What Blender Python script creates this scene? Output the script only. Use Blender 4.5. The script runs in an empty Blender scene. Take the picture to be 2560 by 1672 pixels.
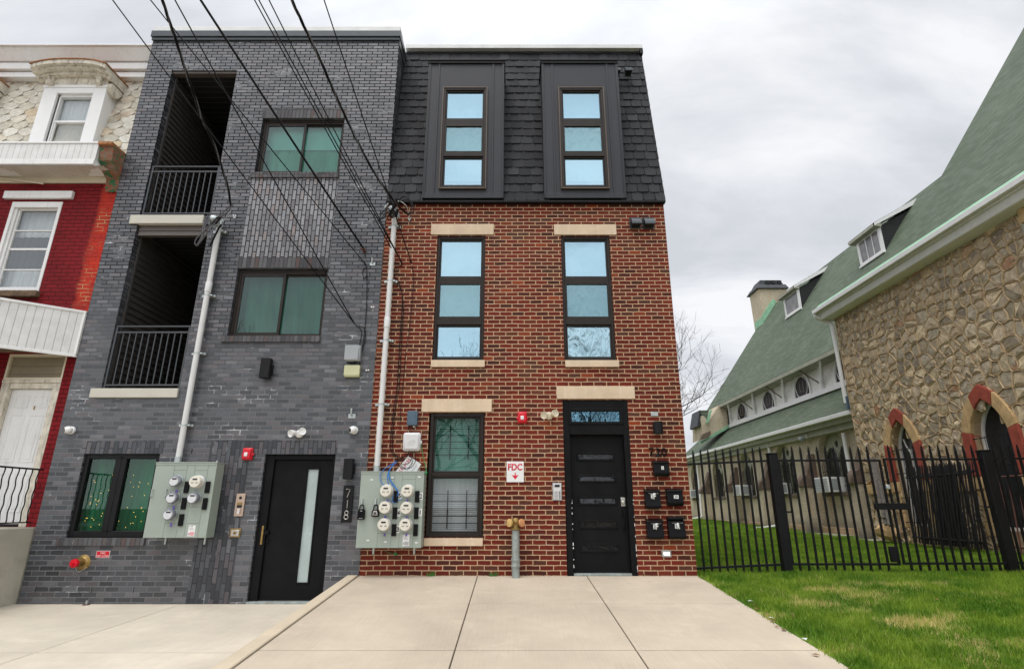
import bpy, bmesh, math, random
import numpy as np
from mathutils import Vector, Matrix
from mathutils.geometry import tessellate_polygon
random.seed(7)
rnd = random.random
def uni(a, b): return a + (b - a) * random.random()

# ------------------------------------------------------------------ camera, sky, sun, exposure
SC = bpy.context.scene
TH = math.radians(17.25)
CAMY, CAMZ, FPX = -8.6, 0.957, 1379.6
cam = bpy.data.objects.new('camera', bpy.data.cameras.new('camera'))
SC.collection.objects.link(cam)
cam.location = (0, CAMY, CAMZ)
cam.rotation_euler = (math.radians(90) + TH, 0, 0)
cam.data.sensor_width = 36
cam.data.lens = FPX / 2560 * 36
cam.data.clip_start = 0.05
cam.data.clip_end = 3000
SC.camera = cam
SC.view_settings.view_transform = 'Standard'
SC.view_settings.look = 'None'
SC.view_settings.exposure = 0.28
SC.view_settings.gamma = 1

W = bpy.data.worlds.new('World'); SC.world = W; W.use_nodes = True
wn, wl = W.node_tree.nodes, W.node_tree.links
wn.clear()
def wnode(t, **k):
    n = wn.new(t)
    for a, v in k.items(): setattr(n, a, v)
    return n
SUN_EL, SUN_AZ = math.radians(68), math.radians(215)     # azimuth measured clockwise from +y
sky = wnode('ShaderNodeTexSky', sky_type='NISHITA', sun_disc=False)
sky.sun_elevation = SUN_EL; sky.sun_rotation = SUN_AZ
tc = wnode('ShaderNodeTexCoord')
sep = wnode('ShaderNodeSeparateXYZ'); wl.new(tc.outputs['Generated'], sep.inputs[0])
# project the direction on a cloud deck
zc = wnode('ShaderNodeMath', operation='MAXIMUM'); wl.new(sep.outputs[2], zc.inputs[0]); zc.inputs[1].default_value = 0.0
za = wnode('ShaderNodeMath', operation='ADD'); wl.new(zc.outputs[0], za.inputs[0]); za.inputs[1].default_value = 0.5
dx = wnode('ShaderNodeMath', operation='DIVIDE'); wl.new(sep.outputs[0], dx.inputs[0]); wl.new(za.outputs[0], dx.inputs[1])
dy = wnode('ShaderNodeMath', operation='DIVIDE'); wl.new(sep.outputs[1], dy.inputs[0]); wl.new(za.outputs[0], dy.inputs[1])
cmb = wnode('ShaderNodeCombineXYZ'); wl.new(dx.outputs[0], cmb.inputs[0]); wl.new(dy.outputs[0], cmb.inputs[1])
mp = wnode('ShaderNodeMapping'); mp.inputs['Scale'].default_value = (0.75, 1.5, 1); mp.inputs['Location'].default_value = (2.3, 0.9, 0)
wl.new(cmb.outputs[0], mp.inputs[0])
n1 = wnode('ShaderNodeTexNoise'); n1.inputs['Scale'].default_value = 2.6; n1.inputs['Detail'].default_value = 6; n1.inputs['Roughness'].default_value = .56; n1.inputs['Distortion'].default_value = .35
wl.new(mp.outputs[0], n1.inputs['Vector'])
cr = wnode('ShaderNodeValToRGB'); wl.new(n1.outputs['Fac'], cr.inputs[0])
cr.color_ramp.elements[0].position = .37; cr.color_ramp.elements[0].color = (.56, .58, .615, 1)
cr.color_ramp.elements[1].position = .62; cr.color_ramp.elements[1].color = (.82, .825, .84, 1)
e = cr.color_ramp.elements.new(.5); e.color = (.69, .705, .735, 1)
# an overcast sky is brighter overhead and round the hidden sun
elr = wnode('ShaderNodeMapRange'); wl.new(sep.outputs[2], elr.inputs[0])
elr.inputs['From Min'].default_value = .66; elr.inputs['From Max'].default_value = .97; elr.inputs['To Min'].default_value = 1; elr.inputs['To Max'].default_value = 2.2
bck = wnode('ShaderNodeMapRange'); wl.new(sep.outputs[1], bck.inputs[0])
bck.inputs['From Min'].default_value = .35; bck.inputs['From Max'].default_value = -.6; bck.inputs['To Min'].default_value = 1; bck.inputs['To Max'].default_value = 1.75
mm = wnode('ShaderNodeMath', operation='MULTIPLY'); wl.new(elr.outputs[0], mm.inputs[0]); wl.new(bck.outputs[0], mm.inputs[1])
bg = wnode('ShaderNodeBackground'); wl.new(cr.outputs[0], bg.inputs[0]); wl.new(mm.outputs[0], bg.inputs[1])
bs = wnode('ShaderNodeBackground'); wl.new(sky.outputs[0], bs.inputs[0]); bs.inputs[1].default_value = .10
mxs = wnode('ShaderNodeMixShader'); mxs.inputs[0].default_value = .93
wl.new(bs.outputs[0], mxs.inputs[1]); wl.new(bg.outputs[0], mxs.inputs[2])
wo = wnode('ShaderNodeOutputWorld'); wl.new(mxs.outputs[0], wo.inputs[0])
sl = bpy.data.lights.new('sun', 'SUN'); sl.energy = 1.1; sl.angle = math.radians(22); sl.color = (1, .965, .91)
so = bpy.data.objects.new('sun', sl); SC.collection.objects.link(so)
sd = Vector((math.sin(SUN_AZ) * math.cos(SUN_EL), math.cos(SUN_AZ) * math.cos(SUN_EL), math.sin(SUN_EL)))
so.rotation_euler = sd.to_track_quat('Z', 'Y').to_euler(); so.location = (0, -10, 30)

# ------------------------------------------------------------------ measuring helpers (survey of the photo on known planes)
CT, ST = math.cos(TH), math.sin(TH)
CROP = {'D': (0, 0, 1.0761), 'R1': (0, 0, .3604), 'R2': (0, 420, .3218), 'R3': (0, 820, .4634), 'R4': (300, 0, .3604), 'R5': (380, 440, .3861),
        'R6': (340, 980, .3604), 'S1': (860, 980, .3089), 'S2': (940, 80, .3193), 'S3': (940, 480, .3218), 'S4': (1300, 940, .3347),
        'S5': (1660, 660, .2961), 'S6': (2000, 400, .3862), 'S7': (1700, 980, .3090), 'S8': (2100, 940, .3345), 'S': (0, 0, 1),
        'M7': (360, 1130, .1545), 'M2': (880, 1160, .14805), 'WH': (940, 480, .11586), 'WL': (480, 480, .10294), 'CB': (960, 1010, .1094),
        'CG': (1660, 960, .1287), 'MB': (1560, 1080, .206), 'IC': (560, 1200, .12876), 'PL': (840, 1000, .2062)}
def ray(tag, x, y):
    ox, oy, s = CROP[tag]
    u = (ox + x * s - 1280) / FPX; v = (836 - oy - y * s) / FPX
    return u, CT - v * ST, ST + v * CT
def P(tag, x, y, Y=0.0):                 # a point on the plane y = Y
    d = ray(tag, x, y); t = (Y - CAMY) / d[1]
    return Vector((d[0] * t, Y, CAMZ + d[2] * t))
def PX(tag, x, y, X):                    # a point on the plane x = X
    d = ray(tag, x, y); t = X / d[0]
    return Vector((X, CAMY + d[1] * t, CAMZ + d[2] * t))
def RC(tag, x0, y0, x1, y1, Y=0.0):      # x0, x1, zbottom, ztop
    a, b = P(tag, x0, y0, Y), P(tag, x1, y1, Y)
    return a.x, b.x, b.z, a.z

# ------------------------------------------------------------------ scene graph helpers
COL = SC.collection
def tag(o, label=None, cat=None, group=None, kind=None):
    if label: o['label'] = label
    if cat: o['category'] = cat
    if group: o['group'] = group
    if kind: o['kind'] = kind
    return o
OFF = {}
def thing(name, label, cat, loc=(0, 0, 0), group=None):
    o = bpy.data.objects.new(name, None); COL.objects.link(o); o.location = loc
    o.empty_display_size = .2
    OFF[o.name] = Vector(loc)
    return tag(o, label, cat, group)
def off(o): return OFF.get(o.name, Vector((0, 0, 0)))

class MB:
    def __init__(s): s.v = []; s.f = []; s.uv = []; s.mi = []; s.cur = 0
    def face(s, pts, uvs=None):
        b = len(s.v)
        pts = [Vector(p) for p in pts]
        s.v += pts; s.f.append(list(range(b, b + len(pts)))); s.mi.append(s.cur)
        s.uv.append(uvs)
        return s
    def box(s, x0, x1, y0, y1, z0, z1):
        if x0 > x1: x0, x1 = x1, x0
        if y0 > y1: y0, y1 = y1, y0
        if z0 > z1: z0, z1 = z1, z0
        return s.hexa([(x0, y0, z0), (x1, y0, z0), (x1, y1, z0), (x0, y1, z0), (x0, y0, z1), (x1, y0, z1), (x1, y1, z1), (x0, y1, z1)])
    def hexa(s, c):
        b = len(s.v); s.v += [Vector(p) for p in c]
        for q in ((0, 3, 2, 1), (4, 5, 6, 7), (0, 1, 5, 4), (1, 2, 6, 5), (2, 3, 7, 6), (3, 0, 4, 7)):
            s.f.append([b + i for i in q]); s.uv.append(None); s.mi.append(s.cur)
        return s
    def prism(s, poly, axis, a, b):
        """extrude a 2D polygon: axis 'y' -> (x,z) points between y=a..b, 'x' -> (y,z), 'z' -> (x,y)"""
        def m(p, t):
            if axis == 'y': return Vector((p[0], t, p[1]))
            if axis == 'x': return Vector((t, p[0], p[1]))
            return Vector((p[0], p[1], t))
        n = len(poly); base = len(s.v)
        s.v += [m(p, a) for p in poly] + [m(p, b) for p in poly]
        ar = sum(poly[i][0] * poly[(i + 1) % n][1] - poly[(i + 1) % n][0] * poly[i][1] for i in range(n))
        flip = (ar > 0) == (axis in 'xz')
        if b < a: flip = not flip
        def add(q):
            if not flip: q = q[::-1]
            s.f.append(q); s.uv.append(None); s.mi.append(s.cur)
        add([base + i for i in range(n)]) if False else None
        tris = tessellate_polygon([[Vector((p[0], p[1], 0)) for p in poly]])
        for t in tris:
            i, j, k = t
            pi, pj, pk = poly[i], poly[j], poly[k]
            if ((pj[0] - pi[0]) * (pk[1] - pi[1]) - (pk[0] - pi[0]) * (pj[1] - pi[1]) > 0) != (ar > 0): i, j, k = k, j, i
            add([base + k, base + j, base + i]); add([base + n + i, base + n + j, base + n + k])
        for i in range(n):
            j = (i + 1) % n
            add([base + i, base + j, base + n + j, base + n + i])
        return s
    def tube(s, pts, r, n=8, cap=True):
        pts = [Vector(p) for p in pts]
        rs = r if isinstance(r, (list, tuple)) else [r] * len(pts)
        rings = []; prev = None
        for i, p in enumerate(pts):
            d = (pts[min(i + 1, len(pts) - 1)] - pts[max(i - 1, 0)])
            if d.length < 1e-9: d = Vector((0, 0, 1))
            d.normalize()
            if prev is None:
                a = Vector((0, 0, 1)) if abs(d.z) < .9 else Vector((1, 0, 0))
                u = d.cross(a).normalized()
            else:
                u = (prev - d * prev.dot(d))
                if u.length < 1e-6: u = d.orthogonal()
                u.normalize()
            prev = u; w = d.cross(u)
            b = len(s.v)
            for k in range(n):
                an = 2 * math.pi * k / n
                s.v.append(p + (u * math.cos(an) + w * math.sin(an)) * rs[i])
            rings.append(b)
        for i in range(len(rings) - 1):
            for k in range(n):
                s.f.append([rings[i] + k, rings[i] + (k + 1) % n, rings[i + 1] + (k + 1) % n, rings[i + 1] + k]); s.uv.append(None); s.mi.append(s.cur)
        if cap:
            s.f.append([rings[0] + k for k in range(n)][::-1]); s.uv.append(None); s.mi.append(s.cur)
            s.f.append([rings[-1] + k for k in range(n)]); s.uv.append(None); s.mi.append(s.cur)
        return s
    def lathe(s, c, axis, prof, n=24):
        """prof: list of (radius, distance along axis) from c"""
        ax = Vector(axis).normalized()
        u = ax.cross(Vector((0, 0, 1)) if abs(ax.z) < .9 else Vector((1, 0, 0))).normalized(); w = ax.cross(u)
        c = Vector(c); rings = []
        for r, t in prof:
            b = len(s.v); rings.append(b)
            for k in range(n):
                an = 2 * math.pi * k / n
                s.v.append(c + ax * t + (u * math.cos(an) + w * math.sin(an)) * max(r, 1e-4))
        for i in range(len(rings) - 1):
            for k in range(n):
                s.f.append([rings[i] + k, rings[i] + (k + 1) % n, rings[i + 1] + (k + 1) % n, rings[i + 1] + k]); s.uv.append(None); s.mi.append(s.cur)
        s.f.append([rings[0] + k for k in range(n)][::-1]); s.uv.append(None); s.mi.append(s.cur)
        s.f.append([rings[-1] + k for k in range(n)]); s.uv.append(None); s.mi.append(s.cur)
        return s
    def sheet(s, outer, holes, axis, a):
        """flat sheet with polygonal holes on plane axis=a facing -axis"""
        loops = [outer] + list(holes)
        flat = [p for l in loops for p in l]
        tris = tessellate_polygon([[Vector((p[0], p[1], 0)) for p in l] for l in loops])
        base = len(s.v)
        for p in flat:
            s.v.append(Vector((p[0], a, p[1])) if axis == 'y' else Vector((a, p[0], p[1])))
        for i, j, k in tris:
            pi, pj, pk = flat[i], flat[j], flat[k]
            cw = ((pj[0] - pi[0]) * (pk[1] - pi[1]) - (pk[0] - pi[0]) * (pj[1] - pi[1]))
            if (cw > 0) != (axis == 'y'): i, j, k = k, j, i
            s.f.append([base + i, base + j, base + k]); s.uv.append(None); s.mi.append(s.cur)
        return s
    def reveal(s, loop, axis, a, b):
        n = len(loop)
        for i in range(n):
            p, q = loop[i], loop[(i + 1) % n]
            if axis == 'y': s.face([(p[0], a, p[1]), (q[0], a, q[1]), (q[0], b, q[1]), (p[0], b, p[1])])
            else: s.face([(a, p[0], p[1]), (a, q[0], q[1]), (b, q[0], q[1]), (b, p[0], p[1])])
        return s
    def build(s, name, mat, parent=None, bevel=0, sharp=38, rotuv=False, kind=None):
        me = bpy.data.meshes.new(name)
        o = bpy.data.objects.new(name, me); COL.objects.link(o)
        of = Vector((0, 0, 0))
        if parent is not None:
            o.parent = parent; of = off(parent); OFF[o.name] = of
        me.from_pydata([tuple(p - of) for p in s.v], [], s.f)
        ul = me.uv_layers.new(name='UVMap')
        data = np.zeros(len(me.loops) * 2)
        for pi, pl in enumerate(me.polygons):
            n = pl.normal; ax = max(range(3), key=lambda i: abs(n[i]))
            for li, vi in zip(pl.loop_indices, pl.vertices):
                if s.uv[pi] is not None:
                    uu = s.uv[pi][li - pl.loop_start]
                else:
                    p = s.v[vi]
                    uu = ((p.y, p.z), (p.x, p.z), (p.x, p.y))[ax]
                    if rotuv: uu = (uu[1], uu[0])
                data[2 * li] = uu[0]; data[2 * li + 1] = uu[1]
        ul.data.foreach_set('uv', data)
        mats = mat if isinstance(mat, (list, tuple)) else [mat]
        for m in mats: me.materials.append(m)
        if len(mats) > 1: me.polygons.foreach_set('material_index', s.mi)
        if sharp:
            me.polygons.foreach_set('use_smooth', [True] * len(me.polygons))
            me.set_sharp_from_angle(angle=math.radians(sharp))
        me.update()
        if bevel:
            b = o.modifiers.new('bevel', 'BEVEL'); b.width = bevel; b.segments = 2; b.limit_method = 'ANGLE'; b.angle_limit = math.radians(40)
        if kind: o['kind'] = kind
        return o

def text(body, name, mat, parent, cx, cz, y, h, w=None, depth=.002, rot=0, axis='y', shear=0, bold=0, spacing=1):
    cu = bpy.data.curves.new('t', 'FONT'); cu.body = body; cu.align_x = 'CENTER'; cu.align_y = 'CENTER'; cu.size = 1
    cu.extrude = 0; cu.offset = bold; cu.shear = shear; cu.resolution_u = 4; cu.space_character = spacing
    to = bpy.data.objects.new('t', cu); COL.objects.link(to)
    bpy.context.view_layer.update()
    dg = bpy.context.evaluated_depsgraph_get()
    me = bpy.data.meshes.new_from_object(to.evaluated_get(dg))
    bpy.data.objects.remove(to)
    xs = [v.co.x for v in me.vertices]; ys = [v.co.y for v in me.vertices]
    sx0, sx1, sy0, sy1 = min(xs), max(xs), min(ys), max(ys)
    kz = h / (sy1 - sy0); kx = w / (sx1 - sx0) if w else kz
    of = off(parent) if parent else Vector((0, 0, 0))
    c, s_ = math.cos(rot), math.sin(rot)
    for v in me.vertices:
        a = (v.co.x - (sx0 + sx1) / 2) * kx; b = (v.co.y - (sy0 + sy1) / 2) * kz
        a, b = a * c - b * s_, a * s_ + b * c
        v.co = Vector((cx + a, y, cz + b)) - of
    me.name = name
    o = bpy.data.objects.new(name, me); COL.objects.link(o)
    if parent: o.parent = parent; OFF[o.name] = of
    me.materials.clear(); me.materials.append(mat)
    if depth:
        so_ = o.modifiers.new('thick', 'SOLIDIFY'); so_.thickness = depth; so_.offset = 0
    return o

def spline(pts, n=8):
    pts = [Vector(p) for p in pts]; out = []
    q = [pts[0] * 2 - pts[1]] + pts + [pts[-1] * 2 - pts[-2]]
    for i in range(1, len(q) - 2):
        for k in range(n):
            t = k / n
            out.append(.5 * ((2 * q[i]) + (q[i + 1] - q[i - 1]) * t + (2 * q[i - 1] - 5 * q[i] + 4 * q[i + 1] - q[i + 2]) * t * t + (3 * q[i] - q[i - 1] - 3 * q[i + 1] + q[i + 2]) * t ** 3))
    out.append(pts[-1]); return out

# ------------------------------------------------------------------ materials
class NT:
    def __init__(s, name):
        s.m = bpy.data.materials.new(name); s.m.use_nodes = True
        s.t = s.m.node_tree; s.n = s.t.nodes; s.l = s.t.links
        s.b = s.n['Principled BSDF']; s.out = s.n['Material Output']
    def nd(s, t, ins=None, **k):
        n = s.n.new(t)
        for a, v in k.items(): setattr(n, a, v)
        for a, v in (ins or {}).items(): s.put(n, a, v)
        return n
    def put(s, n, a, v):
        if isinstance(v, bpy.types.NodeSocket): s.l.new(v, n.inputs[a])
        elif v is not None: n.inputs[a].default_value = v
    def uv(s): return s.nd('ShaderNodeUVMap').outputs[0]
    def obj(s): return s.nd('ShaderNodeTexCoord').outputs['Object']
    def map(s, vec, scale=(1, 1, 1), loc=(0, 0, 0), rot=(0, 0, 0)):
        return s.nd('ShaderNodeMapping', {'Vector': vec, 'Scale': scale, 'Location': loc, 'Rotation': rot}).outputs[0]
    def noise(s, vec, scale, detail=4, rough=.55, dist=0, col=False):
        n = s.nd('ShaderNodeTexNoise', {'Vector': vec, 'Scale': scale, 'Detail': detail, 'Roughness': rough, 'Distortion': dist})
        return n.outputs['Color' if col else 'Fac']
    def ramp(s, fac, stops, interp='LINEAR'):
        n = s.nd('ShaderNodeValToRGB', {'Fac': fac}); r = n.color_ramp; r.interpolation = interp
        while len(r.elements) < len(stops): r.elements.new(.5)
        for e, (p, c) in zip(r.elements, stops):
            e.position = p; e.color = (c if hasattr(c, '__len__') else (c, c, c)) + (1,) if not hasattr(c, '__len__') or len(c) == 3 else c
        return n.outputs[0]
    def math(s, op, a, b=None, c=None, clamp=False):
        n = s.nd('ShaderNodeMath', operation=op, use_clamp=clamp); s.put(n, 0, a)
        if b is not None: s.put(n, 1, b)
        if c is not None: s.put(n, 2, c)
        return n.outputs[0]
    def mix(s, fac, a, b, mode='MIX'):
        n = s.nd('ShaderNodeMix', data_type='RGBA', blend_type=mode)
        s.put(n, 0, fac)
        for i, v in ((6, a), (7, b)):
            if isinstance(v, bpy.types.NodeSocket): s.l.new(v, n.inputs[i])
            else: n.inputs[i].default_value = (*v, 1) if len(v) == 3 else v
        return n.outputs[2]
    def bump(s, h, strength, dist, normal=None):
        return s.nd('ShaderNodeBump', {'Height': h, 'Strength': strength, 'Distance': dist, 'Normal': normal}).outputs[0]
    def fin(s, col=None, rough=None, metal=None, normal=None, spec=None):
        for a, v in (('Base Color', col), ('Roughness', rough), ('Metallic', metal), ('Normal', normal), ('Specular IOR Level', spec)):
            if v is None: continue
            if isinstance(v, bpy.types.NodeSocket): s.l.new(v, s.b.inputs[a])
            elif hasattr(v, '__len__'): s.b.inputs[a].default_value = (*v, 1)
            else: s.b.inputs[a].default_value = v
        return s.m

def plain(name, col, rough=.5, metal=0, var=.12, scale=3, bump=.0, bscale=60, spec=None, streak=0, dirt=None):
    t = NT(name); v = t.obj()
    a = t.noise(v, scale, 5, .6)
    c = t.mix(t.ramp(a, [(.3, 0.0), (.7, 1.0)]), tuple(x * (1 - var) for x in col), tuple(min(1, x * (1 + var)) for x in col))
    if dirt:
        st = t.noise(t.map(v, (6, 6, .8)), 3, 5, .65)
        c = t.mix(t.ramp(st, [(.52, 0.0), (.72, dirt[1])]), c, dirt[0])
    nr = None
    if bump: nr = t.bump(t.noise(v, bscale, 4, .6), bump, .01)
    ro = t.math('ADD', t.math('MULTIPLY', t.noise(v, scale * 4, 3), .16), rough - .08, clamp=True)
    return t.fin(c, ro, metal, nr, spec)

def brick(name, pal, mortar, msize, w=.2, h=.0693, offs=.5, wob=.004, efflo=0, rough=.75, bstr=.8, streak=0, loc=(0, 0, 0), soot=None, eff_scale=.5, mvar=.25, spec=.15, coat=0, lowlight=None):
    t = NT(name); uv = t.map(t.uv(), loc=loc)
    wv = t.noise(uv, 14, 3, .6, col=True)
    sub = t.nd('ShaderNodeVectorMath', {0: wv, 1: (.5, .5, .5)}, operation='SUBTRACT').outputs[0]
    sc = t.nd('ShaderNodeVectorMath', {0: sub}, operation='SCALE'); sc.inputs['Scale'].default_value = wob * 4
    wv2 = t.noise(uv, 1.3, 2, .5, col=True)
    sub2 = t.nd('ShaderNodeVectorMath', {0: wv2, 1: (.5, .5, .5)}, operation='SUBTRACT').outputs[0]
    sc2 = t.nd('ShaderNodeVectorMath', {0: sub2}, operation='SCALE'); sc2.inputs['Scale'].default_value = wob * 3
    add = t.nd('ShaderNodeVectorMath', {0: uv, 1: sc.outputs[0]}, operation='ADD').outputs[0]
    vec = t.nd('ShaderNodeVectorMath', {0: add, 1: sc2.outputs[0]}, operation='ADD').outputs[0]
    b = t.nd('ShaderNodeTexBrick', {'Vector': vec, 'Color1': (0, 0, 0, 1), 'Color2': (1, 1, 1, 1), 'Mortar': (.5, .5, .5, 1), 'Scale': 1, 'Mortar Size': msize, 'Mortar Smooth': .25, 'Bias': 0, 'Brick Width': w, 'Row Height': h})
    b.offset = offs
    fac = b.outputs['Fac']; rv = b.outputs['Color']
    c = t.ramp(rv, pal)
    fine = t.noise(uv, 45, 5, .65)
    c = t.mix(1, c, t.ramp(fine, [(.25, (.72, .72, .72)), (.75, (1.25, 1.25, 1.25))]), 'MULTIPLY')
    big = t.noise(t.map(uv, (.6, .35, 1)), 1.1, 4, .6)
    c = t.mix(1, c, t.ramp(big, [(.3, (.76, .76, .78)), (.7, (1.2, 1.18, 1.15))]), 'MULTIPLY')
    mn = t.noise(uv, 6, 4, .6)
    mc = t.mix(t.ramp(mn, [(.3, 0.0), (.75, 1.0)]), tuple(x * (1 - mvar) for x in mortar), tuple(min(1, x * (1 + mvar)) for x in mortar))
    if lowlight:      # salts have greyed the joints of the lower storeys
        zz_ = t.nd('ShaderNodeSeparateXYZ', {0: uv}).outputs[1]
        lf = t.ramp(t.math('ADD', t.math('MULTIPLY', zz_, .1), t.math('MULTIPLY', t.noise(uv, .9, 4, .65), .5)), [(.48, 1.0), (.80, .0)])
        mc = t.mix(lf, mc, lowlight)
    if efflo:
        en = t.noise(t.map(uv, (1, 2.2, 1), (3.1, 7.7, 0)), eff_scale * 2, 5, .7)
        em = t.ramp(en, [(.56, 0.0), (.68, 1.0)])
        e2 = t.ramp(t.noise(uv, 9, 3, .6), [(.42, 0.0), (.6, 1.0)])
        mc = t.mix(t.math('MULTIPLY', t.math('MULTIPLY', em, e2), efflo), mc, (.62, .65, .66))
        c = t.mix(t.math('MULTIPLY', t.math('MULTIPLY', em, t.ramp(fine, [(.55, 0.0), (.8, .5)])), efflo * .5), c, (.45, .46, .48))
    c = t.mix(fac, c, mc)
    hh = t.math('SUBTRACT', 1, fac)
    hh = t.math('ADD', hh, t.math('MULTIPLY', fine, .35))
    hh = t.math('ADD', hh, t.math('MULTIPLY', rv, .35))
    nr = t.bump(hh, bstr, .006)
    ro = t.math('ADD', t.math('MULTIPLY', fine, .25), rough - .12, clamp=True)
    ro = t.math('ADD', ro, t.math('MULTIPLY', fac, .5), clamp=True)
    spec = t.math('MULTIPLY', t.math('SUBTRACT', 1, fac), spec)
    if coat: t.b.inputs['Coat Weight'].default_value = coat; t.b.inputs['Coat Roughness'].default_value = .3
    return t.fin(c, ro, 0, nr, spec)

def srgb(r, g, b):
    f = lambda c: (c / 255 / 12.92) if c / 255 <= .04045 else ((c / 255 + .055) / 1.055) ** 2.4
    return (f(r), f(g), f(b))

M = {}
M['red_brick'] = brick('red_brick', [(0, (.055, .018, .013)), (.2, (.105, .017, .011)), (.5, (.155, .021, .012)), (.75, (.135, .026, .015)), (.92, (.080, .034, .022)), (1, (.25, .045, .016))],
                       (.50, .335, .205), .0076, wob=.0042, efflo=.30, rough=.7, bstr=.9, eff_scale=.8, mvar=.14)
DKP = [(0, (.018, .021, .028)), (.3, (.033, .037, .046)), (.65, (.066, .073, .086)), (.85, (.078, .066, .073)), (1, (.115, .121, .137))]
M['grey_brick'] = brick('grey_brick', DKP, (.012, .012, .013), .0078, wob=.0018, efflo=1, rough=.42, bstr=1, spec=.85, mvar=.3, coat=0, lowlight=(.16, .164, .168))
SLP = [(0, (.06, .06, .066)), (.4, (.095, .09, .095)), (.7, (.115, .12, .125)), (1, (.10, .068, .062))]
M['grey_brick_soldier'] = brick('grey_brick_soldier', SLP, (.06, .062, .064), .0055, w=.2, h=.0693, offs=0, wob=.0014, efflo=.6, rough=.5)
M['grey_brick_vertical'] = brick('grey_brick_vertical', [(0, (.10, .094, .10)), (.4, (.15, .153, .168)), (.8, (.22, .226, .245)), (1, (.18, .145, .138))], (.032, .032, .034), .0085, w=.2, h=.0693, wob=.002, efflo=.3, rough=.42, bstr=1, spec=.7)
M['grey_brick_low'] = brick('grey_brick_low', DKP, (.055, .056, .058), .0060, w=.2, h=.0693, wob=.0018, efflo=.9, rough=.42, bstr=1, spec=.6)
# painted brick of the row house: crimson with a strip where the old orange red and mortar show
def painted():
    t = NT('painted_brick'); uv = t.uv()
    b = t.nd('ShaderNodeTexBrick', {'Vector': t.nd('ShaderNodeVectorMath', {0: uv, 1: t.map(t.noise(uv, 12, 2, .5, col=True), (.012, .012, 0))}, operation='ADD').outputs[0], 'Color1': (0, 0, 0, 1), 'Color2': (1, 1, 1, 1), 'Mortar': (.5, .5, .5, 1), 'Scale': 1, 'Mortar Size': .008, 'Mortar Smooth': .5, 'Brick Width': .21, 'Row Height': .072})
    sepx = t.nd('ShaderNodeSeparateXYZ', {0: uv}).outputs
    n = t.noise(uv, 4, 5, .65)
    edge = t.math('ADD', sepx[0], t.math('MULTIPLY', t.math('SUBTRACT', n, .5), .32))
    strip = t.math('MULTIPLY', t.ramp(t.math('ADD', edge, 8.0), [(.64, 0.0), (.72, 1.0)]), t.ramp(t.math('MULTIPLY', t.math('ADD', sepx[1], t.math('MULTIPLY', n, .6)), .2), [(.74, 0.0), (.78, 1.0)]))
    base = t.mix(t.ramp(t.noise(uv, 2.2, 5, .6), [(.3, 0.0), (.7, 1.0)]), (.135, .006, .009), (.22, .010, .014))
    orange = t.mix(t.ramp(n, [(.35, 0.0), (.65, 1.0)]), (.50, .035, .016), (.30, .026, .02))
    c = t.mix(strip, base, orange)
    worn = t.math('MULTIPLY', t.math('MULTIPLY', strip, b.outputs['Fac']), t.ramp(t.noise(uv, 3, 4), [(.46, 0.0), (.6, .8)]))
    c = t.mix(worn, c, (.6, .42, .2))
    c = t.mix(1, c, t.ramp(t.math('MULTIPLY', b.outputs['Fac'], t.math('SUBTRACT', 1, strip)), [(0, (1.0, 1.0, 1.0)), (1, (.5, .5, .5))]), 'MULTIPLY')
    c = t.mix(1, c, t.ramp(t.noise(uv, 40, 4), [(.3, (.85, .85, .85)), (.7, (1.12, 1.12, 1.12))]), 'MULTIPLY')
    h = t.math('ADD', t.math('SUBTRACT', 1, b.outputs['Fac']), t.math('MULTIPLY', t.noise(uv, 30, 4), .5))
    return t.fin(c, .6, 0, t.bump(h, 1, .010), .12)
M['painted_brick'] = painted()
M['limestone'] = plain('limestone', (.60, .47, .33), .85, var=.12, scale=3, bump=.35, bscale=70, dirt=((.68, .58, .46), .6))
M['pale_sill'] = plain('pale_sill', (.50, .48, .41), .7, var=.06, bump=.1)
M['bronze'] = plain('bronze', (.020, .015, .012), .42, var=.2, scale=8, spec=.25)
M['bronze_light'] = plain('bronze_light', (.075, .052, .034), .35, var=.2, scale=8)
M['taupe'] = plain('taupe', (.085, .068, .058), .5, var=.1)
M['black'] = plain('black', (.009, .009, .010), .45, var=.2, scale=6, spec=.2)
M['black_door'] = plain('black_door', (.0075, .0075, .0082), .5, var=.3, scale=4, bump=.05, bscale=120, spec=.1)
M['black_gloss'] = plain('black_gloss', (.004, .004, .005), .3, var=.1, scale=5, spec=.15)
M['iron'] = plain('iron', (.006, .006, .007), .5, var=.3, scale=9, bump=.15, bscale=150, spec=.2)
M['rusty_iron'] = plain('rusty_iron', (.085, .028, .020), .8, var=.45, scale=7, bump=.3, bscale=90)
M['metal_dark'] = plain('metal_dark', (.028, .029, .035), .45, var=.10, scale=1.2, dirt=((.036, .037, .042), .6), spec=.3)
M['cap_metal'] = plain('cap_metal', (.042, .050, .058), .32, var=.15, scale=2, metal=.2)
M['cap_pale'] = plain('cap_pale', (.62, .63, .61), .5, var=.1)
M['railing'] = plain('railing', (.040, .045, .050), .38, var=.1)
M['white'] = plain('white', (.72, .72, .71), .45, var=.05, scale=2, dirt=((.52, .51, .48), .45))
M['white_clean'] = plain('white_clean', (.74, .74, .73), .35, var=.03)
M['pvc'] = plain('pvc', (.62, .62, .61), .42, var=.04, dirt=((.48, .48, .47), .4))
M['vinyl'] = plain('vinyl', (.66, .66, .65), .5, var=.05, dirt=((.50, .50, .48), .55))
M['peeling'] = plain('peeling', (.60, .56, .47), .8, var=.25, scale=9, bump=.6, bscale=35, dirt=((.19, .13, .09), .9))
M['rotten'] = plain('rotten', (.13, .085, .05), .95, var=.5, scale=12, bump=1, bscale=40)
M['rust_edge'] = plain('rust_edge', (.30, .13, .05), .9, var=.5, scale=14, bump=.5)
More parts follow.
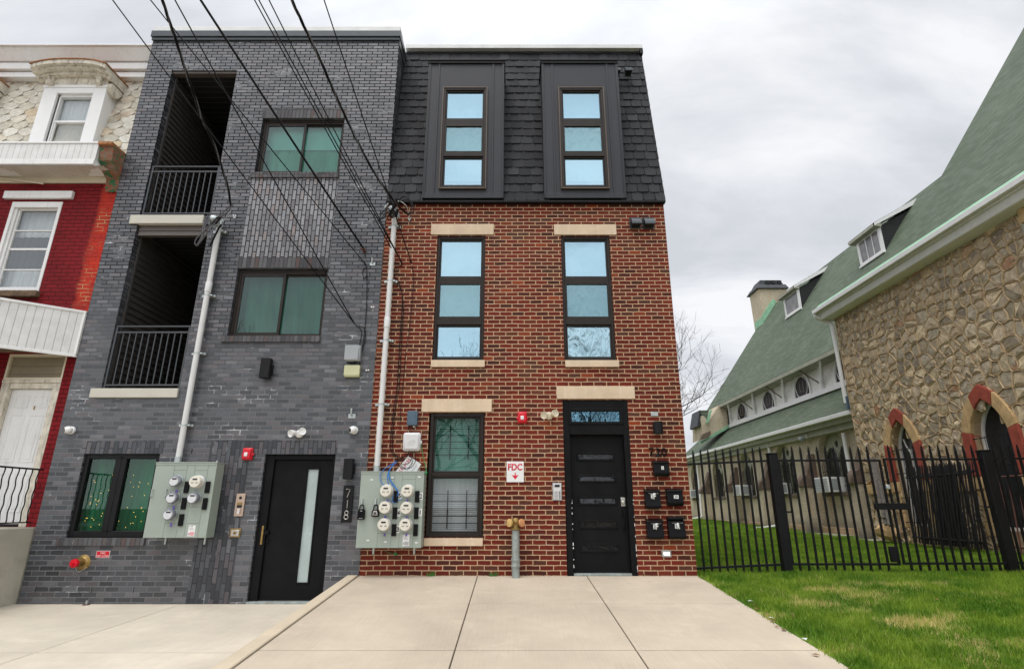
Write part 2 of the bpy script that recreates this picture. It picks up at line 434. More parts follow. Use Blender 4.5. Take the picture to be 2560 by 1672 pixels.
M['cream_slate'] = plain('cream_slate', (.50, .46, .37), .8, var=.2, scale=4, bump=.5, bscale=30, dirt=((.33, .20, .09), .7))
M['meter_green'] = plain('meter_green', (.30, .345, .30), .38, var=.05, scale=2, bump=.03)
M['meter_green_line'] = plain('meter_green_line', (.12, .15, .13), .5, var=.05)
M['galv'] = plain('galv', (.44, .48, .47), .35, metal=.6, var=.2, scale=20)
M['old_zinc'] = plain('old_zinc', (.30, .34, .33), .5, metal=.35, var=.25, scale=12, dirt=((.20, .12, .06), .5))
M['cable'] = plain('cable', (.006, .006, .007), .5, var=.2, spec=.15)
M['cable_grey'] = plain('cable_grey', (.07, .07, .075), .5, var=.2)
M['blue_cable'] = plain('blue_cable', (.015, .16, .50), .4, var=.2)
M['green_cable'] = plain('green_cable', (.02, .22, .06), .5, var=.2)
M['purple'] = plain('purple', (.13, .09, .38), .4, var=.2)
M['red'] = plain('red', (.60, .006, .020), .32, var=.08)
M['sign_red'] = plain('sign_red', (.62, .012, .045), .4, var=.05)
M['alarm_white'] = plain('alarm_white', (.7, .68, .68), .3, var=.05)
M['cream_plastic'] = plain('cream_plastic', (.62, .56, .42), .45, var=.06)
M['cream_box'] = plain('cream_box', (.50, .50, .30), .45, var=.06)
M['grey_box'] = plain('grey_box', (.30, .32, .33), .45, var=.06)
M['blue_grey_box'] = plain('blue_grey_box', (.062, .105, .145), .4, var=.08)
M['white_box'] = plain('white_box', (.60, .60, .60), .4, var=.03)
M['brass'] = plain('brass', (.30, .20, .07), .4, metal=.7, var=.35, scale=25)
M['steel'] = plain('steel', (.52, .50, .46), .3, metal=.8, var=.1, scale=20)
M['copper_tone'] = plain('copper_tone', (.50, .38, .30), .35, metal=.5, var=.06)
M['dark'] = plain('dark', (.006, .007, .008), .7, var=.2)
M['interior'] = plain('interior', (.022, .020, .019), .6, var=.2)
M['loggia_siding'] = plain('loggia_siding', (.050, .045, .041), .5, var=.15)
M['verdigris'] = plain('verdigris', (.24, .45, .29), .7, var=.2, scale=5, bump=.2)
M['stucco_trim'] = plain('stucco_trim', (.33, .33, .26), .7, var=.15)
M['buttress_cap'] = plain('buttress_cap', (.12, .085, .062), .85, var=.35, scale=5, bump=.5, bscale=25)
M['red_stone'] = plain('red_stone', (.30, .055, .032), .85, var=.25, scale=6, bump=.5, bscale=30)
M['cream_stone'] = plain('cream_stone', (.52, .35, .17), .85, var=.25, scale=5, bump=.5, bscale=30, dirt=((.25, .13, .06), .7))
M['lead_dark'] = plain('lead_dark', (.03, .034, .04), .6, var=.3)
M['timber'] = plain('timber', (.15, .085, .045), .8, var=.35, scale=8, bump=.4)
M['grey_timber'] = plain('grey_timber', (.13, .115, .10), .9, var=.4, scale=14, bump=.6, bscale=30)
M['bark'] = plain('bark', (.075, .062, .055), .9, var=.35, scale=6, bump=.6, bscale=40)
M['leaf'] = plain('leaf', (.22, .11, .04), .8, var=.4, scale=30)
M['soil'] = plain('soil', (.10, .075, .05), .95, var=.3, scale=3, bump=.5)
M['asphalt'] = plain('asphalt', (.05, .05, .052), .85, var=.2, scale=2, bump=.4, bscale=120)
M['stained'] = plain('stained', (.10, .085, .08), .35, var=.5, scale=9)
M['weed'] = plain('weed', (.05, .16, .02), .7, var=.3)

def siding_mat(name, col, pitch, vertical=False, rough=.5, depth=.6):
    t = NT(name); v = t.nd('ShaderNodeSeparateXYZ', {0: t.uv()}).outputs[0 if vertical else 1]
    fr = t.math('FRACT', t.math('MULTIPLY', v, 1 / pitch))
    groove = t.ramp(fr, [(0, 0.0), (.06, 1.0), (.94, 1.0), (1, .6)])
    c = t.mix(groove, tuple(x * .35 for x in col), col)
    c = t.mix(1, c, t.ramp(t.noise(t.uv(), 5, 4), [(.3, (.88, .88, .86)), (.7, (1.06, 1.06, 1.06))]), 'MULTIPLY')
    return t.fin(c, rough, 0, t.bump(t.math('ADD', groove, t.math('MULTIPLY', fr, .5)), depth, .01))
M['vinyl_vertical'] = siding_mat('vinyl_vertical', (.66, .66, .65), .105, True)
M['vinyl_soffit'] = siding_mat('vinyl_soffit', (.56, .52, .46), .09, True)
M['beige_siding'] = siding_mat('beige_siding', (.22, .185, .12), .13)
M['white_boards'] = siding_mat('white_boards', (.80, .79, .76), .11, True, depth=.3)
M['black_siding'] = siding_mat('black_siding', (.016, .016, .018), .11, depth=1)
M['slat_blind'] = siding_mat('slat_blind', (.52, .56, .56), .028, depth=.6)

def concrete(name, col, broom=0, stain=.5):
    t = NT(name); v = t.obj()
    a = t.noise(v, .8, 6, .62); b = t.noise(v, 6, 5, .6); f = t.noise(v, 160, 3, .6)
    c = t.mix(t.ramp(a, [(.3, 0.0), (.7, 1.0)]), tuple(x * .80 for x in col), tuple(x * 1.10 for x in col))
    c = t.mix(t.ramp(b, [(.5, 0.0), (.75, stain)]), c, tuple(x * .86 for x in col))
    pale = t.ramp(t.noise(t.map(v, (1, 1, 1), (5, 3, 1)), 1.7, 5, .7), [(.58, 0.0), (.75, .5)])
    c = t.mix(pale, c, tuple(min(1, x * 1.25) for x in col))
    c = t.mix(1, c, t.ramp(f, [(.3, (.94, .94, .94)), (.7, (1.05, 1.05, 1.05))]), 'MULTIPLY')
    h = f
    if broom:
        br = t.noise(t.map(v, (90, 2.0, 1)), 1, 3, .5)
        h = t.math('ADD', f, t.math('MULTIPLY', br, 1.5))
        c = t.mix(1, c, t.ramp(br, [(.3, (.955, .955, .955)), (.7, (1.035, 1.035, 1.035))]), 'MULTIPLY')
    return t.fin(c, .8, 0, t.bump(h, .25, .004), .3)
M['slab'] = concrete('slab', (.50, .425, .33), 1)
M['slab_low'] = concrete('slab_low', (.58, .515, .42), 1)
M['kerb_conc'] = concrete('kerb_conc', (.56, .47, .35))
M['porch_conc'] = concrete('porch_conc', (.42, .40, .33), 0, .9)
M['joint'] = plain('joint', (.07, .055, .035), .95, var=.4, scale=30)

def glass(name, tint=(.62, .82, .92), refl=.5, through=(.75, .9, .85), wave=.0, wscale=6, rough=.01, dirt=0):
    t = NT(name); t.n.remove(t.b)
    lw = t.nd('ShaderNodeLayerWeight', {'Blend': .35}).outputs['Facing']
    nr = None
    if wave: nr = t.bump(t.noise(t.map(t.obj(), (1, 1, .6)), wscale, 2, .5, 1.2), wave, .05)
    g = t.nd('ShaderNodeBsdfGlossy', {'Color': (*tint, 1), 'Roughness': rough, 'Normal': nr})
    tr = t.nd('ShaderNodeBsdfTransparent', {'Color': (*through, 1)})
    fac = t.math('ADD', t.math('MULTIPLY', lw, .5), refl - .1, clamp=True)
    mx = t.nd('ShaderNodeMixShader', {0: fac}); t.l.new(tr.outputs[0], mx.inputs[1]); t.l.new(g.outputs[0], mx.inputs[2])
    t.l.new(mx.outputs[0], t.out.inputs[0])
    return t.m
M['glass_blue'] = glass('glass_blue', (.50, .72, .84), .62, (.62, .86, .92), wave=.03, wscale=3)
M['glass_screen'] = glass('glass_screen', (.34, .52, .58), .55, (.50, .74, .76), wave=.10, wscale=7, rough=.04)
M['glass_wavy'] = glass('glass_wavy', (.50, .70, .78), .70, (.5, .7, .75), wave=.5, wscale=5)
M['glass_green'] = glass('glass_green', (.42, .50, .50), .17, (.45, .70, .62), wave=.0)
M['glass_plain'] = glass('glass_plain', (.62, .66, .68), .17, (.86, .88, .88), wave=.0)
M['glass_low'] = glass('glass_low', (.40, .52, .48), .14, (.55, .80, .70))
M['glass_dark'] = glass('glass_dark', (.34, .36, .38), .24, (.35, .36, .36), wave=.06, wscale=7)
M['glass_transom'] = glass('glass_transom', (.20, .40, .52), .75, (.1, .12, .13), wave=.05, wscale=6)
M['frosted'] = plain('frosted', (.36, .43, .42), .25, var=.12, scale=2)
def cloth(name, col, fold=9, amt=.25):
    t = NT(name); v = t.obj()
    w = t.noise(t.map(v, (fold, 1, .5)), 1.3, 4, .6, .6)
    c = t.mix(t.ramp(w, [(.3, 0.0), (.7, 1.0)]), tuple(x * (1 - amt) for x in col), tuple(min(1, x * (1 + amt)) for x in col))
    return t.fin(c, .8, 0, t.bump(w, .6, .03))
M['blind_blue'] = cloth('blind_blue', (.46, .60, .62), 2, .08)
M['curtain_green'] = cloth('curtain_green', (.20, .36, .30), 5, .3)
M['curtain_grey_green'] = cloth('curtain_grey_green', (.10, .17, .145), 4, .35)
M['curtain_dark_green'] = cloth('curtain_dark_green', (.012, .13, .065), 6, .5)
M['curtain_white'] = cloth('curtain_white', (.58, .60, .60), 7, .16)

def emis(name, col, s):
    t = NT(name); t.b.inputs['Base Color'].default_value = (*col, 1); t.b.inputs['Emission Color'].default_value = (*col, 1); t.b.inputs['Emission Strength'].default_value = s
    return t.m
M['fairy'] = emis('fairy', (1, .42, .08), 6)
M['warm_lamp'] = emis('warm_lamp', (1, .42, .10), 14)
M['step_lamp'] = emis('step_lamp', (1, .93, .82), .9)

def island(name, stops, rough=.8, bumps=(.5, 30), streak=None, spec=None, mottle=.25, mscale=14):
    t = NT(name); r = t.nd('ShaderNodeNewGeometry').outputs['Random Per Island']
    c = t.ramp(r, stops); v = t.obj()
    c = t.mix(1, c, t.ramp(t.noise(v, mscale, 5, .65), [(.3, (1 - mottle,) * 3), (.7, (1 + mottle,) * 3)]), 'MULTIPLY')
    if streak: c = t.mix(t.ramp(t.noise(v, streak[2], 5, .7), [(.55, 0.0), (.7, streak[1])]), c, streak[0])
    return t.fin(c, rough, 0, t.bump(t.noise(v, bumps[1], 5, .65), bumps[0], .02), spec)
M['mansard_shingle'] = island('mansard_shingle', [(0, (.012, .0125, .0145)), (.5, (.021, .022, .025)), (.9, (.030, .031, .035)), (1, (.038, .040, .044))], .7, (.4, 90), mottle=.18, mscale=60, spec=.2)
M['old_slate'] = island('old_slate', [(0, (.42, .39, .31)), (.4, (.52, .49, .41)), (.7, (.60, .58, .51)), (1, (.48, .38, .25))], .8, (.6, 25), streak=((.30, .19, .10), .6, 3), mottle=.2, mscale=9)
M['rubble'] = island('rubble', [(0, (.22, .18, .135)), (.2, (.36, .29, .20)), (.4, (.47, .36, .23)), (.6, (.40, .34, .255)), (.8, (.58, .46, .31)), (.94, (.66, .53, .34)), (1, (.36, .17, .09))], .9, (1, 9), streak=((.20, .17, .14), .55, 6), mottle=.32, mscale=11)
M['mortar_bead'] = plain('mortar_bead', (.54, .41, .25), .9, var=.2, scale=6, bump=.5, bscale=40)
M['mortar_bed'] = plain('mortar_bed', (.38, .27, .16), .9, var=.25, scale=6, bump=.5, bscale=40)

def roofing(name, pal, rw, rh, rough=.8):
    t = NT(name); uv = t.uv()
    b = t.nd('ShaderNodeTexBrick', {'Vector': uv, 'Color1': (0, 0, 0, 1), 'Color2': (1, 1, 1, 1), 'Mortar': (0, 0, 0, 1), 'Scale': 1, 'Mortar Size': .006, 'Mortar Smooth': .1, 'Brick Width': rw, 'Row Height': rh})
    sp = t.nd('ShaderNodeSeparateXYZ', {0: uv}).outputs[1]
    fr = t.math('FRACT', t.math('MULTIPLY', sp, 1 / rh))
    c = t.ramp(b.outputs['Color'], pal)
    big = t.noise(t.map(uv, (.5, .25, 1)), 1, 5, .6)
    c = t.mix(1, c, t.ramp(big, [(.3, (.86, .86, .86)), (.7, (1.1, 1.1, 1.1))]), 'MULTIPLY')
    ln = t.ramp(fr, [(0, (.22, .22, .22)), (.16, (.42, .42, .42)), (.28, (1.0, 1.0, 1.0)), (1, (1.05, 1.05, 1.05))])
    c = t.mix(1, c, ln, 'MULTIPLY')
    h = t.math('SUBTRACT', 1, fr)
    return t.fin(c, rough, 0, t.bump(h, .8, .012), .3)
M['green_shingle'] = roofing('green_shingle', [(0, (.078, .106, .068)), (.5, (.095, .125, .083)), (1, (.122, .148, .108))], .3, .145)

def stucco():
    t = NT('stucco'); v = t.obj()
    a = t.noise(v, 1.2, 5, .65); w = t.noise(t.map(v, (1, 1, 2.2)), 9, 6, .72, .8)
    c = t.mix(t.ramp(a, [(.3, 0.0), (.7, 1.0)]), (.44, .375, .27), (.58, .50, .37))
    st = t.noise(t.map(v, (1.6, 1.6, .25)), 2, 5, .65)
    c = t.mix(t.ramp(st, [(.55, 0.0), (.7, .65)]), c, (.40, .24, .10))
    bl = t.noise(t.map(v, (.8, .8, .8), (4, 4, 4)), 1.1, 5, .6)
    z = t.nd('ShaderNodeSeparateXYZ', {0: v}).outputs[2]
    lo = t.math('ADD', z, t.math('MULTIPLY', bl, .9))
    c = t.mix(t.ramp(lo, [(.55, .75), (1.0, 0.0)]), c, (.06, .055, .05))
    c = t.mix(1, c, t.ramp(w, [(.3, (.8, .8, .8)), (.7, (1.15, 1.15, 1.15))]), 'MULTIPLY')
    return t.fin(c, .9, 0, t.bump(w, 1, .05))
M['stucco'] = stucco()

def grass_mat(name, blade):
    t = NT(name); v = t.obj()
    r = t.nd('ShaderNodeNewGeometry').outputs['Random Per Island'] if blade else t.noise(v, 90, 2)
    g = t.ramp(r, [(0, (.045, .12, .008)), (.5, (.13, .28, .013)), (.9, (.23, .39, .024)), (1, (.40, .43, .11))])
    y = t.nd('ShaderNodeSeparateXYZ', {0: v}).outputs[1]
    near = t.ramp(t.math('ADD', t.math('MULTIPLY', y, -.25), .1), [(.12, 0.0), (.3, 1.0)])
    n = t.noise(t.map(v, (.75, 1.5, 1), (1.7, .3, 0)), 1.15, 5, .62)
    dry = t.math('MULTIPLY', t.ramp(n, [(.535, 0.0), (.63, 1.0)]), near)
    pick = t.math('GREATER_THAN', t.math('ADD', t.math('MULTIPLY', dry, .75), 0), r) if blade else dry
    straw = t.ramp(t.noise(v, 120, 2), [(.3, (.52, .40, .15)), (.7, (.72, .60, .28))])
    yel = t.mix(.5, g, (.26, .27, .05))
    c = t.mix(t.ramp(t.noise(v, 1.6, 5, .65), [(.40, 0.0), (.60, .9)]), t.mix(1, g, (.62, .72, .7), 'MULTIPLY'), t.mix(.5, g, (.34, .42, .05)))
    c = t.mix(t.math('MULTIPLY', pick, .85), c, straw)
    if not blade: c = t.mix(t.math('SUBTRACT', 1, t.math('MULTIPLY', dry, .8)), c, t.mix(.5, c, (.03, .05, .01)))
    t.fin(c, .55 if blade else .95, 0, None, .25)
    if blade:
        t.b.inputs['Subsurface Weight'].default_value = 0
        tr = t.nd('ShaderNodeBsdfTranslucent', {'Color': c}); mx = t.nd('ShaderNodeMixShader', {0: .3})
        t.l.new(t.b.outputs[0], mx.inputs[1]); t.l.new(tr.outputs[0], mx.inputs[2]); t.l.new(mx.outputs[0], t.out.inputs[0])
    return t.m
M['grass_blade'] = grass_mat('grass_blade', True)
M['turf'] = grass_mat('turf', False)

# ================================================================== SETTING: ground, slabs, lawn, road
XL, XB, XR = -7.0, -2.2, 2.665          # party lines: row house | dark building | red building | lawn
def slab_z(y): return .072 * y
def low_z(y): return -.365 + .02 * y
def lawn_z(x, y):
    b = .072 * y if y < 0 else (0.0 if y < 8 else .016 * (y - 8))
    return max(b, -.72) + .012 * math.sin(x * 1.7 + y) * min(1, abs(x - XR))
def struct(mb, name, mat, **k): return tag(mb.build(name, mat, **k), kind='structure')

m = MB(); m.face([(-400, -400, -1.05), (400, -400, -1.05), (400, 400, -1.05), (-400, 400, -1.05)]); struct(m, 'ground', M['soil'])
m = MB(); m.box(-60, 60, -20.5, -10.6, -1.0, -.86); struct(m, 'road', M['asphalt'])
m = MB(); m.box(-60, 60, -30, -20.5, -1.0, -.70); struct(m, 'pavement', M['slab_low'])
# front pavement of the brick building, in cast panels divided by joints
JX = [XB - .0, -.495, 1.075, XR]; JY = [0.0, -1.6, -3.23, -4.86, -6.5, -8.1, -9.0]
m = MB(); mj = MB()
for i in range(3):
    for j in range(len(JY) - 1):
        g = .006
        x0, x1, y1, y0 = JX[i] + g, JX[i + 1] - g, JY[j] - g * 1.6, JY[j + 1] + g * 1.6
        if i == 2: x1 = XR
        m.hexa([(x0, y0, slab_z(y0) - .1), (x1, y0, slab_z(y0) - .1), (x1, y1, slab_z(y1) - .1), (x0, y1, slab_z(y1) - .1),
                (x0, y0, slab_z(y0)), (x1, y0, slab_z(y0)), (x1, y1, slab_z(y1)), (x0, y1, slab_z(y1))])
struct(m, 'sidewalk', M['slab'], bevel=.004)
mj.hexa([(XB, -9, slab_z(-9) - .5), (XR, -9, slab_z(-9) - .5), (XR, 0, -.6), (XB, 0, -.6), (XB, -9, slab_z(-9) - .012), (XR, -9, slab_z(-9) - .012), (XR, 0, -.012), (XB, 0, -.012)])
struct(mj, 'sidewalk_joints', M['joint'])
m = MB()
k0, k1 = XB - .165, XB - .014
m.hexa([(k0, -9, -1), (k1, -9, -1), (k1, 0, -1), (k0, 0, -1), (k0, -9, slab_z(-9) + .006), (k1, -9, slab_z(-9) + .006), (k1, 0, .012), (k0, 0, .012)])
struct(m, 'kerb', M['kerb_conc'], bevel=.012)
m = MB(); mj = MB()
lx = [-14, -9.2, -4.68, k0 - .004]; ly = [-.01, -2.5, -5.0, -7.5, -9.0]
for i in range(3):
    for j in range(4):
        x0, x1, y1, y0 = lx[i] + .005, lx[i + 1] - .005, ly[j] - .009, ly[j + 1] + .009
        m.hexa([(x0, y0, low_z(y0) - .1), (x1, y0, low_z(y0) - .1), (x1, y1, low_z(y1) - .1), (x0, y1, low_z(y1) - .1),
                (x0, y0, low_z(y0)), (x1, y0, low_z(y0)), (x1, y1, low_z(y1)), (x0, y1, low_z(y1))])
struct(m, 'lower_sidewalk', M['slab_low'], bevel=.003)
mj.hexa([(-14, -9, -1), (k0, -9, -1), (k0, 0, -1), (-14, 0, -1), (-14, -9, low_z(-9) - .01), (k0, -9, low_z(-9) - .01), (k0, 0, low_z(0) - .01), (-14, 0, low_z(0) - .01)])
struct(mj, 'lower_sidewalk_joints', M['joint'])
m = MB(); m.box(-60, 60, -10.6, -9.0, -1.0, -.74); struct(m, 'street_kerb', M['kerb_conc'])
# lawn: one gently rolling sheet
m = MB(); xs = [XR + i * .5 for i in range(0, 20)] + [13 + 6 * i for i in range(10)]
ys = [-9 + i * .5 for i in range(0, 40)] + [11 + 3 * i for i in range(25)]
for i in range(len(xs) - 1):
    for j in range(len(ys) - 1):
        q = [(xs[a], ys[b]) for a, b in ((i, j), (i + 1, j), (i + 1, j + 1), (i, j + 1))]
        m.face([(x, y, lawn_z(x, y) - .012) for x, y in q])
struct(m, 'lawn', M['turf'], sharp=60)

def grass(name, n, x0, x1, y0, y1, h0, h1, wd, seed, prob=None):
    rg = np.random.default_rng(seed)
    x = rg.uniform(x0, x1, n); y = rg.uniform(y0, y1, n)
    if prob is not None:
        k = rg.uniform(0, 1, n) < prob(x, y); x, y = x[k], y[k]; n = len(x)
    z = np.where(y < 0, .072 * y, np.where(y < 8, 0, .016 * (y - 8))); z = np.maximum(z, -.72) + .012 * np.sin(x * 1.7 + y) * np.minimum(1, np.abs(x - XR)) - .012
    tuft = .5 + .5 * np.sin(x * 9.1 + 3 * np.sin(y * 7.3)) * np.sin(y * 8.3 + 2 * np.sin(x * 5.1))
    h = rg.uniform(h0, h1, n) * (.65 + .7 * tuft); a = rg.uniform(0, 2 * np.pi, n); l = rg.uniform(.1, .95, n) * h; la = rg.uniform(0, 2 * np.pi, n)
    w = wd * rg.uniform(.6, 1.3, n)
    co = np.zeros((n, 3, 3)); ca, sa = np.cos(a) * w / 2, np.sin(a) * w / 2
    co[:, 0] = np.stack([x - ca, y - sa, z], 1); co[:, 1] = np.stack([x + ca, y + sa, z], 1)
    co[:, 2] = np.stack([x + np.cos(la) * l, y + np.sin(la) * l, z + h], 1)
    me = bpy.data.meshes.new(name); me.vertices.add(3 * n); me.vertices.foreach_set('co', co.ravel())
    me.loops.add(3 * n); me.loops.foreach_set('vertex_index', np.arange(3 * n)); me.polygons.add(n)
    me.polygons.foreach_set('loop_start', np.arange(0, 3 * n, 3)); me.polygons.foreach_set('loop_total', np.full(n, 3))
    me.update(); me.materials.append(M['grass_blade'])
    o = bpy.data.objects.new(name, me); COL.objects.link(o); return o
NEARG = lambda x, y: np.clip(.18 + (x - XR + .04) * 5 + .5 * np.sin(y * 9) * np.sin(y * 3.7), 0, 1) * np.where((x < XR) & (y > -.1), 0, 1)
g = grass('grass', 230000, XR - .035, 9.5, -5.2, .55, .022, .075, .0075, 1, NEARG)
tag(g, 'green and straw coloured lawn grass in front of the iron fence', 'grass', kind='stuff')
g = grass('grass', 260000, XR, 11.2, .55, 12, .03, .065, .011, 2)
tag(g, 'bright green grass behind the iron fence beside the church', 'grass', kind='stuff')
g = grass('grass', 90000, XR, 14, 12, 30, .04, .08, .022, 3)
tag(g, 'distant green grass along the far end of the church wall', 'grass', kind='stuff')

# ================================================================== RED BRICK BUILDING
def rect(x0, x1, z0, z1): return [(x0, z0), (x1, z0), (x1, z1), (x0, z1)]
Z6 = P('D', 1200, 470).z            # top of the brickwork
RB = thing('red_brick_building', 'narrow red brick building with black mansard roof and two tall dormers', 'building', (0, 0, 0))
W2L = RC('S', 1094, 589.4, 1212, 900); W2R = RC('S', 1401.8, 589.4, 1541.8, 900)
W1 = RC('S', 1073, 1031, 1207.5, 1343); DR = RC('S', 1406, 999.6, 1596, 1440)
W2L = (P('S', 1094, 589).x, P('S', 1211, 760).x, W2L[2], W2L[3]); W2R = (P('S', 1402, 589).x, P('S', 1541, 895).x, W2L[2], W2L[3])
DR = (DR[0], DR[1], -.0, DR[3])
DH = .12
m = MB()
holes = [rect(*W2L), rect(*W2R), rect(*W1)]
m.sheet([(XB, -.4), (DR[0], -.4), (DR[0], DR[3]), (DR[1], DR[3]), (DR[1], -.4), (XR, -.4), (XR, Z6), (XB, Z6)], holes, 'y', 0)
for h in holes: m.reveal(h, 'y', 0, DH)
m.reveal([(DR[0], -.4), (DR[0], DR[3]), (DR[1], DR[3]), (DR[1], -.4)], 'y', 0, DH)
m.face([(XR, 0, -.4), (XR, 14, -.4), (XR, 14, Z6), (XR, 0, Z6)])
m.face([(XR, 14, -.4), (XB, 14, -.4), (XB, 14, Z6), (XR, 14, Z6)])
m.build('wall', M['red_brick'], RB, sharp=0)
def stone(tagc, x0, y0, x1, y1, name, proud=.022, dz=0):
    a = RC(tagc, x0, y0, x1, y1)
    mb = MB(); mb.box(a[0], a[1], -proud, .06, a[2], a[3]); return mb.build(name, M['limestone'], RB, bevel=.006)
def xz(xa, xb, ya, yb, tagc='S', Y=0):     # extent from mid-height x's
    ym = (ya + yb) / 2
    return P(tagc, xa, ym, Y).x, P(tagc, xb, ym, Y).x, P(tagc, xa, yb, Y).z, P(tagc, xa, ya, Y).z
def slabp(ext, y0, y1, name, mat, par, bevel=.005):
    mb = MB(); mb.box(ext[0], ext[1], y0, y1, ext[2], ext[3]); return mb.build(name, mat, par, bevel=bevel)
slabp(xz(1078, 1234.5, 561, 587.5), -.02, .05, 'lintel', M['limestone'], RB)
slabp(xz(1385, 1540.5, 562, 588), -.02, .05, 'lintel', M['limestone'], RB)
slabp(xz(1054.5, 1229.5, 997.8, 1029.4), -.02, .05, 'lintel', M['limestone'], RB)
slabp(xz(1391.5, 1586.5, 965.8, 997), -.02, .05, 'lintel', M['limestone'], RB)
slabp(xz(1078, 1212, 901, 918), -.04, .10, 'sill', M['limestone'], RB)
slabp(xz(1413, 1547, 901.5, 918), -.04, .10, 'sill', M['limestone'], RB)
slabp(xz(1060, 1207, 1344.5, 1364), -.04, .10, 'sill', M['limestone'], RB)

def frame_ring(mb, x0, x1, z0, z1, w, y0, y1, wb=None, wt=None):
    wb = w if wb is None else wb; wt = w if wt is None else wt
    mb.box(x0, x0 + w, y0, y1, z0, z1); mb.box(x1 - w, x1, y0, y1, z0, z1)
    mb.box(x0 + w, x1 - w, y0, y1, z0, z0 + wb); mb.box(x0 + w, x1 - w, y0, y1, z1 - wt, z1)
def pane(win, x0, x1, z0, z1, y, mat, name='pane'):
    mb = MB(); mb.face([(x0, y, z0), (x1, y, z0), (x1, y, z1), (x0, y, z1)]); return mb.build(name, mat, win, sharp=0)
def backing(win, x0, x1, z0, z1, y, mat, name='curtain'):
    mb = MB(); n = 24; z0 -= .06; z1 += .05
    for i in range(n):
        a, b = x0 + (x1 - x0) * i / n, x0 + (x1 - x0) * (i + 1) / n
        am = 0 if name == 'blind' else .012; ya, yb = y + am * math.sin(i * 1.9), y + am * math.sin((i + 1) * 1.9)
        mb.face([(a, ya, z0), (b, yb, z0), (b, yb, z1), (a, ya, z1)])
    return mb.build(name, mat, win, sharp=60)
def triple(par, x0, x1, z0, z1, zr, y, gl, back, label=None, light=False):
    """tall window: double hung sashes over a fixed light. zr: the rails (bottom,top) x2 from top"""
    mb = MB(); w = .042
    frame_ring(mb, x0, x1, z0, z1, w, y, y + .09)
    (r1b, r1t), (r2b, r2t) = zr
    mb.box(x0 + w, x1 - w, y - .004, y + .08, r2b, r2t)                      # heavy mullion rail over the fixed light
    mb.box(x0 + w, x1 - w, y + .012, y + .08, r1b, r1t)                      # meeting rail
    frame_ring(mb, x0 + w, x1 - w, r1t, z1 - w, .026, y + .022, y + .07)     # upper sash
    frame_ring(mb, x0 + w, x1 - w, r2t, r1b, .034, y + .006, y + .06)        # lower sash
    frame_ring(mb, x0 + w, x1 - w, z0 + w, r2b, .026, y + .022, y + .07)
    win = mb.build('window', M['bronze'], par, bevel=.004)
    a, b = x0 + w, x1 - w
    pane(win, a + .02, b - .02, r1t + .02, z1 - w - .02, y + .052, gl[0])
    pane(win, a + .02, b - .02, r2t + .02, r1b - .02, y + .03, gl[1])
    pane(win, a + .02, b - .02, z0 + w + .02, r2b - .02, y + .052, gl[2])
    backing(win, x0, x1, z0, z1, y + .15, back, 'blind')
    if light:
        tr = MB(); frame_ring(tr, x0 - .022, x1 + .022, z0 - .022, z1 + .022, .022, y - .012, y + .03); tr.build('trim', M['bronze_light'], win, bevel=.003)
    return win
zz = lambda a, b: (P('S', 1200, b).z, P('S', 1200, a).z)
RR = (zz(691, 704), zz(794, 810))
GB = (M['glass_blue'], M['glass_screen'], M['glass_blue'])
GB2 = (M['glass_blue'], M['glass_screen'], M['glass_wavy'])
triple(RB, W2L[0] + .004, W2L[1] - .004, W2L[2] + .004, W2L[3] - .004, RR, .03, GB, M['blind_blue'])
triple(RB, W2R[0] + .004, W2R[1] - .004, W2R[2] + .004, W2R[3] - .004, RR, .03, GB2, M['blind_blue'])
# ground floor window: two sashes, white blinds and black bars inside
x0, x1, z0, z1 = W1[0] + .004, W1[1] - .004, W1[2] + .004, W1[3] - .004
x0, x1 = P('S', 1068, 1190).x + .01, P('S', 1208, 1190).x - .004
mb = MB(); zm = zz(1180.8, 1190.7); y = .035
frame_ring(mb, x0, x1, z0, z1, .05, y, y + .09); mb.box(x0 + .05, x1 - .05, y + .0, y + .08, zm[0], zm[1])
frame_ring(mb, x0 + .05, x1 - .05, zm[1], z1 - .05, .028, y + .03, y + .07); frame_ring(mb, x0 + .05, x1 - .05, z0 + .05, zm[0], .03, y + .01, y + .05)
w1 = mb.build('window', M['bronze'], RB, bevel=.004)
pane(w1, x0 + .07, x1 - .07, zm[1] + .02, z1 - .07, y + .055, M['glass_green']); pane(w1, x0 + .07, x1 - .07, z0 + .07, zm[0] - .02, y + .035, M['glass_plain'])
mb = MB()
k = int((z1 - z0) / .03)
for i in range(k):
    zc = z0 + .03 + i * .03
    mb.hexa([(x0 + .05, .21, zc - .012), (x1 - .05, .21, zc - .012), (x1 - .05, .222, zc + .010), (x0 + .05, .222, zc + .010),
             (x0 + .05, .21, zc - .010), (x1 - .05, .21, zc - .010), (x1 - .05, .222, zc + .012), (x0 + .05, .222, zc + .012)])
mb.build('blind', M['curtain_white'], w1)
backing(w1, x0, x1, z0, z1, .24, M['curtain_green'], 'curtain')
mb = MB()
for (ya, yb, n) in ((1063.6, 1149, 5), (1225, 1321, 5)):
    za, zb = P('S', 1140, yb, .16).z, P('S', 1140, ya, .16).z
    for xx in (1122.8, 1169.5): mb.tube([(P('S', xx - 1.5 * (ya > 1200), 1190, .16).x, .16, za), (P('S', xx - 1.5 * (ya > 1200), 1190, .16).x, .16, zb)], .010, 6)
    for i in range(n):
        zc = za + (zb - za) * (.14 + .19 * i); mb.tube([(x0 + .04, .165, zc), (x1 - .04, .165, zc)], .006, 6)
mb.build('bars', M['iron'], w1)
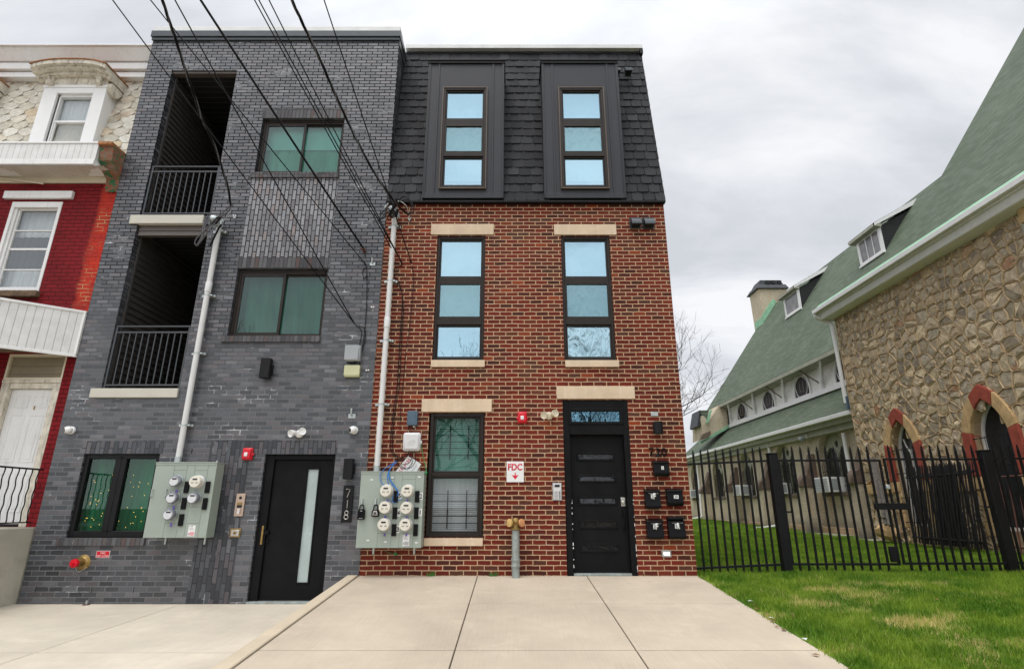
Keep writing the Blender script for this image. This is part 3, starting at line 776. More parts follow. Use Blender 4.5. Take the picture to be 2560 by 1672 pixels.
# black metal dormers
def dormer(xa, xb, rails, zt, wx):
    d = MB(); zb = Z6 + .015
    yf, yb_ = -.105, .62
    hw_ = rect(wx[0] + .01, wx[1] - .01, wx[2] + .01, wx[3] - .01)
    d.sheet(rect(xa, xb, zb, zt), [hw_], 'y', yf); d.reveal(hw_, 'y', yf, yf + .2)
    for X in (xa, xb): d.face([(X, yf, zb), (X, yb_, zb), (X, yb_, zt), (X, yf, zt)])
    d.box(wx[0] - .05, wx[1] + .05, yf + .2, yf + .23, wx[2] - .05, wx[3] + .05)
    for bx in (xa, xa + .18, xb - .18 - .035, xb - .035):
        bw = .035 if bx not in (xa, xb - .035) else .045
        d.box(bx, bx + bw, yf - .014, yf + .01, zb + .002, zt - .03)
    d.box(xa + .02, xb - .02, yf - .012, yf + .01, zb, zb + .10)
    d.box(xa - .0, xa + .02, yf - .02, yf + .05, zb, zt); d.box(xb - .02, xb, yf - .02, yf + .05, zb, zt)
    dd = d.build('dormer', M['metal_dark'], RB, bevel=.004)
    c = MB(); c.box(xa - .025, xb + .025, yf - .045, .75, zt, zt + .035); c.box(xa - .02, xb + .02, yf - .03, yf + .02, zt - .05, zt)
    c.face([(xa - .02, .47, zt + .036), (xb + .02, .47, zt + .036), (xb + .02, .56, zt + .22), (xa - .02, .56, zt + .22)])
    c.build('cap', M['black'], dd, bevel=.004)
    (wx0, wx1, wz0, wz1) = wx
    triple(RB, wx0, wx1, wz0, wz1, rails, yf - .035, (M['glass_blue'], M['glass_screen'], M['glass_blue']), M['blind_blue'], light=True)
    return dd
ZT = P('S', 1150, 166).z
DRR = (zz(309.5, 324), zz(393, 402.5))
wxl = (P('S', 1107, 360).x, P('S', 1215, 360).x, P('S', 1150, 480).z, P('S', 1150, 234).z)
wxr = (P('S', 1400.5, 360).x, P('S', 1511, 360).x, wxl[2], wxl[3])
dormer(-1.572, -.155, DRR, ZT, wxl)
dormer(.562, 1.99, DRR, ZT, wxr)

# mansard with individual shingles
MZ0, MZ1, MY0, MY1 = Z6 - .02, P('D', 1480, 120, .63).z, -.07, .63
def shingles(name, mat, par, O, U, V, N, ulen, vlen, tw, th, skip, shape='chop', lift=.016, seed=1, jit=.012, gap=.004):
    rg = random.Random(seed); mb = MB(); U, V, N = Vector(U), Vector(V), Vector(N); O = Vector(O)
    rows = int(vlen / th) + 1
    for r in range(rows):
        v0 = r * th; v1 = min(v0 + th * 1.12, vlen)
        if v1 <= v0: continue
        u = -(tw * .5 if r % 2 else 0) - rg.random() * jit
        while u < ulen:
            w = tw * (1 + rg.uniform(-.05, .05))
            a, b = max(u + gap / 2, 0), min(u + w - gap / 2, ulen)
            u += w
            if b - a < .02: continue
            if skip((a + b) / 2, (v0 + v1) / 2): continue
            c = min(.026, (b - a) * .2); dv = rg.uniform(-jit, jit) * .4; l = lift * rg.uniform(.75, 1.3)
            if shape == 'chop': pl = [(a, v1), (a, v0 + c + dv), (a + c * .45, v0 + c * .25 + dv), (a + c * 1.1, v0 + dv), (b - c * 1.1, v0 + dv), (b - c * .45, v0 + c * .25 + dv), (b, v0 + c + dv), (b, v1)]
            elif shape == 'hex': pl = [(a, v1), (a, v0 + th * .42 + dv), ((a + b) / 2 - (b - a) * .15, v0 - th * .12 + dv), ((a + b) / 2 + (b - a) * .15, v0 - th * .12 + dv), (b, v0 + th * .42 + dv), (b, v1)]
            else: pl = [(a, v1), (a, v0), (b, v0), (b, v1)]
            tl = rg.uniform(-.002, .003)
            top = [O + U * p + V * q + N * (l * (1 - (q - v0) / (v1 - v0) * .85) + (tl if p > (a + b) / 2 else 0)) for p, q in pl]
            bot = [O + U * p + V * q - N * .002 for p, q in pl]
            base = len(mb.v); mb.v += top + bot; n = len(pl)
            mb.f.append([base + i for i in range(n)]); mb.uv.append(None); mb.mi.append(0)
            for i in range(n):
                j = (i + 1) % n
                mb.f.append([base + i, base + n + i, base + n + j, base + j][::1]); mb.uv.append(None); mb.mi.append(0)
    return mb.build(name, mat, par, sharp=20)
sl = Vector((0, MY1 - MY0, MZ1 - MZ0)); slen = sl.length; V_ = sl.normalized(); N_ = Vector((0, -V_.z, V_.y))
def skipm(u, v):
    x = XB + u; z = MZ0 + V_.z * v
    return z < ZT + .05 and ((-1.50 < x < -.22) or (.63 < x < 1.93))
mb = MB()
mb.prism([(MY0, MZ0 - .01), (MY0, MZ0 + .0), (MY1, MZ1), (13.9, MZ1 - .3), (13.9, Z6 - .01)], 'x', XB + .002, XR + .0)
rf = mb.build('mansard_roof', M['black'], RB, sharp=0)
shingles('shingles', M['mansard_shingle'], rf, (XB, MY0, MZ0), (1, 0, 0), V_, N_, XR - XB + .02, slen, .205, slen / 20.5, skipm, seed=3, lift=.02, gap=.015)
mb = MB(); mb.box(XB, XR + .015, MY0 - .03, .0, MZ0 - .03, MZ0 - .0); mb.build('drip_edge', M['black'], rf)
mb = MB(); zt = MZ1
mb.box(XB, XR + .03, MY1 - .10, MY1 + .25, zt - .01, zt + .085); mb.build('roof_edge', M['cap_pale'], rf, bevel=.006)
mb = MB(); mb.box(XR - .03, XR + .035, MY1 - .10, MY1 + .2, zt - .14, zt - .02); mb.build('drip_edge', M['black'], rf)

# ------------------------------------------------------------------ front door of the red building
dx0, dx1, dz1 = DR[0], DR[1], DR[3]
dx1 = P('S', 1594, 1400).x; dx0 = P('S', 1410, 1100).x
zs = P('S', 1500, 1076).z
mb = MB(); y = .01
mb.box(dx0 + .002, dx0 + .09, y, .14, .0, dz1 - .002); mb.box(dx1 - .09, dx1 - .002, y, .14, .0, dz1 - .002)
mb.box(dx0 + .09, dx1 - .09, y, .14, dz1 - .13, dz1 - .002)
zta, ztb = P('S', 1480, 1060.5).z, P('S', 1480, 1019.7).z
mb.box(dx0 + .09, dx1 - .09, y, .14, zs - .06, zta)
frame_ring(mb, dx0 + .085, dx1 - .085, zta, ztb, .045, y - .012, .10)
fr = mb.build('door_frame', M['black_door'], RB, bevel=.005)
pane(fr, dx0 + .12, dx1 - .12, zta + .04, ztb - .04, .05, M['glass_transom'])
mb = MB(); mb.box(dx0 + .1, dx1 - .1, .12, .13, zta, ztb); mb.build('backing', M['dark'], fr)
lx0, lx1, lz0, lz1 = dx0 + .098, dx1 - .092, .03, zs - .065
mb = MB(); LY = .10
glz = [xz(1447, 1532.5, 1136, 1147, 'S', LY), xz(1447.5, 1534.5, 1191.5, 1201, 'S', LY), xz(1449.5, 1538, 1246, 1257.5, 'S', LY), xz(1452, 1541, 1304, 1316, 'S', LY), xz(1454.5, 1545, 1363, 1375, 'S', LY)]
gx0, gx1 = sum(a[0] for a in glz) / 5, sum(a[1] for a in glz) / 5
mb.sheet(rect(lx0, lx1, lz0, lz1), [rect(gx0, gx1, a[2], a[3]) for a in glz], 'y', LY)
for a in glz: mb.reveal(rect(gx0, gx1, a[2], a[3]), 'y', LY, LY + .03)
mb.reveal(rect(lx0, lx1, lz0, lz1), 'y', LY, LY + .04)
door = mb.build('door', M['black_door'], RB, sharp=0)
mb = MB()
for a in glz: frame_ring(mb, gx0 - .028, gx1 + .028, a[2] - .028, a[3] + .028, .026, LY - .012, LY + .004)
mb.build('moulding', M['black_door'], door, bevel=.004)
for a in glz: pane(door, gx0, gx1, a[2], a[3], LY + .014, M['glass_dark'])
mb = MB(); mb.box(gx0 - .05, gx1 + .05, LY + .04, LY + .05, lz0 + .2, lz1 - .1); mb.build('inner_panel', M['stained'], door)
a = xz(1551.5, 1564, 1243, 1265, 'S', LY)
mb = MB(); c = ((a[0] + a[1]) / 2, LY, (a[2] + a[3]) / 2); mb.box(a[0] + .004, a[1] - .006, LY - .012, LY, a[2], a[3]); mb.lathe((c[0], LY - .012, c[2] - .01), (0, -1, 0), [(.03, 0), (.03, .012), (.022, .022), (.008, .024)], 20)
mb.build('deadbolt', M['steel'], door, bevel=.005)
mb = MB(); a = xz(1556, 1563, 1268, 1325, 'S', LY)
xc = (a[0] + a[1]) / 2
mb.box(xc - .02, xc + .025, LY - .012, LY, a[3] - .12, a[3]); mb.tube(spline([(xc, LY - .01, a[3] - .03), (xc, LY - .055, a[3] - .05), (xc, LY - .06, (a[2] + a[3]) / 2), (xc, LY - .05, a[2] + .04), (xc, LY - .005, a[2] + .02)], 5), .011, 8); mb.box(xc - .014, xc + .014, LY - .01, LY, a[2], a[2] + .06)
mb.build('handle', M['black_gloss'], door, bevel=.003)
mb = MB(); mb.box(dx0 + .09, dx1 - .09, .0, .16, -.004, .028); mb.build('threshold', M['old_zinc'], RB, bevel=.004)
# scuffs where white paint shows on the jambs
mb = MB(); rg = random.Random(5)
for i in range(26):
    xx = dx0 + .088 if i % 2 else dx1 - .012; zc = .05 + 1.0 * rg.random(); mb.box(xx, xx + .006 + .008 * rg.random(), y - .0012, y, zc, zc + .012 + .05 * rg.random() ** 2)
mb.build('paint_chips', M['white_clean'], RB, sharp=0)

# ================================================================== DARK GREY BRICK BUILDING
GBD = thing('grey_brick_building', 'tall dark grey brick building with two recessed balconies and black door', 'building', (-4.6, 0, -.36))
ZP = P('S', 700, 98).z          # underside of parapet cap
LX0, LX1 = -6.50, -5.255
LU = (LX0, LX1, P('S', 400, 541).z, P('S', 500, 178).z); LL = (LX0, LX1, P('S', 400, 972).z, P('S', 400, 561.6).z)
WU = (-4.62, -3.10, P('S', 700, 434).z, P('S', 700, 297).z); WM = (-4.64, -3.11, P('S', 700, 841.5).z, P('S', 700, 671.7).z)
WG = (-6.53, -5.37, P('S', 300, 1343.6).z, P('S', 300, 1134).z)
DG = (-3.765, -2.69, -.375, P('S', 700, 1135).z)
z0b = -.6
m = MB(); hs = [rect(*LU), rect(*LL), rect(*WU), rect(*WM), rect(*WG)]
m.sheet([(XL, z0b), (DG[0], z0b), (DG[0], DG[3]), (DG[1], DG[3]), (DG[1], z0b), (XB, z0b), (XB, ZP), (XL, ZP)], hs, 'y', -.015)
for h in hs: m.reveal(h, 'y', -.015, .11)
m.reveal([(DG[0], z0b), (DG[0], DG[3]), (DG[1], DG[3]), (DG[1], z0b)], 'y', -.015, .12)
m.face([(XB, -.015, z0b), (XB, .30, z0b), (XB, .30, ZP), (XB, -.015, ZP)])
m.face([(XL, 9, z0b), (XL, -.015, z0b), (XL, -.015, ZP), (XL, 9, ZP)])
m.build('wall', M['grey_brick'], GBD, sharp=0)
m = MB(); m.box(XB - .3, XB - .001, .30, 9, Z6, ZP); m.build('side_siding', M['black_siding'], GBD, sharp=0)
m = MB(); m.box(XL + .05, XB - .05, 8.8, 9, z0b, ZP - .1); m.box(XL + .05, XB - .05, .1, 9, ZP - .2, ZP - .05); m.build('back_wall', M['black_siding'], GBD)
zc1 = P('S', 700, 76, -.08).z
m = MB(); m.box(XL - .03, XB + .03, -.075, .2, ZP - .005, zc1); m.box(XL - .015, XB + .015, -.05, -.015, ZP - .07, ZP - .005)
m.box(XB - .1, XB + .03, .2, 9, ZP - .005, zc1); m.box(XB, XB + .015, -.02, 9, ZP - .18, ZP - .005)
cp = m.build('parapet_cap', M['cap_metal'], GBD, bevel=.006)
m = MB(); m.box(XL - .02, XB + .01, -.05, .22, zc1 + .002, zc1 + .125); m.box(XB - .1, XB - .0, .2, 9, zc1, zc1 + .09); m.build('coping', M['cap_pale'], cp, bevel=.006)
# brick trims
def trim(x0, x1, z0, z1, name, mat, proud, par=GBD, rot=True, uvx=0):
    mb = MB(); mb.box(x0, x1, -.015 - proud, .0, z0, z1); return mb.build(name, mat, par, sharp=0, rotuv=rot)
SO = M['grey_brick_soldier']
trim(WU[0] - .02, WU[1] + .03, WU[3], P('S', 700, 274.6).z, 'soldier_course', M['grey_brick_low'] if 0 else SO, .003)
trim(WM[0] - .02, WM[1] + .03, WM[3], P('S', 700, 644.6).z, 'soldier_course', SO, .003)
trim(WG[0] - .05, WG[1] + .03, WG[3], P('S', 300, 1102.7).z, 'soldier_course', M['grey_brick_low'], .003)
trim(-4.62, DG[1] + .02, DG[3], P('S', 700, 1100.7).z, 'soldier_course', M['grey_brick_low'], .003)
trim(WU[0] - .05, WU[1] + .0, P('S', 700, 446.9).z, WU[2], 'brick_sill', SO, .035)
trim(WM[0] - .07, WM[1] + .0, P('S', 700, 856).z, WM[2], 'brick_sill', SO, .035)
trim(WG[0] - .10, WG[1] + .02, P('S', 300, 1363).z, WG[2], 'brick_sill', SO, .035)
trim(WU[0] - .02, WU[1] + .0, P('S', 700, 644.6).z, P('S', 700, 446.9).z, 'vertical_brick_panel', M['grey_brick_vertical'], .004)
trim(-4.62, -4.0, z0b, DG[3], 'vertical_brick_panel', M['grey_brick_low'], .004)
# loggias
def loggia(L, name_hdr=False):
    x0, x1, z0, z1 = L; D = 3.4
    mb = MB()
    n = int((z1 - z0) / .112) + 1
    for i in range(n):
        a = z0 + i * .112; b = min(a + .112, z1)
        for (X, s) in ((x0 - .002, 1), (x1 + .002, -1)):
            q = [(X + s * .032, .11, a), (X + s * .032, D, a), (X + s * .004, D, b), (X + s * .004, .11, b)]
            mb.face(q if s > 0 else q[::-1])
            q = [(X + s * .032, .11, a), (X + s * .032, D, a), (X, D, a), (X, .11, a)]
            mb.face(q)
        mb.face([(x0, D - .018, a), (x1, D - .018, a), (x1, D - .004, b), (x0, D - .004, b)])
    mb.box(x0 - .001, x0 + .03, .11, .15, z0, z1); mb.box(x1 - .03, x1 + .001, .11, .15, z0, z1)
    k = int(D / .15)
    for i in range(k): mb.face([(x0, .11 + i * .15, z1 - .002), (x1, .11 + i * .15, z1 - .002), (x1, .11 + (i + 1) * .15, z1 + .012 - .002), (x0, .11 + (i + 1) * .15, z1 + .012 - .002)][::-1])
    lg = mb.build('balcony_recess', M['loggia_siding'], GBD, sharp=0)
    mb = MB(); mb.box(x0 - .1, x1 + .1, .0, D + .2, z0 - .14, z0); mb.build('balcony_floor', M['black'], lg)
    mb = MB(); mb.box(x0, x1, .0, D, z1, z1 + .05); mb.box(x0 - .06, x0 - .02, .11, D, z0, z1); mb.box(x1 + .02, x1 + .06, .11, D, z0, z1); mb.box(x0, x1, D + .01, D + .05, z0, z1); mb.build('balcony_lining', M['dark'], lg)
    return lg
l1 = loggia(LU); l2 = loggia(LL)
mb = MB(); mb.box(LU[0], LU[1], .01, .12, LU[3] - .05, LU[3] - .001); mb.build('header_board', M['taupe'], l1)
mb = MB(); zt = LL[3]
mb.box(LL[0] + .02, LL[1] - .01, .03, .12, zt - .19, zt - .001)
mb.hexa([(LL[0] + .02, .012, zt - .11), (LL[1], .012, zt - .11), (LL[1], .03, zt - .11), (LL[0] + .02, .03, zt - .11), (LL[0] + .02, .024, zt - .02), (LL[1], .024, zt - .02), (LL[1], .03, zt - .02), (LL[0] + .02, .03, zt - .02)])
mb.hexa([(LL[0] + .02, .012, zt - .20), (LL[1], .012, zt - .20), (LL[1], .03, zt - .20), (LL[0] + .02, .03, zt - .20), (LL[0] + .02, .024, zt - .115), (LL[1], .024, zt - .115), (LL[1], .03, zt - .115), (LL[0] + .02, .03, zt - .115)])
mb.build('header_board', M['taupe'], l2, sharp=0)
def rail(L, ptop, pmid):
    x0, x1, z0 = L[0] + .015, L[1] - .012, L[2]; y = .02
    zt, zm = P('S', 400, ptop, y).z, P('S', 400, pmid, y).z
    mb = MB(); mb.box(x0, x1, y - .02, y + .02, zt - .012, zt + .012); mb.box(x0 + .02, x1 - .02, y - .014, y + .014, zm - .014, zm + .014); mb.box(x0 + .02, x1 - .02, y - .014, y + .014, z0 + .05, z0 + .078)
    mb.box(x0, x0 + .03, y - .015, y + .015, z0, zt - .012); mb.box(x1 - .03, x1, y - .015, y + .015, z0, zt - .012)
    r = mb.build('railing', M['railing'], GBD, bevel=.003)
    n = 10; bal = None
    for i in range(n):
        xc = x0 + .03 + (x1 - x0 - .06) * (i + 1) / (n + 1)
        if bal is None:
            mb = MB(); mb.box(xc - .008, xc + .008, y - .008, y + .008, z0 + .078, zm - .014); bal = mb.build('baluster', M['railing'], r); bx = xc; o = bal
        else:
            o = bal.copy(); COL.objects.link(o); o.parent = r; o.location.x = xc - bx
    return r
rail(LU, 418, 430); rail(LL, 816.5, 831)
slabp((LU[0] - .13, P('S', 512, 550).x, P('S', 400, 562).z, LU[2] - .0), -.055, .05, 'balcony_sill', M['pale_sill'], GBD)
slabp((LL[0] - .13, LL[1] + .0, P('S', 400, 994.7).z, LL[2] - .0), -.055, .05, 'balcony_sill', M['pale_sill'], GBD)
# sliding windows
def slider(Wd, back, yin=.05, refl=M['glass_green'], mat=M['bronze']):
    x0, x1, z0, z1 = Wd[0] + .003, Wd[1] - .003, Wd[2] + .003, Wd[3] - .003
    mb = MB(); frame_ring(mb, x0, x1, z0, z1, .045, yin, yin + .09)
    xm = (x0 + x1) / 2 + .02
    mb.box(x0 + .045, x1 - .045, yin + .01, yin + .06, z1 - .075, z1 - .045)
    frame_ring(mb, x0 + .045, xm + .02, z0 + .045, z1 - .07, .045, yin + .012, yin + .04); frame_ring(mb, xm - .02, x1 - .045, z0 + .045, z1 - .07, .032, yin + .045, yin + .075)
    w = mb.build('window', mat, GBD, bevel=.004)
    pane(w, x0 + .08, xm, z0 + .08, z1 - .1, yin + .026, refl); pane(w, xm, x1 - .07, z0 + .07, z1 - .1, yin + .06, refl)
    backing(w, x0, x1, z0, z1, yin + .16, back)
    return w
w = slider(WU, M['curtain_green']); w2 = slider(WM, M['curtain_grey_green'])
mb = MB(); mb.face([(WU[0] + .05, .19, WU[2] + .62), (WU[1] - .05, .19, WU[2] + .62), (WU[1] - .05, .19, WU[3] - .05), (WU[0] + .05, .19, WU[3] - .05)]); mb.build('blind', M['blind_blue'], w, sharp=0)
x0, x1, z0, z1 = WG[0] + .003, WG[1] - .003, WG[2] + .003, WG[3] - .003
mb = MB(); yin = .02; frame_ring(mb, x0, x1, z0, z1, .065, yin, yin + .09, .09, .07); xm = (x0 + x1) / 2 - .02; mb.box(xm - .085, xm + .085, yin - .004, yin + .08, z0 + .09, z1 - .07)
mb.box(xm - .006, xm + .006, yin - .012, yin, z0 + .05, z1 - .03)
w = mb.build('window', M['black'], GBD, bevel=.006)
pane(w, x0 + .06, xm - .08, z0 + .08, z1 - .06, yin + .04, M['glass_low']); pane(w, xm + .08, x1 - .06, z0 + .08, z1 - .06, yin + .04, M['glass_low'])
backing(w, x0, x1, z0, z1, yin + .2, M['curtain_dark_green'])
mb = MB(); rg = random.Random(11)
for k in range(9):
    xx = x0 + .12 + (x1 - x0 - .2) * k / 8
    for j in range(rg.randint(5, 8)):
        c = Vector((xx + rg.uniform(-.03, .03), yin + .12, z0 + .12 + rg.random() * (z1 - z0 - .42)))
        mb.lathe(c, (0, 0, 1), [(.001, -.0036), (.0036, 0), (.001, .0036)], 5)
mb.build('fairy_lights', M['fairy'], w)
# door of the grey building
mb = MB(); x0, x1, z1 = DG[0] + .003, DG[1] - .003, DG[3] - .003; zb = -.36; y = .03
mb.box(x0, x0 + .13, y, .16, zb, z1); mb.box(x1 - .05, x1, y, .16, zb, z1); mb.box(x0 + .13, x1 - .05, y, .16, z1 - .075, z1)
f2 = mb.build('door_frame', M['black_door'], GBD, bevel=.006)
a = (x0 + .135, x1 - .054, zb + .025, z1 - .08); LY = .07
gl = xz(0, 1, 1173, 1455, 'S', LY); sx0, sx1 = P('S', 768, 1190, LY).x, P('S', 795, 1190, LY).x
sx0, sx1 = (P('S', 769, 1180, LY).x + P('S', 743.5, 1450, LY).x) / 2, (P('S', 796, 1180, LY).x + P('S', 770, 1450, LY).x) / 2
mb = MB(); mb.sheet(rect(*a), [rect(sx0, sx1, gl[2], gl[3])], 'y', LY); mb.reveal(rect(sx0, sx1, gl[2], gl[3]), 'y', LY, LY + .03); mb.reveal(rect(*a), 'y', LY, LY + .05)
d2 = mb.build('door', M['black_door'], GBD, sharp=0)
mb = MB(); frame_ring(mb, sx0 - .022, sx1 + .022, gl[2] - .022, gl[3] + .022, .022, LY - .012, LY + .004); mb.build('moulding', M['black_door'], d2, bevel=.003)
mb = MB(); mb.box(sx0, sx1, LY + .012, LY + .016, gl[2], gl[3]); mb.build('pane', M['frosted'], d2)
hp = P('R6', 884, 990, LY)
mb = MB(); mb.box(hp.x - .014, hp.x + .014, LY - .055, LY - .04, hp.z - .13, hp.z + .13); mb.box(hp.x - .016, hp.x + .016, LY - .045, LY, hp.z - .12, hp.z - .09); mb.box(hp.x - .016, hp.x + .016, LY - .045, LY, hp.z + .09, hp.z + .12); mb.build('handle', M['brass'], d2, bevel=.004)
mb = MB(); hp = P('R6', 915, 972, LY); mb.lathe((hp.x, LY, hp.z), (0, -1, 0), [(.035, 0), (.035, .035), (.028, .045), (.003, .046)], 18); mb.lathe((hp.x + .01, LY, hp.z - .12), (0, -1, 0), [(.022, 0), (.022, .015), (.003, .016)], 14); mb.build('lock', M['black_gloss'], d2)
mb = MB(); mb.box(DG[0], DG[1], -.03, .16, -.40, -.335); mb.build('threshold', M['old_zinc'], GBD, bevel=.004)
# weep vents: small dark slots in the bed joints
mb = MB()
for (tg, pts) in (('R3', [(197, 1408), (498, 1410), (725, 1410), (948, 1410), (1038, 664)]), ('R6', [(392, 410)])):
    for (a, b) in pts:
        p = P(tg, a, b); mb.box(p.x - .005, p.x + .005, -.0175, -.01, p.z - .035, p.z + .035)
mb.build('weep_holes', M['dark'], GBD, sharp=0)
mb = MB()
for (a, b) in [(178, 1478), (1230, 1478), (40, 1478), (925, 1490)]:
    p = P('S4', a, b); mb.box(p.x - .005, p.x + .005, -.002, .01, p.z - .03, p.z + .03)
for (a, b) in [(345, 62), (500, 60), (660, 60)]:
    p = P('S4', a, b); mb.box(p.x - .005, p.x + .005, -.002, .01, p.z - .03, p.z + .03)
mb.build('weep_holes', M['dark'], RB, sharp=0)

# ================================================================== PAINTED ROW HOUSE (left)
RH = thing('painted_row_house', 'old crimson painted row house with cream slate mansard and white trim', 'house', (-9, 0, -.36))
RY = .06
HW = (-8.86, -7.965, P('S', 60, 726, RY).z, P('S', 60, 505, RY).z)
ZPF = .66
ZC0 = P('R1', 600, 1275, RY).z        # top of painted wall
DO = (-8.17, -7.215, ZPF, P('S', 60, 956, RY).z); SD = (-8.17, -7.215, DO[3] + .0, P('R3', 200, 140, RY).z)
m = MB()
m.sheet([(-13, -.6), (XL, -.6), (XL, ZC0 + .6), (-13, ZC0 + .6)], [rect(*HW), rect(DO[0], DO[1], DO[2], SD[3])], 'y', RY)
m.reveal(rect(*HW), 'y', RY, RY + .14); m.reveal(rect(DO[0], DO[1], DO[2], SD[3]), 'y', RY, RY + .2)
m.build('wall', M['painted_brick'], RH, sharp=0)
m = MB(); m.box(-13, XL, RY + 5, RY + 6, -.6, 9); m.build('back_wall', M['dark'], RH)
slabp((HW[0] - .15, HW[1] + .17, P('S', 60, 499.5, RY).z, P('S', 60, 481.5, RY).z), RY - .06, RY, 'window_header', M['white'], RH)
mb = MB(); rgx = random.Random(3)
mb.box(HW[0] - .05, HW[1] + .03, RY - .08, RY + .02, HW[2] - .14, HW[2] - .02); sw = mb.build('window_sill', M['rotten'], RH, bevel=.02)
x0, x1, z0, z1 = HW[0] + .002, HW[1] - .002, HW[2], HW[3] - .002
mb = MB(); frame_ring(mb, x0, x1, z0 - .02, z1, .055, RY - .01, RY + .12, .07, .11)
mb.box(x0, x0 + .10, RY + .02, RY + .13, z0, z1)
zr = [P('S', 60, q, RY).z for q in (573, 619, 671)]
mb.box(x0 + .05, x1 - .05, RY + .06, RY + .10, zr[1] - .02, zr[1] + .02)
for q in (zr[0], zr[2]): mb.box(x0 + .05, x1 - .05, RY + .055, RY + .08, q - .012, q + .012)
frame_ring(mb, x0 + .10, x1 - .055, z0 + .05, z1 - .11, .03, RY + .05, RY + .09)
w = mb.build('window', M['white'], RH, bevel=.004)
pane(w, x0 + .06, x1 - .06, zr[0], z1 - .1, RY + .085, M['glass_plain']); pane(w, x0 + .06, x1 - .06, z0 + .04, zr[0], RY + .075, M['glass_plain'])
backing(w, x0, x1, z0, zr[2], RY + .2, M['curtain_white']); backing(w, x0, x1, zr[2], zr[0], RY + .22, M['interior']); backing(w, x0, x1, zr[0], z1, RY + .2, M['curtain_white'])  # middle sheet is coloured dark for the unlit room, no cloth there
# door
mb = MB(); x0, x1, z0, z1 = DO[0] + .002, DO[1] - .002, DO[2], DO[3]
mb.box(x1 - .12, x1, RY + .01, RY + .16, z0, z1); mb.box(x0, x0 + .12, RY + .01, RY + .16, z0, z1); mb.box(x0, x1, RY + .0, RY + .16, z1, z1 + .05); mb.box(x0 + .12, x1 - .12, RY + .03, RY + .16, z1 - .09, z1)
f = mb.build('door_frame', M['peeling'], RH, bevel=.006)
mb = MB(); lx0, lx1, lz0, lz1 = x0 + .125, x1 - .125, z0 + .04, z1 - .095; Yd = RY + .09
mb.box(lx0, lx1, Yd, Yd + .045, lz0, lz1)
wl_, hl = lx1 - lx0, lz1 - lz0
d3 = mb.build('door', M['white'], RH, bevel=.004)
mb = MB()
for (ua, ub) in ((.13, .45), (.55, .87)):
    for (va, vb) in ((.08, .36), (.44, .80), (.855, .95)):
        xa, xb, za, zb = lx0 + ua * wl_, lx0 + ub * wl_, lz0 + va * hl, lz0 + vb * hl
        frame_ring(mb, xa, xb, za, zb, .018, Yd - .007, Yd + .002); mb.box(xa + .05, xb - .05, Yd - .005, Yd + .002, za + .05, zb - .05)
mb.build('moulding', M['white'], d3, bevel=.004)
mb = MB(); mb.box(lx1 - .06, lx1 - .03, Yd - .01, Yd, lz0 + 1.25, lz0 + 1.31); mb.build('latch', M['brass'], d3)
mb = MB(); mb.box(lx0 + .42, lx0 + .44, Yd - .01, Yd, lz0 + 1.72, lz0 + 1.78); mb.build('hook', M['brass'], d3)
mb = MB(); mb.box(SD[0] + .03, SD[1] - .04, RY + .05, RY + .09, SD[2] + .05, SD[3] - .0); s_ = mb.build('siding_panel', M['beige_siding'], RH, sharp=0)
mb = MB(); frame_ring(mb, SD[0] + .002, SD[1] - .002, SD[2] + .05, SD[3], .035, RY + .01, RY + .09); mb.build('siding_frame', M['cream_plastic'], RH)
# cornice: boxed gutter with vinyl, decayed wooden end bracket
GZ0, GZ1 = P('R1', 400, 1150, -.32).z, P('R1', 400, 1000, -.32).z
ZF = P('R1', 600, 1212, RY).z
mb = MB(); mb.box(-13, -7.26, -.33, .1, GZ0 + .1, GZ1); mb.build('gutter_box', M['vinyl_vertical'], RH, sharp=0)
mb = MB(); mb.box(-13, -7.24, -.345, .1, GZ1, GZ1 + .04); mb.box(-13, -7.24, -.37, .0, GZ0 - .0, GZ0 + .1); mb.build('gutter_trim', M['white'], RH, bevel=.006)
mb = MB()
n = 40
for i in range(n):
    xa, xb = -13 + (5.9) * i / n, -13 + 5.9 * (i + 1) / n
    sag = lambda x: .0 - .09 * max(0, math.sin((x + 9.6) * 1.1)) * (1 if x > -10 else 1)
    mb.face([(xa, -.32, GZ0 + .0 + sag(xa) * .1), (xb, -.32, GZ0 + .0 + sag(xb) * .1), (xb, RY - .03, ZF + sag(xb)), (xa, RY - .03, ZF + sag(xa))][::-1])
mb.build('soffit', M['vinyl_soffit'], RH, sharp=0)
mb = MB(); mb.box(-13, -7.16, RY - .04, RY, ZC0, ZF + .12); mb.build('frieze', M['cream_plastic'], RH, bevel=.004)
mb = MB(); mb.tube([P('R1', 0, 1235, -.0), P('R1', 300, 1275, -.05)], .014, 6); mb.build('loose_trim', M['cream_plastic'], RH)
mb = MB()
mb.prism([(-.30, GZ1 - .03), (-.30, GZ1 - .14), (-.27, GZ1 - .30), (-.22, GZ1 - .33), (-.18, GZ0 + .02), (-.02, GZ0 - .07), (.03, GZ0 - .3), (.05, ZC0), (.1, ZC0), (.1, GZ1)], 'x', -7.24, XL - .004)
pts_ = mb.build('cornice_bracket', None, RH)
def decay():
    t = NT('decayed_paint'); v = t.obj(); n = t.noise(v, 9, 5, .7, .8)
    c = t.ramp(n, [(.0, (.03, .12, .05)), (.42, (.05, .16, .07)), (.47, (.30, .06, .03)), (.53, (.20, .15, .10)), (.6, (.14, .10, .07)), (.66, (.03, .09, .04)), (1, (.30, .27, .2))], 'CONSTANT')
    return t.fin(c, .9, 0, t.bump(n, 1, .04))
M['decayed_paint'] = decay(); pts_.data.materials.clear(); pts_.data.materials.append(M['decayed_paint'])
mb = MB(); mb.box(-7.26, XL - .01, -.36, .1, GZ1 - .03, GZ1 + .03); mb.build('rusted_flashing', M['rust_edge'], RH, bevel=.008)
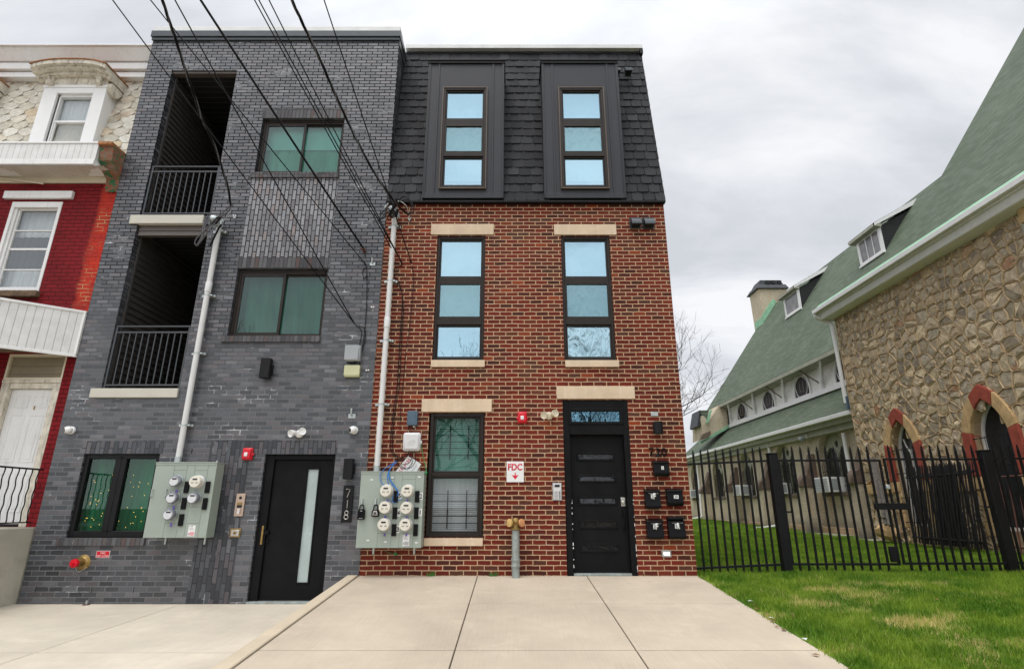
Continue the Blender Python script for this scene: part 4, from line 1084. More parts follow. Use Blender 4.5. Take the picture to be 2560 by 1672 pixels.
# slate mansard
SZ0, SZ1, SY0, SY1 = GZ1 + .02, P('R1', 500, 565, .38).z, .05, .38
slv = Vector((0, SY1 - SY0, SZ1 - SZ0)); L_ = slv.length; Vs = slv.normalized(); Ns = Vector((0, -Vs.z, Vs.y))
mb = MB(); mb.prism([(SY0 + .01, SZ0), (SY1 + .01, SZ1), (SY1 + 3, SZ1), (SY1 + 3, SZ0)], 'x', -13, XL - .002); rf2 = mb.build('mansard_roof', M['cream_slate'], RH, sharp=0)
DXL, DXR = -8.86, -7.675
shingles('slates', M['old_slate'], rf2, (-13, SY0, SZ0), (1, 0, 0), Vs, Ns, 6.0, L_, .30, .17, lambda u, v: DXL + .03 < -13 + u < DXR - .03, 'hex', lift=.007, seed=9, jit=.02, gap=.010)
zt = P('R1', 300, 402, .2).z
mb = MB()
mb.box(-13, XL - .003, SY1 - .14, SY1 + .3, SZ1 - .02, SZ1 + .10); mb.box(-13, XL - .003, SY1 - .2, SY1 + .3, SZ1 + .12, SZ1 + .27)
zq = P('R1', 300, 470, .1).z
mb.hexa([(-13, SY1 - .22, SZ1 + .29), (XL - .003, SY1 - .22, SZ1 + .29), (XL - .003, SY1 + .3, SZ1 + .29), (-13, SY1 + .3, SZ1 + .29), (-13, SY1 - .36, SZ1 + .50), (XL - .003, SY1 - .36, SZ1 + .50), (XL - .003, SY1 + .3, SZ1 + .50), (-13, SY1 + .3, SZ1 + .50)])
mb.box(-13, XL - .003, SY1 - .40, SY1 + .3, SZ1 + .50, SZ1 + .53)
mb.build('roof_cornice', M['white'], RH, bevel=.008)
def row_dormer(x0, x1, par):
    zb, ztop = GZ1 + .02, P('S', 190, 218, -.02).z
    mb = MB(); y = .0
    mb.box(x0, x0 + .27, y, .4, zb, ztop); mb.box(x1 - .24, x1, y, .4, zb, ztop); mb.box(x0 + .27, x1 - .24, y, .4, ztop - .12, ztop)
    mb.box(x0 - .02, x1 + .02, y - .012, .4, ztop, ztop + .06)
    mb.box(x0 + .27, x1 - .24, y, .1, zb, zb + .05)
    d = mb.build('dormer', M['white_clean'], par, bevel=.006)
    wx0, wx1, wz0, wz1 = x0 + .27, x1 - .24, zb + .05, ztop - .12
    mb = MB(); zmid = P('R1', 480, 828, .0).z
    frame_ring(mb, wx0, wx1, wz0, wz1, .03, y + .05, y + .14, .02, .05); mb.box(wx0 + .03, wx1 - .03, y + .06, y + .12, zmid - .025, zmid + .02)
    mb.box(wx0, wx0 + .05, y + .05, y + .13, wz0, wz1)
    frame_ring(mb, wx0 + .05, wx1 - .03, wz0 + .02, zmid, .022, y + .07, y + .1)
    w = mb.build('window', M['white'], par, bevel=.003)
    pane(w, wx0 + .03, wx1 - .03, wz0, wz1, y + .11, M['glass_plain']); backing(w, wx0, wx1, wz0, wz1, y + .2, M['curtain_white'])
    # curved hood
    n = 20; hx0, hx1 = x0 - .12, x1 + .10; mid = (hx0 + hx1) / 2; hw = (hx1 - hx0) / 2
    def arc(x, h): return ztop + .06 + h * .55 * max(0, 1 - abs((x - mid) / hw) ** 3)
    mb = MB()
    poly = [(hx0 + .1, ztop + .05), (hx1 - .1, ztop + .05)] + [(hx1 - .1 - (hx1 - hx0 - .2) * i / n, arc(hx1 - .1 - (hx1 - hx0 - .2) * i / n, .19) + .10) for i in range(n + 1)]
    mb.prism(poly, 'y', y - .01, .3); mb.build('pediment', M['peeling'], d, sharp=50)
    mb = MB()
    for i in range(n):
        xa = hx0 + (hx1 - hx0) * i / n; xb = hx0 + (hx1 - hx0) * (i + 1) / n
        for (ya, yb, lo, hi, e) in ((-.10, .55, .14, .20, .0), (-.19, .55, .20, .25, .03), (-.26, .55, .25, .33, .05)):
            fl = .10 * (1 - abs((xa + xb) / 2 - mid) / hw)
            za, zb_ = arc(xa, .20), arc(xb, .20)
            mb.hexa([(xa, ya, za + lo - .08), (xb, ya, zb_ + lo - .08), (xb, yb, zb_ + lo - .08), (xa, yb, za + lo - .08), (xa, ya, za + hi - .08), (xb, ya, zb_ + hi - .08), (xb, yb, zb_ + hi - .08), (xa, yb, za + hi - .08)])
    mb.build('hood', M['peeling'], d, sharp=50)
    mb = MB()
    for i in range(n):
        xa = hx0 - .02 + (hx1 - hx0 + .04) * i / n; xb = hx0 - .02 + (hx1 - hx0 + .04) * (i + 1) / n
        za, zb_ = arc(xa, .20) + .25, arc(xb, .20) + .25
        mb.hexa([(xa, -.28, za), (xb, -.28, zb_), (xb, .5, zb_), (xa, .5, za), (xa, -.28, za + .018), (xb, -.28, zb_ + .018), (xb, .5, zb_ + .018), (xa, .5, za + .018)])
    mb.build('rusted_flashing', M['rust_edge'], d, sharp=50)
    for bx in (x0 + .07, x1 - .20):
        mb = MB(); mb.prism([(y, ztop + .02), (y - .08, ztop + .04), (y - .11, ztop + .09), (y - .05, ztop + .13), (y - .09, ztop + .19), (y - .05, ztop + .24), (y, ztop + .24)], 'x', bx, bx + .11); mb.build('scroll_bracket', M['peeling'], d, bevel=.01)
    mb = MB(); mb.prism([(y - .02, ztop + .0), (y + .08, ztop - .12), (y + .2, ztop - .10), (y + .3, ztop + .05), (y + .3, ztop + .1), (y, ztop + .1)], 'x', x1 + .0, x1 + .09); mb.build('scroll_bracket', M['peeling'], d, bevel=.012)
row_dormer(DXL, DXR, RH)
row_dormer(-11.20, -10.02, RH)
# awning with white vertical siding, and the porch
aw = MB(); za, zb = 3.27, 4.0
plan = [(XL - .004, .05), (XL - .004, -.03), (-8.5, -1.08), (-12.5, -1.08), (-12.5, .05)]
def flat(o): return o
nseg = 26
for i in range(nseg):
    p = Vector((XL - .01, -.02)).lerp(Vector((-8.5, -1.1)), i / nseg); q = Vector((XL - .01, -.02)).lerp(Vector((-8.5, -1.1)), (i + 1) / nseg)
    L = Vector((-1.49, -1.08)).length
    aw.face([(q.x, q.y, za), (p.x, p.y, za), (p.x, p.y, zb), (q.x, q.y, zb)], [(L * (i + 1) / nseg, za), (L * i / nseg, za), (L * i / nseg, zb), (L * (i + 1) / nseg, zb)])
aw.face([(-12.5, -1.1, za), (-8.5, -1.1, za), (-8.5, -1.1, zb), (-12.5, -1.1, zb)])
AW = aw.build('porch_fascia', M['vinyl_vertical'], RH, sharp=0)
mb = MB(); mb.prism([(XL - .02, .04), (XL - .02, -.0), (-8.47, -1.05), (-12.4, -1.05), (-12.4, .04)], 'z', za + .06, zb - .03); mb.build('porch_ceiling', M['rotten'], AW)
mb = MB()
P0, P1 = Vector((XL - .008, -.035, 0)), Vector((-8.5, -1.125, 0))
for (a, b, d) in ((zb - .02, zb + .02, .03), (za - .03, za + .02, .03)):
    mb.hexa([(P0.x, P0.y, a), (P0.x, P0.y + .05, a), (P1.x, P1.y + .05, a), (P1.x, P1.y, a), (P0.x, P0.y, b), (P0.x, P0.y + .05, b), (P1.x, P1.y + .05, b), (P1.x, P1.y, b)])
mb.box(XL - .05, XL - .008, -.045, .0, za, zb); mb.box(-12.5, -8.5, -1.13, -1.08, zb - .02, zb + .02)
mb.build('porch_trim', M['white'], AW, bevel=.003)
mb = MB(); mb.box(-12.8, XL - .03, -1.75, .05, -.8, ZPF); mb.build('porch', M['porch_conc'], RH, bevel=.02)
mb = MB(); yy0, yy1 = -1.7, -.02; xr = XL - .09
mb.tube([(xr, yy1, ZPF + .82), (xr, yy0, ZPF + .82)], .014, 6); mb.tube([(xr, yy1, ZPF + .07), (xr, yy0, ZPF + .07)], .010, 6)
mb.tube([(xr, yy0, ZPF - .02), (xr, yy0, ZPF + .86)], .016, 6)
r = mb.build('porch_railing', M['iron'], RH)
k = 0; bo = None
for i in range(14):
    yc = yy1 - .08 - i * .115
    if bo is None:
        mb = MB(); mb.tube([(xr + .006 * math.sin(j * 1.3), yc + .006 * math.cos(j * 1.3), ZPF + .07 + .75 * j / 16) for j in range(17)], .0085, 5); bo = mb.build('baluster', M['iron'], r); by = yc
    else:
        o = bo.copy(); COL.objects.link(o); o.parent = r; o.location.y = yc - by

# ================================================================== FIXTURES ON THE FACADES
def base(tagc, x, y, Y=0): p = P(tagc, x, y, Y); return (p.x, p.y, p.z)
def boxpart(ext, y0, y1, name, mat, par, bevel=.004): mb = MB(); mb.box(ext[0], ext[1], y0, y1, ext[2], ext[3]); return mb.build(name, mat, par, bevel=bevel)
FB = -.015                                       # face of the grey brick

def conduit(xc, z0, z1, wall, joints, straps, label, top):
    c = thing('service_conduit', label, 'conduit', (xc, wall, z0), group='white service conduits')
    yc = wall - .085; mb = MB(); mb.tube([(xc, yc, z0), (xc, yc, z1)], .043, 20); mb.build('pipe', M['pvc'], c)
    for z in joints:
        mb = MB(); mb.lathe((xc, yc, z - .09), (0, 0, 1), [(.044, 0), (.051, .004), (.051, .17), (.044, .18)], 20); mb.build('coupling', M['pvc'], c)
    mb = MB(); mb.lathe((xc, yc, z0), (0, 0, 1), [(.05, 0), (.05, .08), (.044, .085)], 20); mb.build('hub', M['galv'], c)
    for z in straps:
        mb = MB(); mb.lathe((xc, yc, z - .012), (0, 0, 1), [(.046, 0), (.047, .0), (.047, .024), (.046, .024)], 20)
        mb.box(xc - .11, xc + .11, wall - .04, wall - .002, z - .018, z + .018); mb.box(xc + .045, xc + .085, yc - .006, yc + .05, z - .012, z + .012)
        mb.build('strap', M['galv'], c, bevel=.002)
    return c, yc
g1 = P('WL', 690, 880, FB - .085); bt = P('R6', 280, 485, FB - .085)
xc = -5.03; stz = [P(t, a, b).z for t, a, b in (('R5', 400, 785), ('R5', 300, 1157), ('R6', 330, 235), ('WL', 660, 1010))]
con1, yc1 = conduit(xc, P('R6', 280, 487, -.1).z, g1.z, FB, [P('R5', 370, 735).z], stz, 'white service conduit rising beside the balconies on grey brick', None)
xc2 = -2.03; stz = [P(t, a, b).z for t, a, b in (('WH', 400, 785), ('R5', 1540, 690), ('R5', 1510, 1072), ('S1', 285, 105))]
con2, yc2 = conduit(xc2, P('S1', 258, 640, -.1).z, P('WH', 400, 560, -.085).z, 0, [P('R5', 1515, 960).z], stz, 'white service conduit on the left edge of red brick', None)
# weatherheads and cable loops at their tops
def whead(name, label, c, cat='weatherhead'):
    w = thing(name, label, cat, c, group='weatherheads on the conduits'); c = Vector(c)
    mb = MB()
    prof = [(.048, -.04), (.05, .03), (.075, .07), (.085, .12), (.07, .17), (.03, .2), (.002, .205)]
    mb.lathe(c, (-.45, -.75, .5), prof, 18); mb.lathe(c - Vector((0, 0, .03)), (0, 0, 1), [(.05, 0), (.055, .06), (.04, .1)], 18)
    mb.build('hood', M['galv'] if 'grey' in label else M['grey_box'], w)
    return w
wh1 = whead('weatherhead', 'grey weatherhead with drooping cable loops beside upper balcony', (xc, yc1, g1.z + .05))
c0 = Vector((xc, yc1, g1.z + .05))
def cab(name, pts, r, mat, par, n=6, smooth=True):
    mb = MB(); mb.tube(spline(pts, 8) if smooth else pts, r, n); return mb.build(name, mat, par)
WLp = lambda x, y, Y=-.25: P('WL', x, y, Y)
for pts in ([(400, 560), (330, 680), (260, 900), (250, 1050), (130, 1270), (70, 1250), (120, 1120), (300, 950), (470, 760), (560, 660)],
            [(440, 570), (390, 680), (310, 850), (270, 1050), (160, 1280), (100, 1300), (190, 1230), (330, 1050), (500, 820), (620, 660)],
            [(470, 580), (420, 700), (430, 850), (480, 1000), (490, 1130)],
            [(600, 640), (700, 550), (830, 430), (920, 340)], [(680, 620), (800, 540), (910, 430), (945, 340)]):
    cab('cable', [WLp(*p, -.25 - .02 * i) for i, p in enumerate(pts)], .011, M['cable_grey'], wh1)
cab('cable', [WLp(440, 1310, -.2), WLp(540, 1100, -.2), WLp(640, 900, -.19), WLp(710, 790, -.19)], .016, M['cable'], wh1)
mb = MB(); mb.tube([WLp(450, 770, -.3), WLp(630, 630, -.32)], .022, 8); mb.tube([WLp(560, 770, -.3), WLp(690, 620, -.32)], .02, 8); mb.build('splice', M['cable'], wh1)
mb = MB(); mb.tube([WLp(740, 750, -.2), WLp(945, 440, -.22)], .006, 6); mb.tube([WLp(720, 740, -.19), WLp(765, 670, -.19)], .018, 8); mb.build('tension_clamp', M['galv'], wh1)
hk = thing('wall_hook', 'small steel wall hook on grey brick beside the conduit top', 'hook', tuple(WLp(1045, 600, FB)))
mb = MB(); p = WLp(1045, 600, FB); mb.tube([p, p + Vector((0, -.06, 0)), p + Vector((.01, -.075, -.03))], .008, 6); mb.box(p.x - .022, p.x + .022, FB - .008, FB, p.z - .03, p.z + .03); mb.build('bracket', M['galv'], hk)
WHp = lambda x, y, Y=-.2: P('WH', x, y, Y)
wh2 = whead('weatherhead', 'weatherhead crowded with black cable splices at mansard foot', tuple(WHp(440, 520, -.085)))
for pts in ([(400, 480), (330, 430), (250, 360), (180, 480), (100, 600), (70, 600), (110, 480), (210, 370), (300, 250), (420, 240)],
            [(440, 470), (350, 380), (230, 460), (170, 560), (90, 590)],
            [(480, 200), (560, 120), (640, 100), (720, 160), (790, 260), (820, 380), (780, 460), (730, 480)],
            [(500, 260), (560, 200), (650, 170), (740, 200), (760, 300), (755, 410), (730, 470)],
            [(430, 420), (330, 560), (290, 600), (250, 560), (300, 440), (360, 330)],
            [(420, 500), (350, 560), (300, 500), (330, 380), (420, 260)]):
    cab('cable', [WHp(*p, -.22 - .015 * i) for i, p in enumerate(pts)], .0085, M['cable'], wh2)
cab('cable', [WHp(470, 200, -.3), WHp(560, 220, -.27), WHp(650, 300, -.2), WHp(690, 400, -.1), WHp(700, 450, -.05)], .006, M['pvc'], wh2)
mb = MB()
for a, b, r in (((380, 340), (440, 160), .03), ((300, 520), (370, 350), .022), ((420, 540), (470, 380), .026), ((440, 300), (520, 200), .022)): mb.tube([WHp(*a, -.25), WHp(*b, -.28)], r, 8)
mb.build('splice', M['cable'], wh2)
mb = MB(); mb.tube([WHp(185, 350, -.24), WHp(265, 240, -.26)], .011, 6); mb.tube([WHp(190, 345, -.24), WHp(225, 290, -.25)], .017, 8); mb.build('tension_clamp', M['galv'], wh2)
hk = thing('wall_anchor', 'pointed steel wall anchor holding the cable on red brick', 'anchor', tuple(P('WH', 728, 590)))
p = P('WH', 728, 585); mb = MB(); mb.prism([(p.x - .035, p.z + .02), (p.x, p.z - .06), (p.x + .035, p.z + .02), (p.x, p.z - .015)], 'y', -.03, 0); mb.tube([p + Vector((0, -.02, .0)), WHp(720, 490, -.05)], .006, 6); mb.build('plate', M['galv'], hk)

# ---- meter cabinets
def meter(par, c, clear, yf):
    mb = MB(); x, z = c
    mb.lathe((x, yf, z), (0, -1, 0), [(.092, 0), (.092, .02), (.086, .028)], 28); ring = mb.build('meter', M['galv'] if clear else M['alarm_white'], par)
    if clear:
        mb = MB(); mb.lathe((x, yf - .02, z), (0, -1, 0), [(.082, 0), (.080, .06), (.072, .075), (.001, .078)], 28); mb.build('meter_cover', M['meter_glass'], ring)
        mb = MB(); mb.lathe((x - .004, yf - .095, z - .004), (0, -1, 0), [(.060, 0), (.060, .006), (.001, .007)], 28); mb.build('meter_face', M['meter_face_grey'], ring); yy = yf - .103
    else:
        mb = MB(); mb.lathe((x, yf - .02, z), (0, -1, 0), [(.086, 0), (.084, .07), (.078, .085), (.001, .087)], 28); mb.build('meter_cover', M['meter_cream'], ring); yy = yf - .1085
    mb = MB(); mb.box(x - .03, x + .035, yy - .002, yy, z + .022, z + .042)
    if not clear:
        for q in (-.06, -.035, .03, .055): mb.box(x + q * .7, x + q * .7 + .012, yy - .002, yy, z - .022, z - .012)
    mb.build('meter_display', M['dark'], ring, sharp=0)
M['meter_glass'] = plain('meter_glass', (.26, .27, .30), .12, metal=.45, var=.25, scale=14)
M['meter_face_grey'] = plain('meter_face_grey', (.60, .61, .63), .3, var=.08, scale=30)
M['meter_cream'] = plain('meter_cream', (.68, .65, .56), .22, var=.03)
def cabinet(label, x0, x1, z0, z1, wall, dep, group='green meter cabinets'):
    c = thing('meter_cabinet', label, 'meter cabinet', ((x0 + x1) / 2, wall, z0), group=group)
    mb = MB(); mb.box(x0, x1, wall - dep, wall - .012, z0, z1); mb.build('cabinet', M['meter_green'], c, bevel=.004)
    mb = MB(); mb.box(x0 - .006, x1 + .006, wall - dep - .012, wall - .01, z1, z1 + .014); mb.box(x0 - .003, x1 + .003, wall - dep - .006, wall - dep, z1 - .03, z1); mb.build('lid', M['meter_green'], c, bevel=.003)
    for fx in (.22, .86):
        xx = x0 + (x1 - x0) * fx; mb = MB(); mb.box(xx - .015, xx + .015, wall - .10, wall - .004, z0 - .10, z0 - .01) if False else mb.box(xx - .014, xx + .014, wall - .018, wall - .004, z0 - .1, z0 + .01); mb.box(xx - .014, xx + .014, wall - .018, wall - .004, z1, z1 + .05); mb.build('mounting_strut', M['galv'], c, bevel=.002)
    return c
def seams(c, segs, y):
    mb = MB()
    for (xa, za, xb, zb) in segs:
        if abs(xa - xb) < abs(za - zb): mb.box((xa + xb) / 2 - .002, (xa + xb) / 2 + .002, y - .0015, y, min(za, zb), max(za, zb))
        else: mb.box(min(xa, xb), max(xa, xb), y - .0015, y, (za + zb) / 2 - .002, (za + zb) / 2 + .002)
    mb.build('panel_seams', M['meter_green_line'], c, sharp=0)
def mx(tg, x, y, Y): p = P(tg, x, y, Y); return p.x, p.z
# cabinet on the grey building (five meters)
dep = .24; yf = FB - dep
xa = (mx('M7', 182, 175, yf)[0] + mx('M7', 0, 1380, yf)[0]) / 2; xb = (mx('M7', 1183, 180, yf)[0] + mx('M7', 1000, 1385, yf)[0]) / 2
za, zb = mx('M7', 500, 1385, yf)[1], mx('M7', 500, 175, yf)[1]
cb1 = cabinet('five meter green cabinet on grey brick beside lower window', xa, xb, za, zb, FB, dep)
def sv(tg, x0, y0, x1, y1): a, b = mx(tg, x0, y0, yf), mx(tg, x1, y1, yf); return (a[0], a[1], b[0], b[1])
def vx(tg, x0, y0, x1, y1): a, b = mx(tg, x0, y0, yf), mx(tg, x1, y1, yf); m_ = (a[0] + b[0]) / 2; return (m_, a[1], m_, b[1])
sg = [vx('M7', 505, 185, 300, 1380), vx('M7', 712, 190, 512, 1380), vx('M7', 838, 190, 645, 1380), vx('M7', 1040, 190, 870, 1380),
      sv('M7', 490, 290, 695, 290), sv('M7', 825, 293, 1035, 293), sv('M7', 430, 612, 640, 612), sv('M7', 385, 875, 590, 875), sv('M7', 335, 1148, 545, 1148), sv('M7', 775, 620, 960, 620), sv('M7', 725, 885, 930, 885), sv('M7', 690, 1150, 890, 1150)]
seams(cb1, sg, yf)
for (x, y, cl) in ((548, 470, 1), (880, 478, 0), (500, 738, 1), (838, 742, 1), (452, 1005, 1)):
    meter(cb1, mx('M7', x, y, yf), cl, yf)
def breakers(c, tg, pts, w=.046, h=.082):
    for (x, y) in pts:
        a, b = mx(tg, x, y, yf - .02); mb = MB(); mb.prism([(a - w / 1.2 / 1.2, b - h), (a + w / 1.44, b - h), (a + w / 1.44, b + h * .93), (a + w * .35, b + h), (a + .004, b + h * .93), (a - w * .35, b + h), (a - w / 1.44, b + h * .93)], 'y', yf - .03, yf); mb.build('breaker', M['black_gloss'], c, bevel=.004)
breakers(cb1, 'M7', [(687, 565), (1025, 565), (642, 828), (982, 832), (597, 1095)])
for (x, y) in ((140, 660), (368, 660)):
    a, b = mx('M7', x, y, yf); mb = MB(); mb.tube([(a, yf, b + .055), (a, yf - .03, b + .05), (a, yf - .03, b - .05), (a, yf, b - .055)], .008, 6); mb.build('handle', M['galv'], cb1)
for (x, y) in ((527, 630), (482, 893), (440, 1170)):
    a, b = mx('M7', x, y, yf - .04); mb = MB(); mb.box(a - .014, a + .014, yf - .05, yf - .035, b - .03, b + .025); mb.build('seal_tag', M['purple'], cb1, bevel=.006)
def sticker(c, tg, x0, y0, x1, y1, red=True):
    a, b = mx(tg, x0, y0, yf), mx(tg, x1, y1, yf); xm0 = (a[0] + b[0]) / 2; w = abs(mx(tg, x1, y1, yf)[0] - mx(tg, x0 - (y1 - y0) * 0, y1, yf)[0]) / 2
    mb = MB(); mb.box(xm0 - w, xm0 + w, yf - .0022, yf, b[1], a[1]); s_ = mb.build('sticker', M['white_clean'], c)
    mb = MB(); h = a[1] - b[1]
    mb.box(xm0 - w * .85, xm0 - w * .65, yf - .003, yf - .0021, a[1] - h * .11, a[1] - h * .05); mb.box(xm0 - w * .35, xm0 - w * .2, yf - .003, yf - .0021, a[1] - h * .11, a[1] - h * .05); mb.box(xm0 - .1 * w, xm0 + w * .15, yf - .003, yf - .0021, a[1] - h * .11, a[1] - h * .05)
    for k in range(4): mb.box(xm0 - w * .75, xm0 + w * (.3 + .1 * k), yf - .003, yf - .0021, a[1] - h * (.2 + .07 * k) - .002, a[1] - h * (.2 + .07 * k))
    mb.box(xm0 - w * .85, xm0 - w * .6, yf - .003, yf - .0021, b[1] + h * .14, b[1] + h * .26)
    mb.build('print', M['dark'], s_, sharp=0)
    mb = MB()
    for k in range(6): mb.box(xm0 - w * .5, xm0 + w * .85, yf - .003, yf - .0021, b[1] + h * (.08 + .055 * k), b[1] + h * (.08 + .055 * k) + .004)
    mb.build('red_print', M['sign_red'] if red else M['cable_grey'], s_, sharp=0)
sticker(cb1, 'M7', 715, 1180, 825, 1358)
# cabinet on the red building (six meters)
yf = -dep
xa = (mx('M2', 158, 130, yf)[0] + mx('M2', 58, 1413, yf)[0]) / 2; xb = (mx('M2', 1218, 135, yf)[0] + mx('M2', 1165, 1413, yf)[0]) / 2
za, zb = mx('M2', 600, 1413, yf)[1], mx('M2', 600, 135, yf)[1]
cb2 = cabinet('six meter green cabinet straddling the red brick left edge', xa, xb, za, zb, -.0, dep)
sg = [vx('M2', 505, 140, 415, 1410), vx('M2', 725, 145, 650, 1410), vx('M2', 858, 145, 785, 1410), vx('M2', 1085, 145, 1018, 1410),
      sv('M2', 495, 252, 715, 252), sv('M2', 855, 255, 1075, 255), sv('M2', 475, 598, 690, 598), sv('M2', 835, 602, 1055, 602), sv('M2', 455, 882, 675, 882), sv('M2', 815, 882, 1040, 882), sv('M2', 435, 1165, 660, 1165), sv('M2', 800, 1165, 1025, 1165)]
seams(cb2, sg, yf)
for (x, y) in ((592, 448), (945, 450), (572, 728), (930, 735), (553, 1015), (913, 1018)): meter(cb2, mx('M2', x, y, yf), 0, yf)
breakers(cb2, 'M2', [(740, 545), (1100, 545), (725, 823), (1086, 823), (708, 1108), (1072, 1108)])
for (x, y, s_) in ((806, 530, '5'), (1165, 538, '2'), (790, 818, '4'), (1152, 812, '1'), (773, 1098, '3')):
    a, b = mx('M2', x, y, yf); mb = MB(); mb.box(a - .024, a + .024, yf - .002, yf, b - .05, b + .05); l_ = mb.build('number_label', M['white_clean'], cb2); text(s_, 'digit', M['dark'], l_, a, b, yf - .0035, .068, .012 if s_ == '1' else .034, bold=.02)
for (x, y) in ((550, 1190), (920, 1190), (600, 610), (935, 612), (560, 890), (920, 895)):
    a, b = mx('M2', x, y, yf - .04); mb = MB(); mb.box(a - .013, a + .013, yf - .05, yf - .035, b - .02, b + .02); mb.build('seal_tag', M['purple'], cb2, bevel=.006)
for (x, y) in ((333, 260), (683, 225), (1138, 212), (267, 1283), (563, 1310), (1086, 1322)):
    a, b = mx('M2', x, y, yf); mb = MB(); mb.box(a - .02, a + .02, yf - .002, yf, b - .008, b + .008); mb.build('tape', M['white_clean'], cb2)
sticker(cb2, 'M2', 855, 1190, 968, 1378, False)
for (x, y) in ((172, 630), (403, 630)):
    a, b = mx('M2', x, y, yf); mb = MB(); mb.box(a - .010, a + .010, yf - .03, yf, b - .05, b + .04); mb.build('hasp', M['galv'], cb2, bevel=.003)
def lockbox(x, ytop, y0, y1, silver, label):
    a, zt = mx('M2', x, ytop, yf - .04); z1_, z0_ = mx('M2', x, y0, yf - .04)[1], mx('M2', x, y1, yf - .04)[1]
    a = (mx('M2', x, y0, yf - .04)[0] + a) / 2
    l = thing('key_lock_box', label, 'lock box', (a, yf, z0_), group='key lock boxes on the cabinet'); w = .052
    mb = MB(); mb.prism([(a - w * .8, z1_), (a + w * .8, z1_), (a + w, z1_ - .03), (a + w, z0_ + .01), (a + w * .85, z0_), (a - w * .85, z0_), (a - w, z0_ + .01), (a - w, z1_ - .03)], 'y', yf - .055, yf - .012); bd = mb.build('body', M['black_gloss'], l, bevel=.006)
    mb = MB(); mb.tube(spline([(a - w * .55, yf - .03, z1_ - .005), (a - w * .55, yf - .03, zt - .03), (a - w * .3, yf - .03, zt), (a + w * .3, yf - .03, zt), (a + w * .55, yf - .03, zt - .03), (a + w * .55, yf - .03, z1_ - .005)], 4), .0085, 7); mb.build('shackle', M['black_gloss'], l)
    mb = MB(); hh = z1_ - z0_
    if silver: mb.prism([(a - w * .5, z1_ - .012), (a + w * .5, z1_ - .012), (a + w * .75, z0_ + .02), (a - w * .75, z0_ + .02)], 'y', yf - .058, yf - .055)
    else: mb.box(a - w * .5, a + w * .5, yf - .057, yf - .055, z0_ + .015, z0_ + .022); mb.box(a - w * .3, a + w * .3, yf - .057, yf - .055, z1_ - .03, z1_ - .02)
    mb.build('face_plate', M['steel'] if silver else M['grey_box'], bd, bevel=.002)
    if silver:
        mb = MB(); mb.box(a - w * .35, a + w * .35, yf - .060, yf - .058, z1_ - .05, z1_ - .03); mb.box(a - w * .55, a + w * .5, yf - .060, yf - .058, z0_ + .03, z0_ + .04); mb.build('dial', M['dark'], bd, bevel=.002)
lockbox(165, 690, 757, 935, False, 'all black key lock box hanging at the cabinet left edge')
lockbox(400, 690, 770, 885, True, 'key lock box with silver face beside the meters')
# blue and green data cables over the cabinet
bl = thing('data_cables', 'loose blue data cables draped over the six meter cabinet', 'cables', base('M2', 620, 130, yf))
for pts in ([(760, -40), (680, 40), (620, 130), (640, 250), (720, 370), (780, 470), (760, 570), (700, 640)], [(740, -60), (660, 50), (610, 150), (650, 290), (740, 400), (775, 500), (745, 600), (690, 560)],
            [(720, -30), (650, 70), (625, 180), (670, 320), (750, 430), (760, 530), (720, 610), (640, 620)], [(700, -20), (560, 70), (480, 160), (475, 250), (520, 340), (600, 360)], [(600, 180), (600, 260), (615, 340)],
            [(750, 480), (700, 530), (680, 600), (720, 650), (790, 600), (840, 590)]):
    cab('cable', [P('M2', x, y, yf - .02 - .006 * (i % 2)) for i, (x, y) in enumerate(pts)], .0055, M['blue_cable'], bl, 5)
gl = thing('ground_wire', 'thin green ground wire hanging from white rounded box', 'wire', base('CB', 850, 900, -.1))
cab('wire', [P('CB', 850, 900, -.1), P('CB', 880, 1100, -.08), P('CB', 930, 1330, -.06), P('CB', 975, 1530, -.2)], .005, M['green_cable'], gl, 5)
mb = MB(); p = P('M2', 1250, 150, -.22); mb.lathe(p, (0, 0, 1), [(.001, -.03), (.02, 0), (.012, .03), (.001, .035)], 8); mb.build('clamp', M['green_cable'], gl)
gw = thing('ground_clamp', 'green ground clamp under the six meter cabinet', 'clamp', base('M2', 735, 1520, -.03))
mb = MB(); p = P('M2', 735, 1520, -.03); mb.lathe(p, (.3, 0, 1), [(.001, -.02), (.024, -.005), (.02, .02), (.001, .03)], 8); mb.tube([p, P('M2', 650, 1500, -.01), P('M2', 560, 1470, -.01)], .004, 5); mb.build('clamp', M['green_cable'], gw)
# posted paper tucked behind the cabinet, with red heading
pp = thing('posted_notice', 'tilted white paper notice with red lettering above meter cabinet', 'notice', base('CB', 560, 1400, -.02))
q = [P('CB', x, y, -.03) for x, y in ((560, 1170), (850, 1370), (680, 1640), (230, 1580))]
mb = MB(); mb.face([q[3], q[2], q[1], q[0]]); mb.build('paper', M['white_clean'], pp, sharp=0)
mb = MB(); U = (q[0] - q[3]).normalized(); V2 = (q[1] - q[0]).normalized(); o0 = q[3]
def strip(mb, u0, u1, v0, v1): mb.face([o0 + U * a + V2 * b + Vector((0, -.002, 0)) for a, b in ((u0, v0), (u1, v0), (u1, v1), (u0, v1))])
Lu = (q[0] - q[3]).length
for k in range(7):
    u = Lu * (.22 + .105 * k); strip(mb, u, u + .010, .02, .075)
    if k % 2 == 0: strip(mb, u, u + .030, .065, .075)
    else: strip(mb, u, u + .028, .045, .055)
mb.build('red_lettering', M['sign_red'], pp, sharp=0)
mb = MB()
for k in range(6): u = Lu * (.35 + .09 * k); strip(mb, u, u + .004, .11, .14); strip(mb, u, u + .015, .125, .129)
for k in range(5): u = Lu * (.5 + .08 * k); strip(mb, u, u + .004, .18, .205); strip(mb, u, u + .014, .19, .194)
mb.build('small_print', M['cable_grey'], pp, sharp=0)

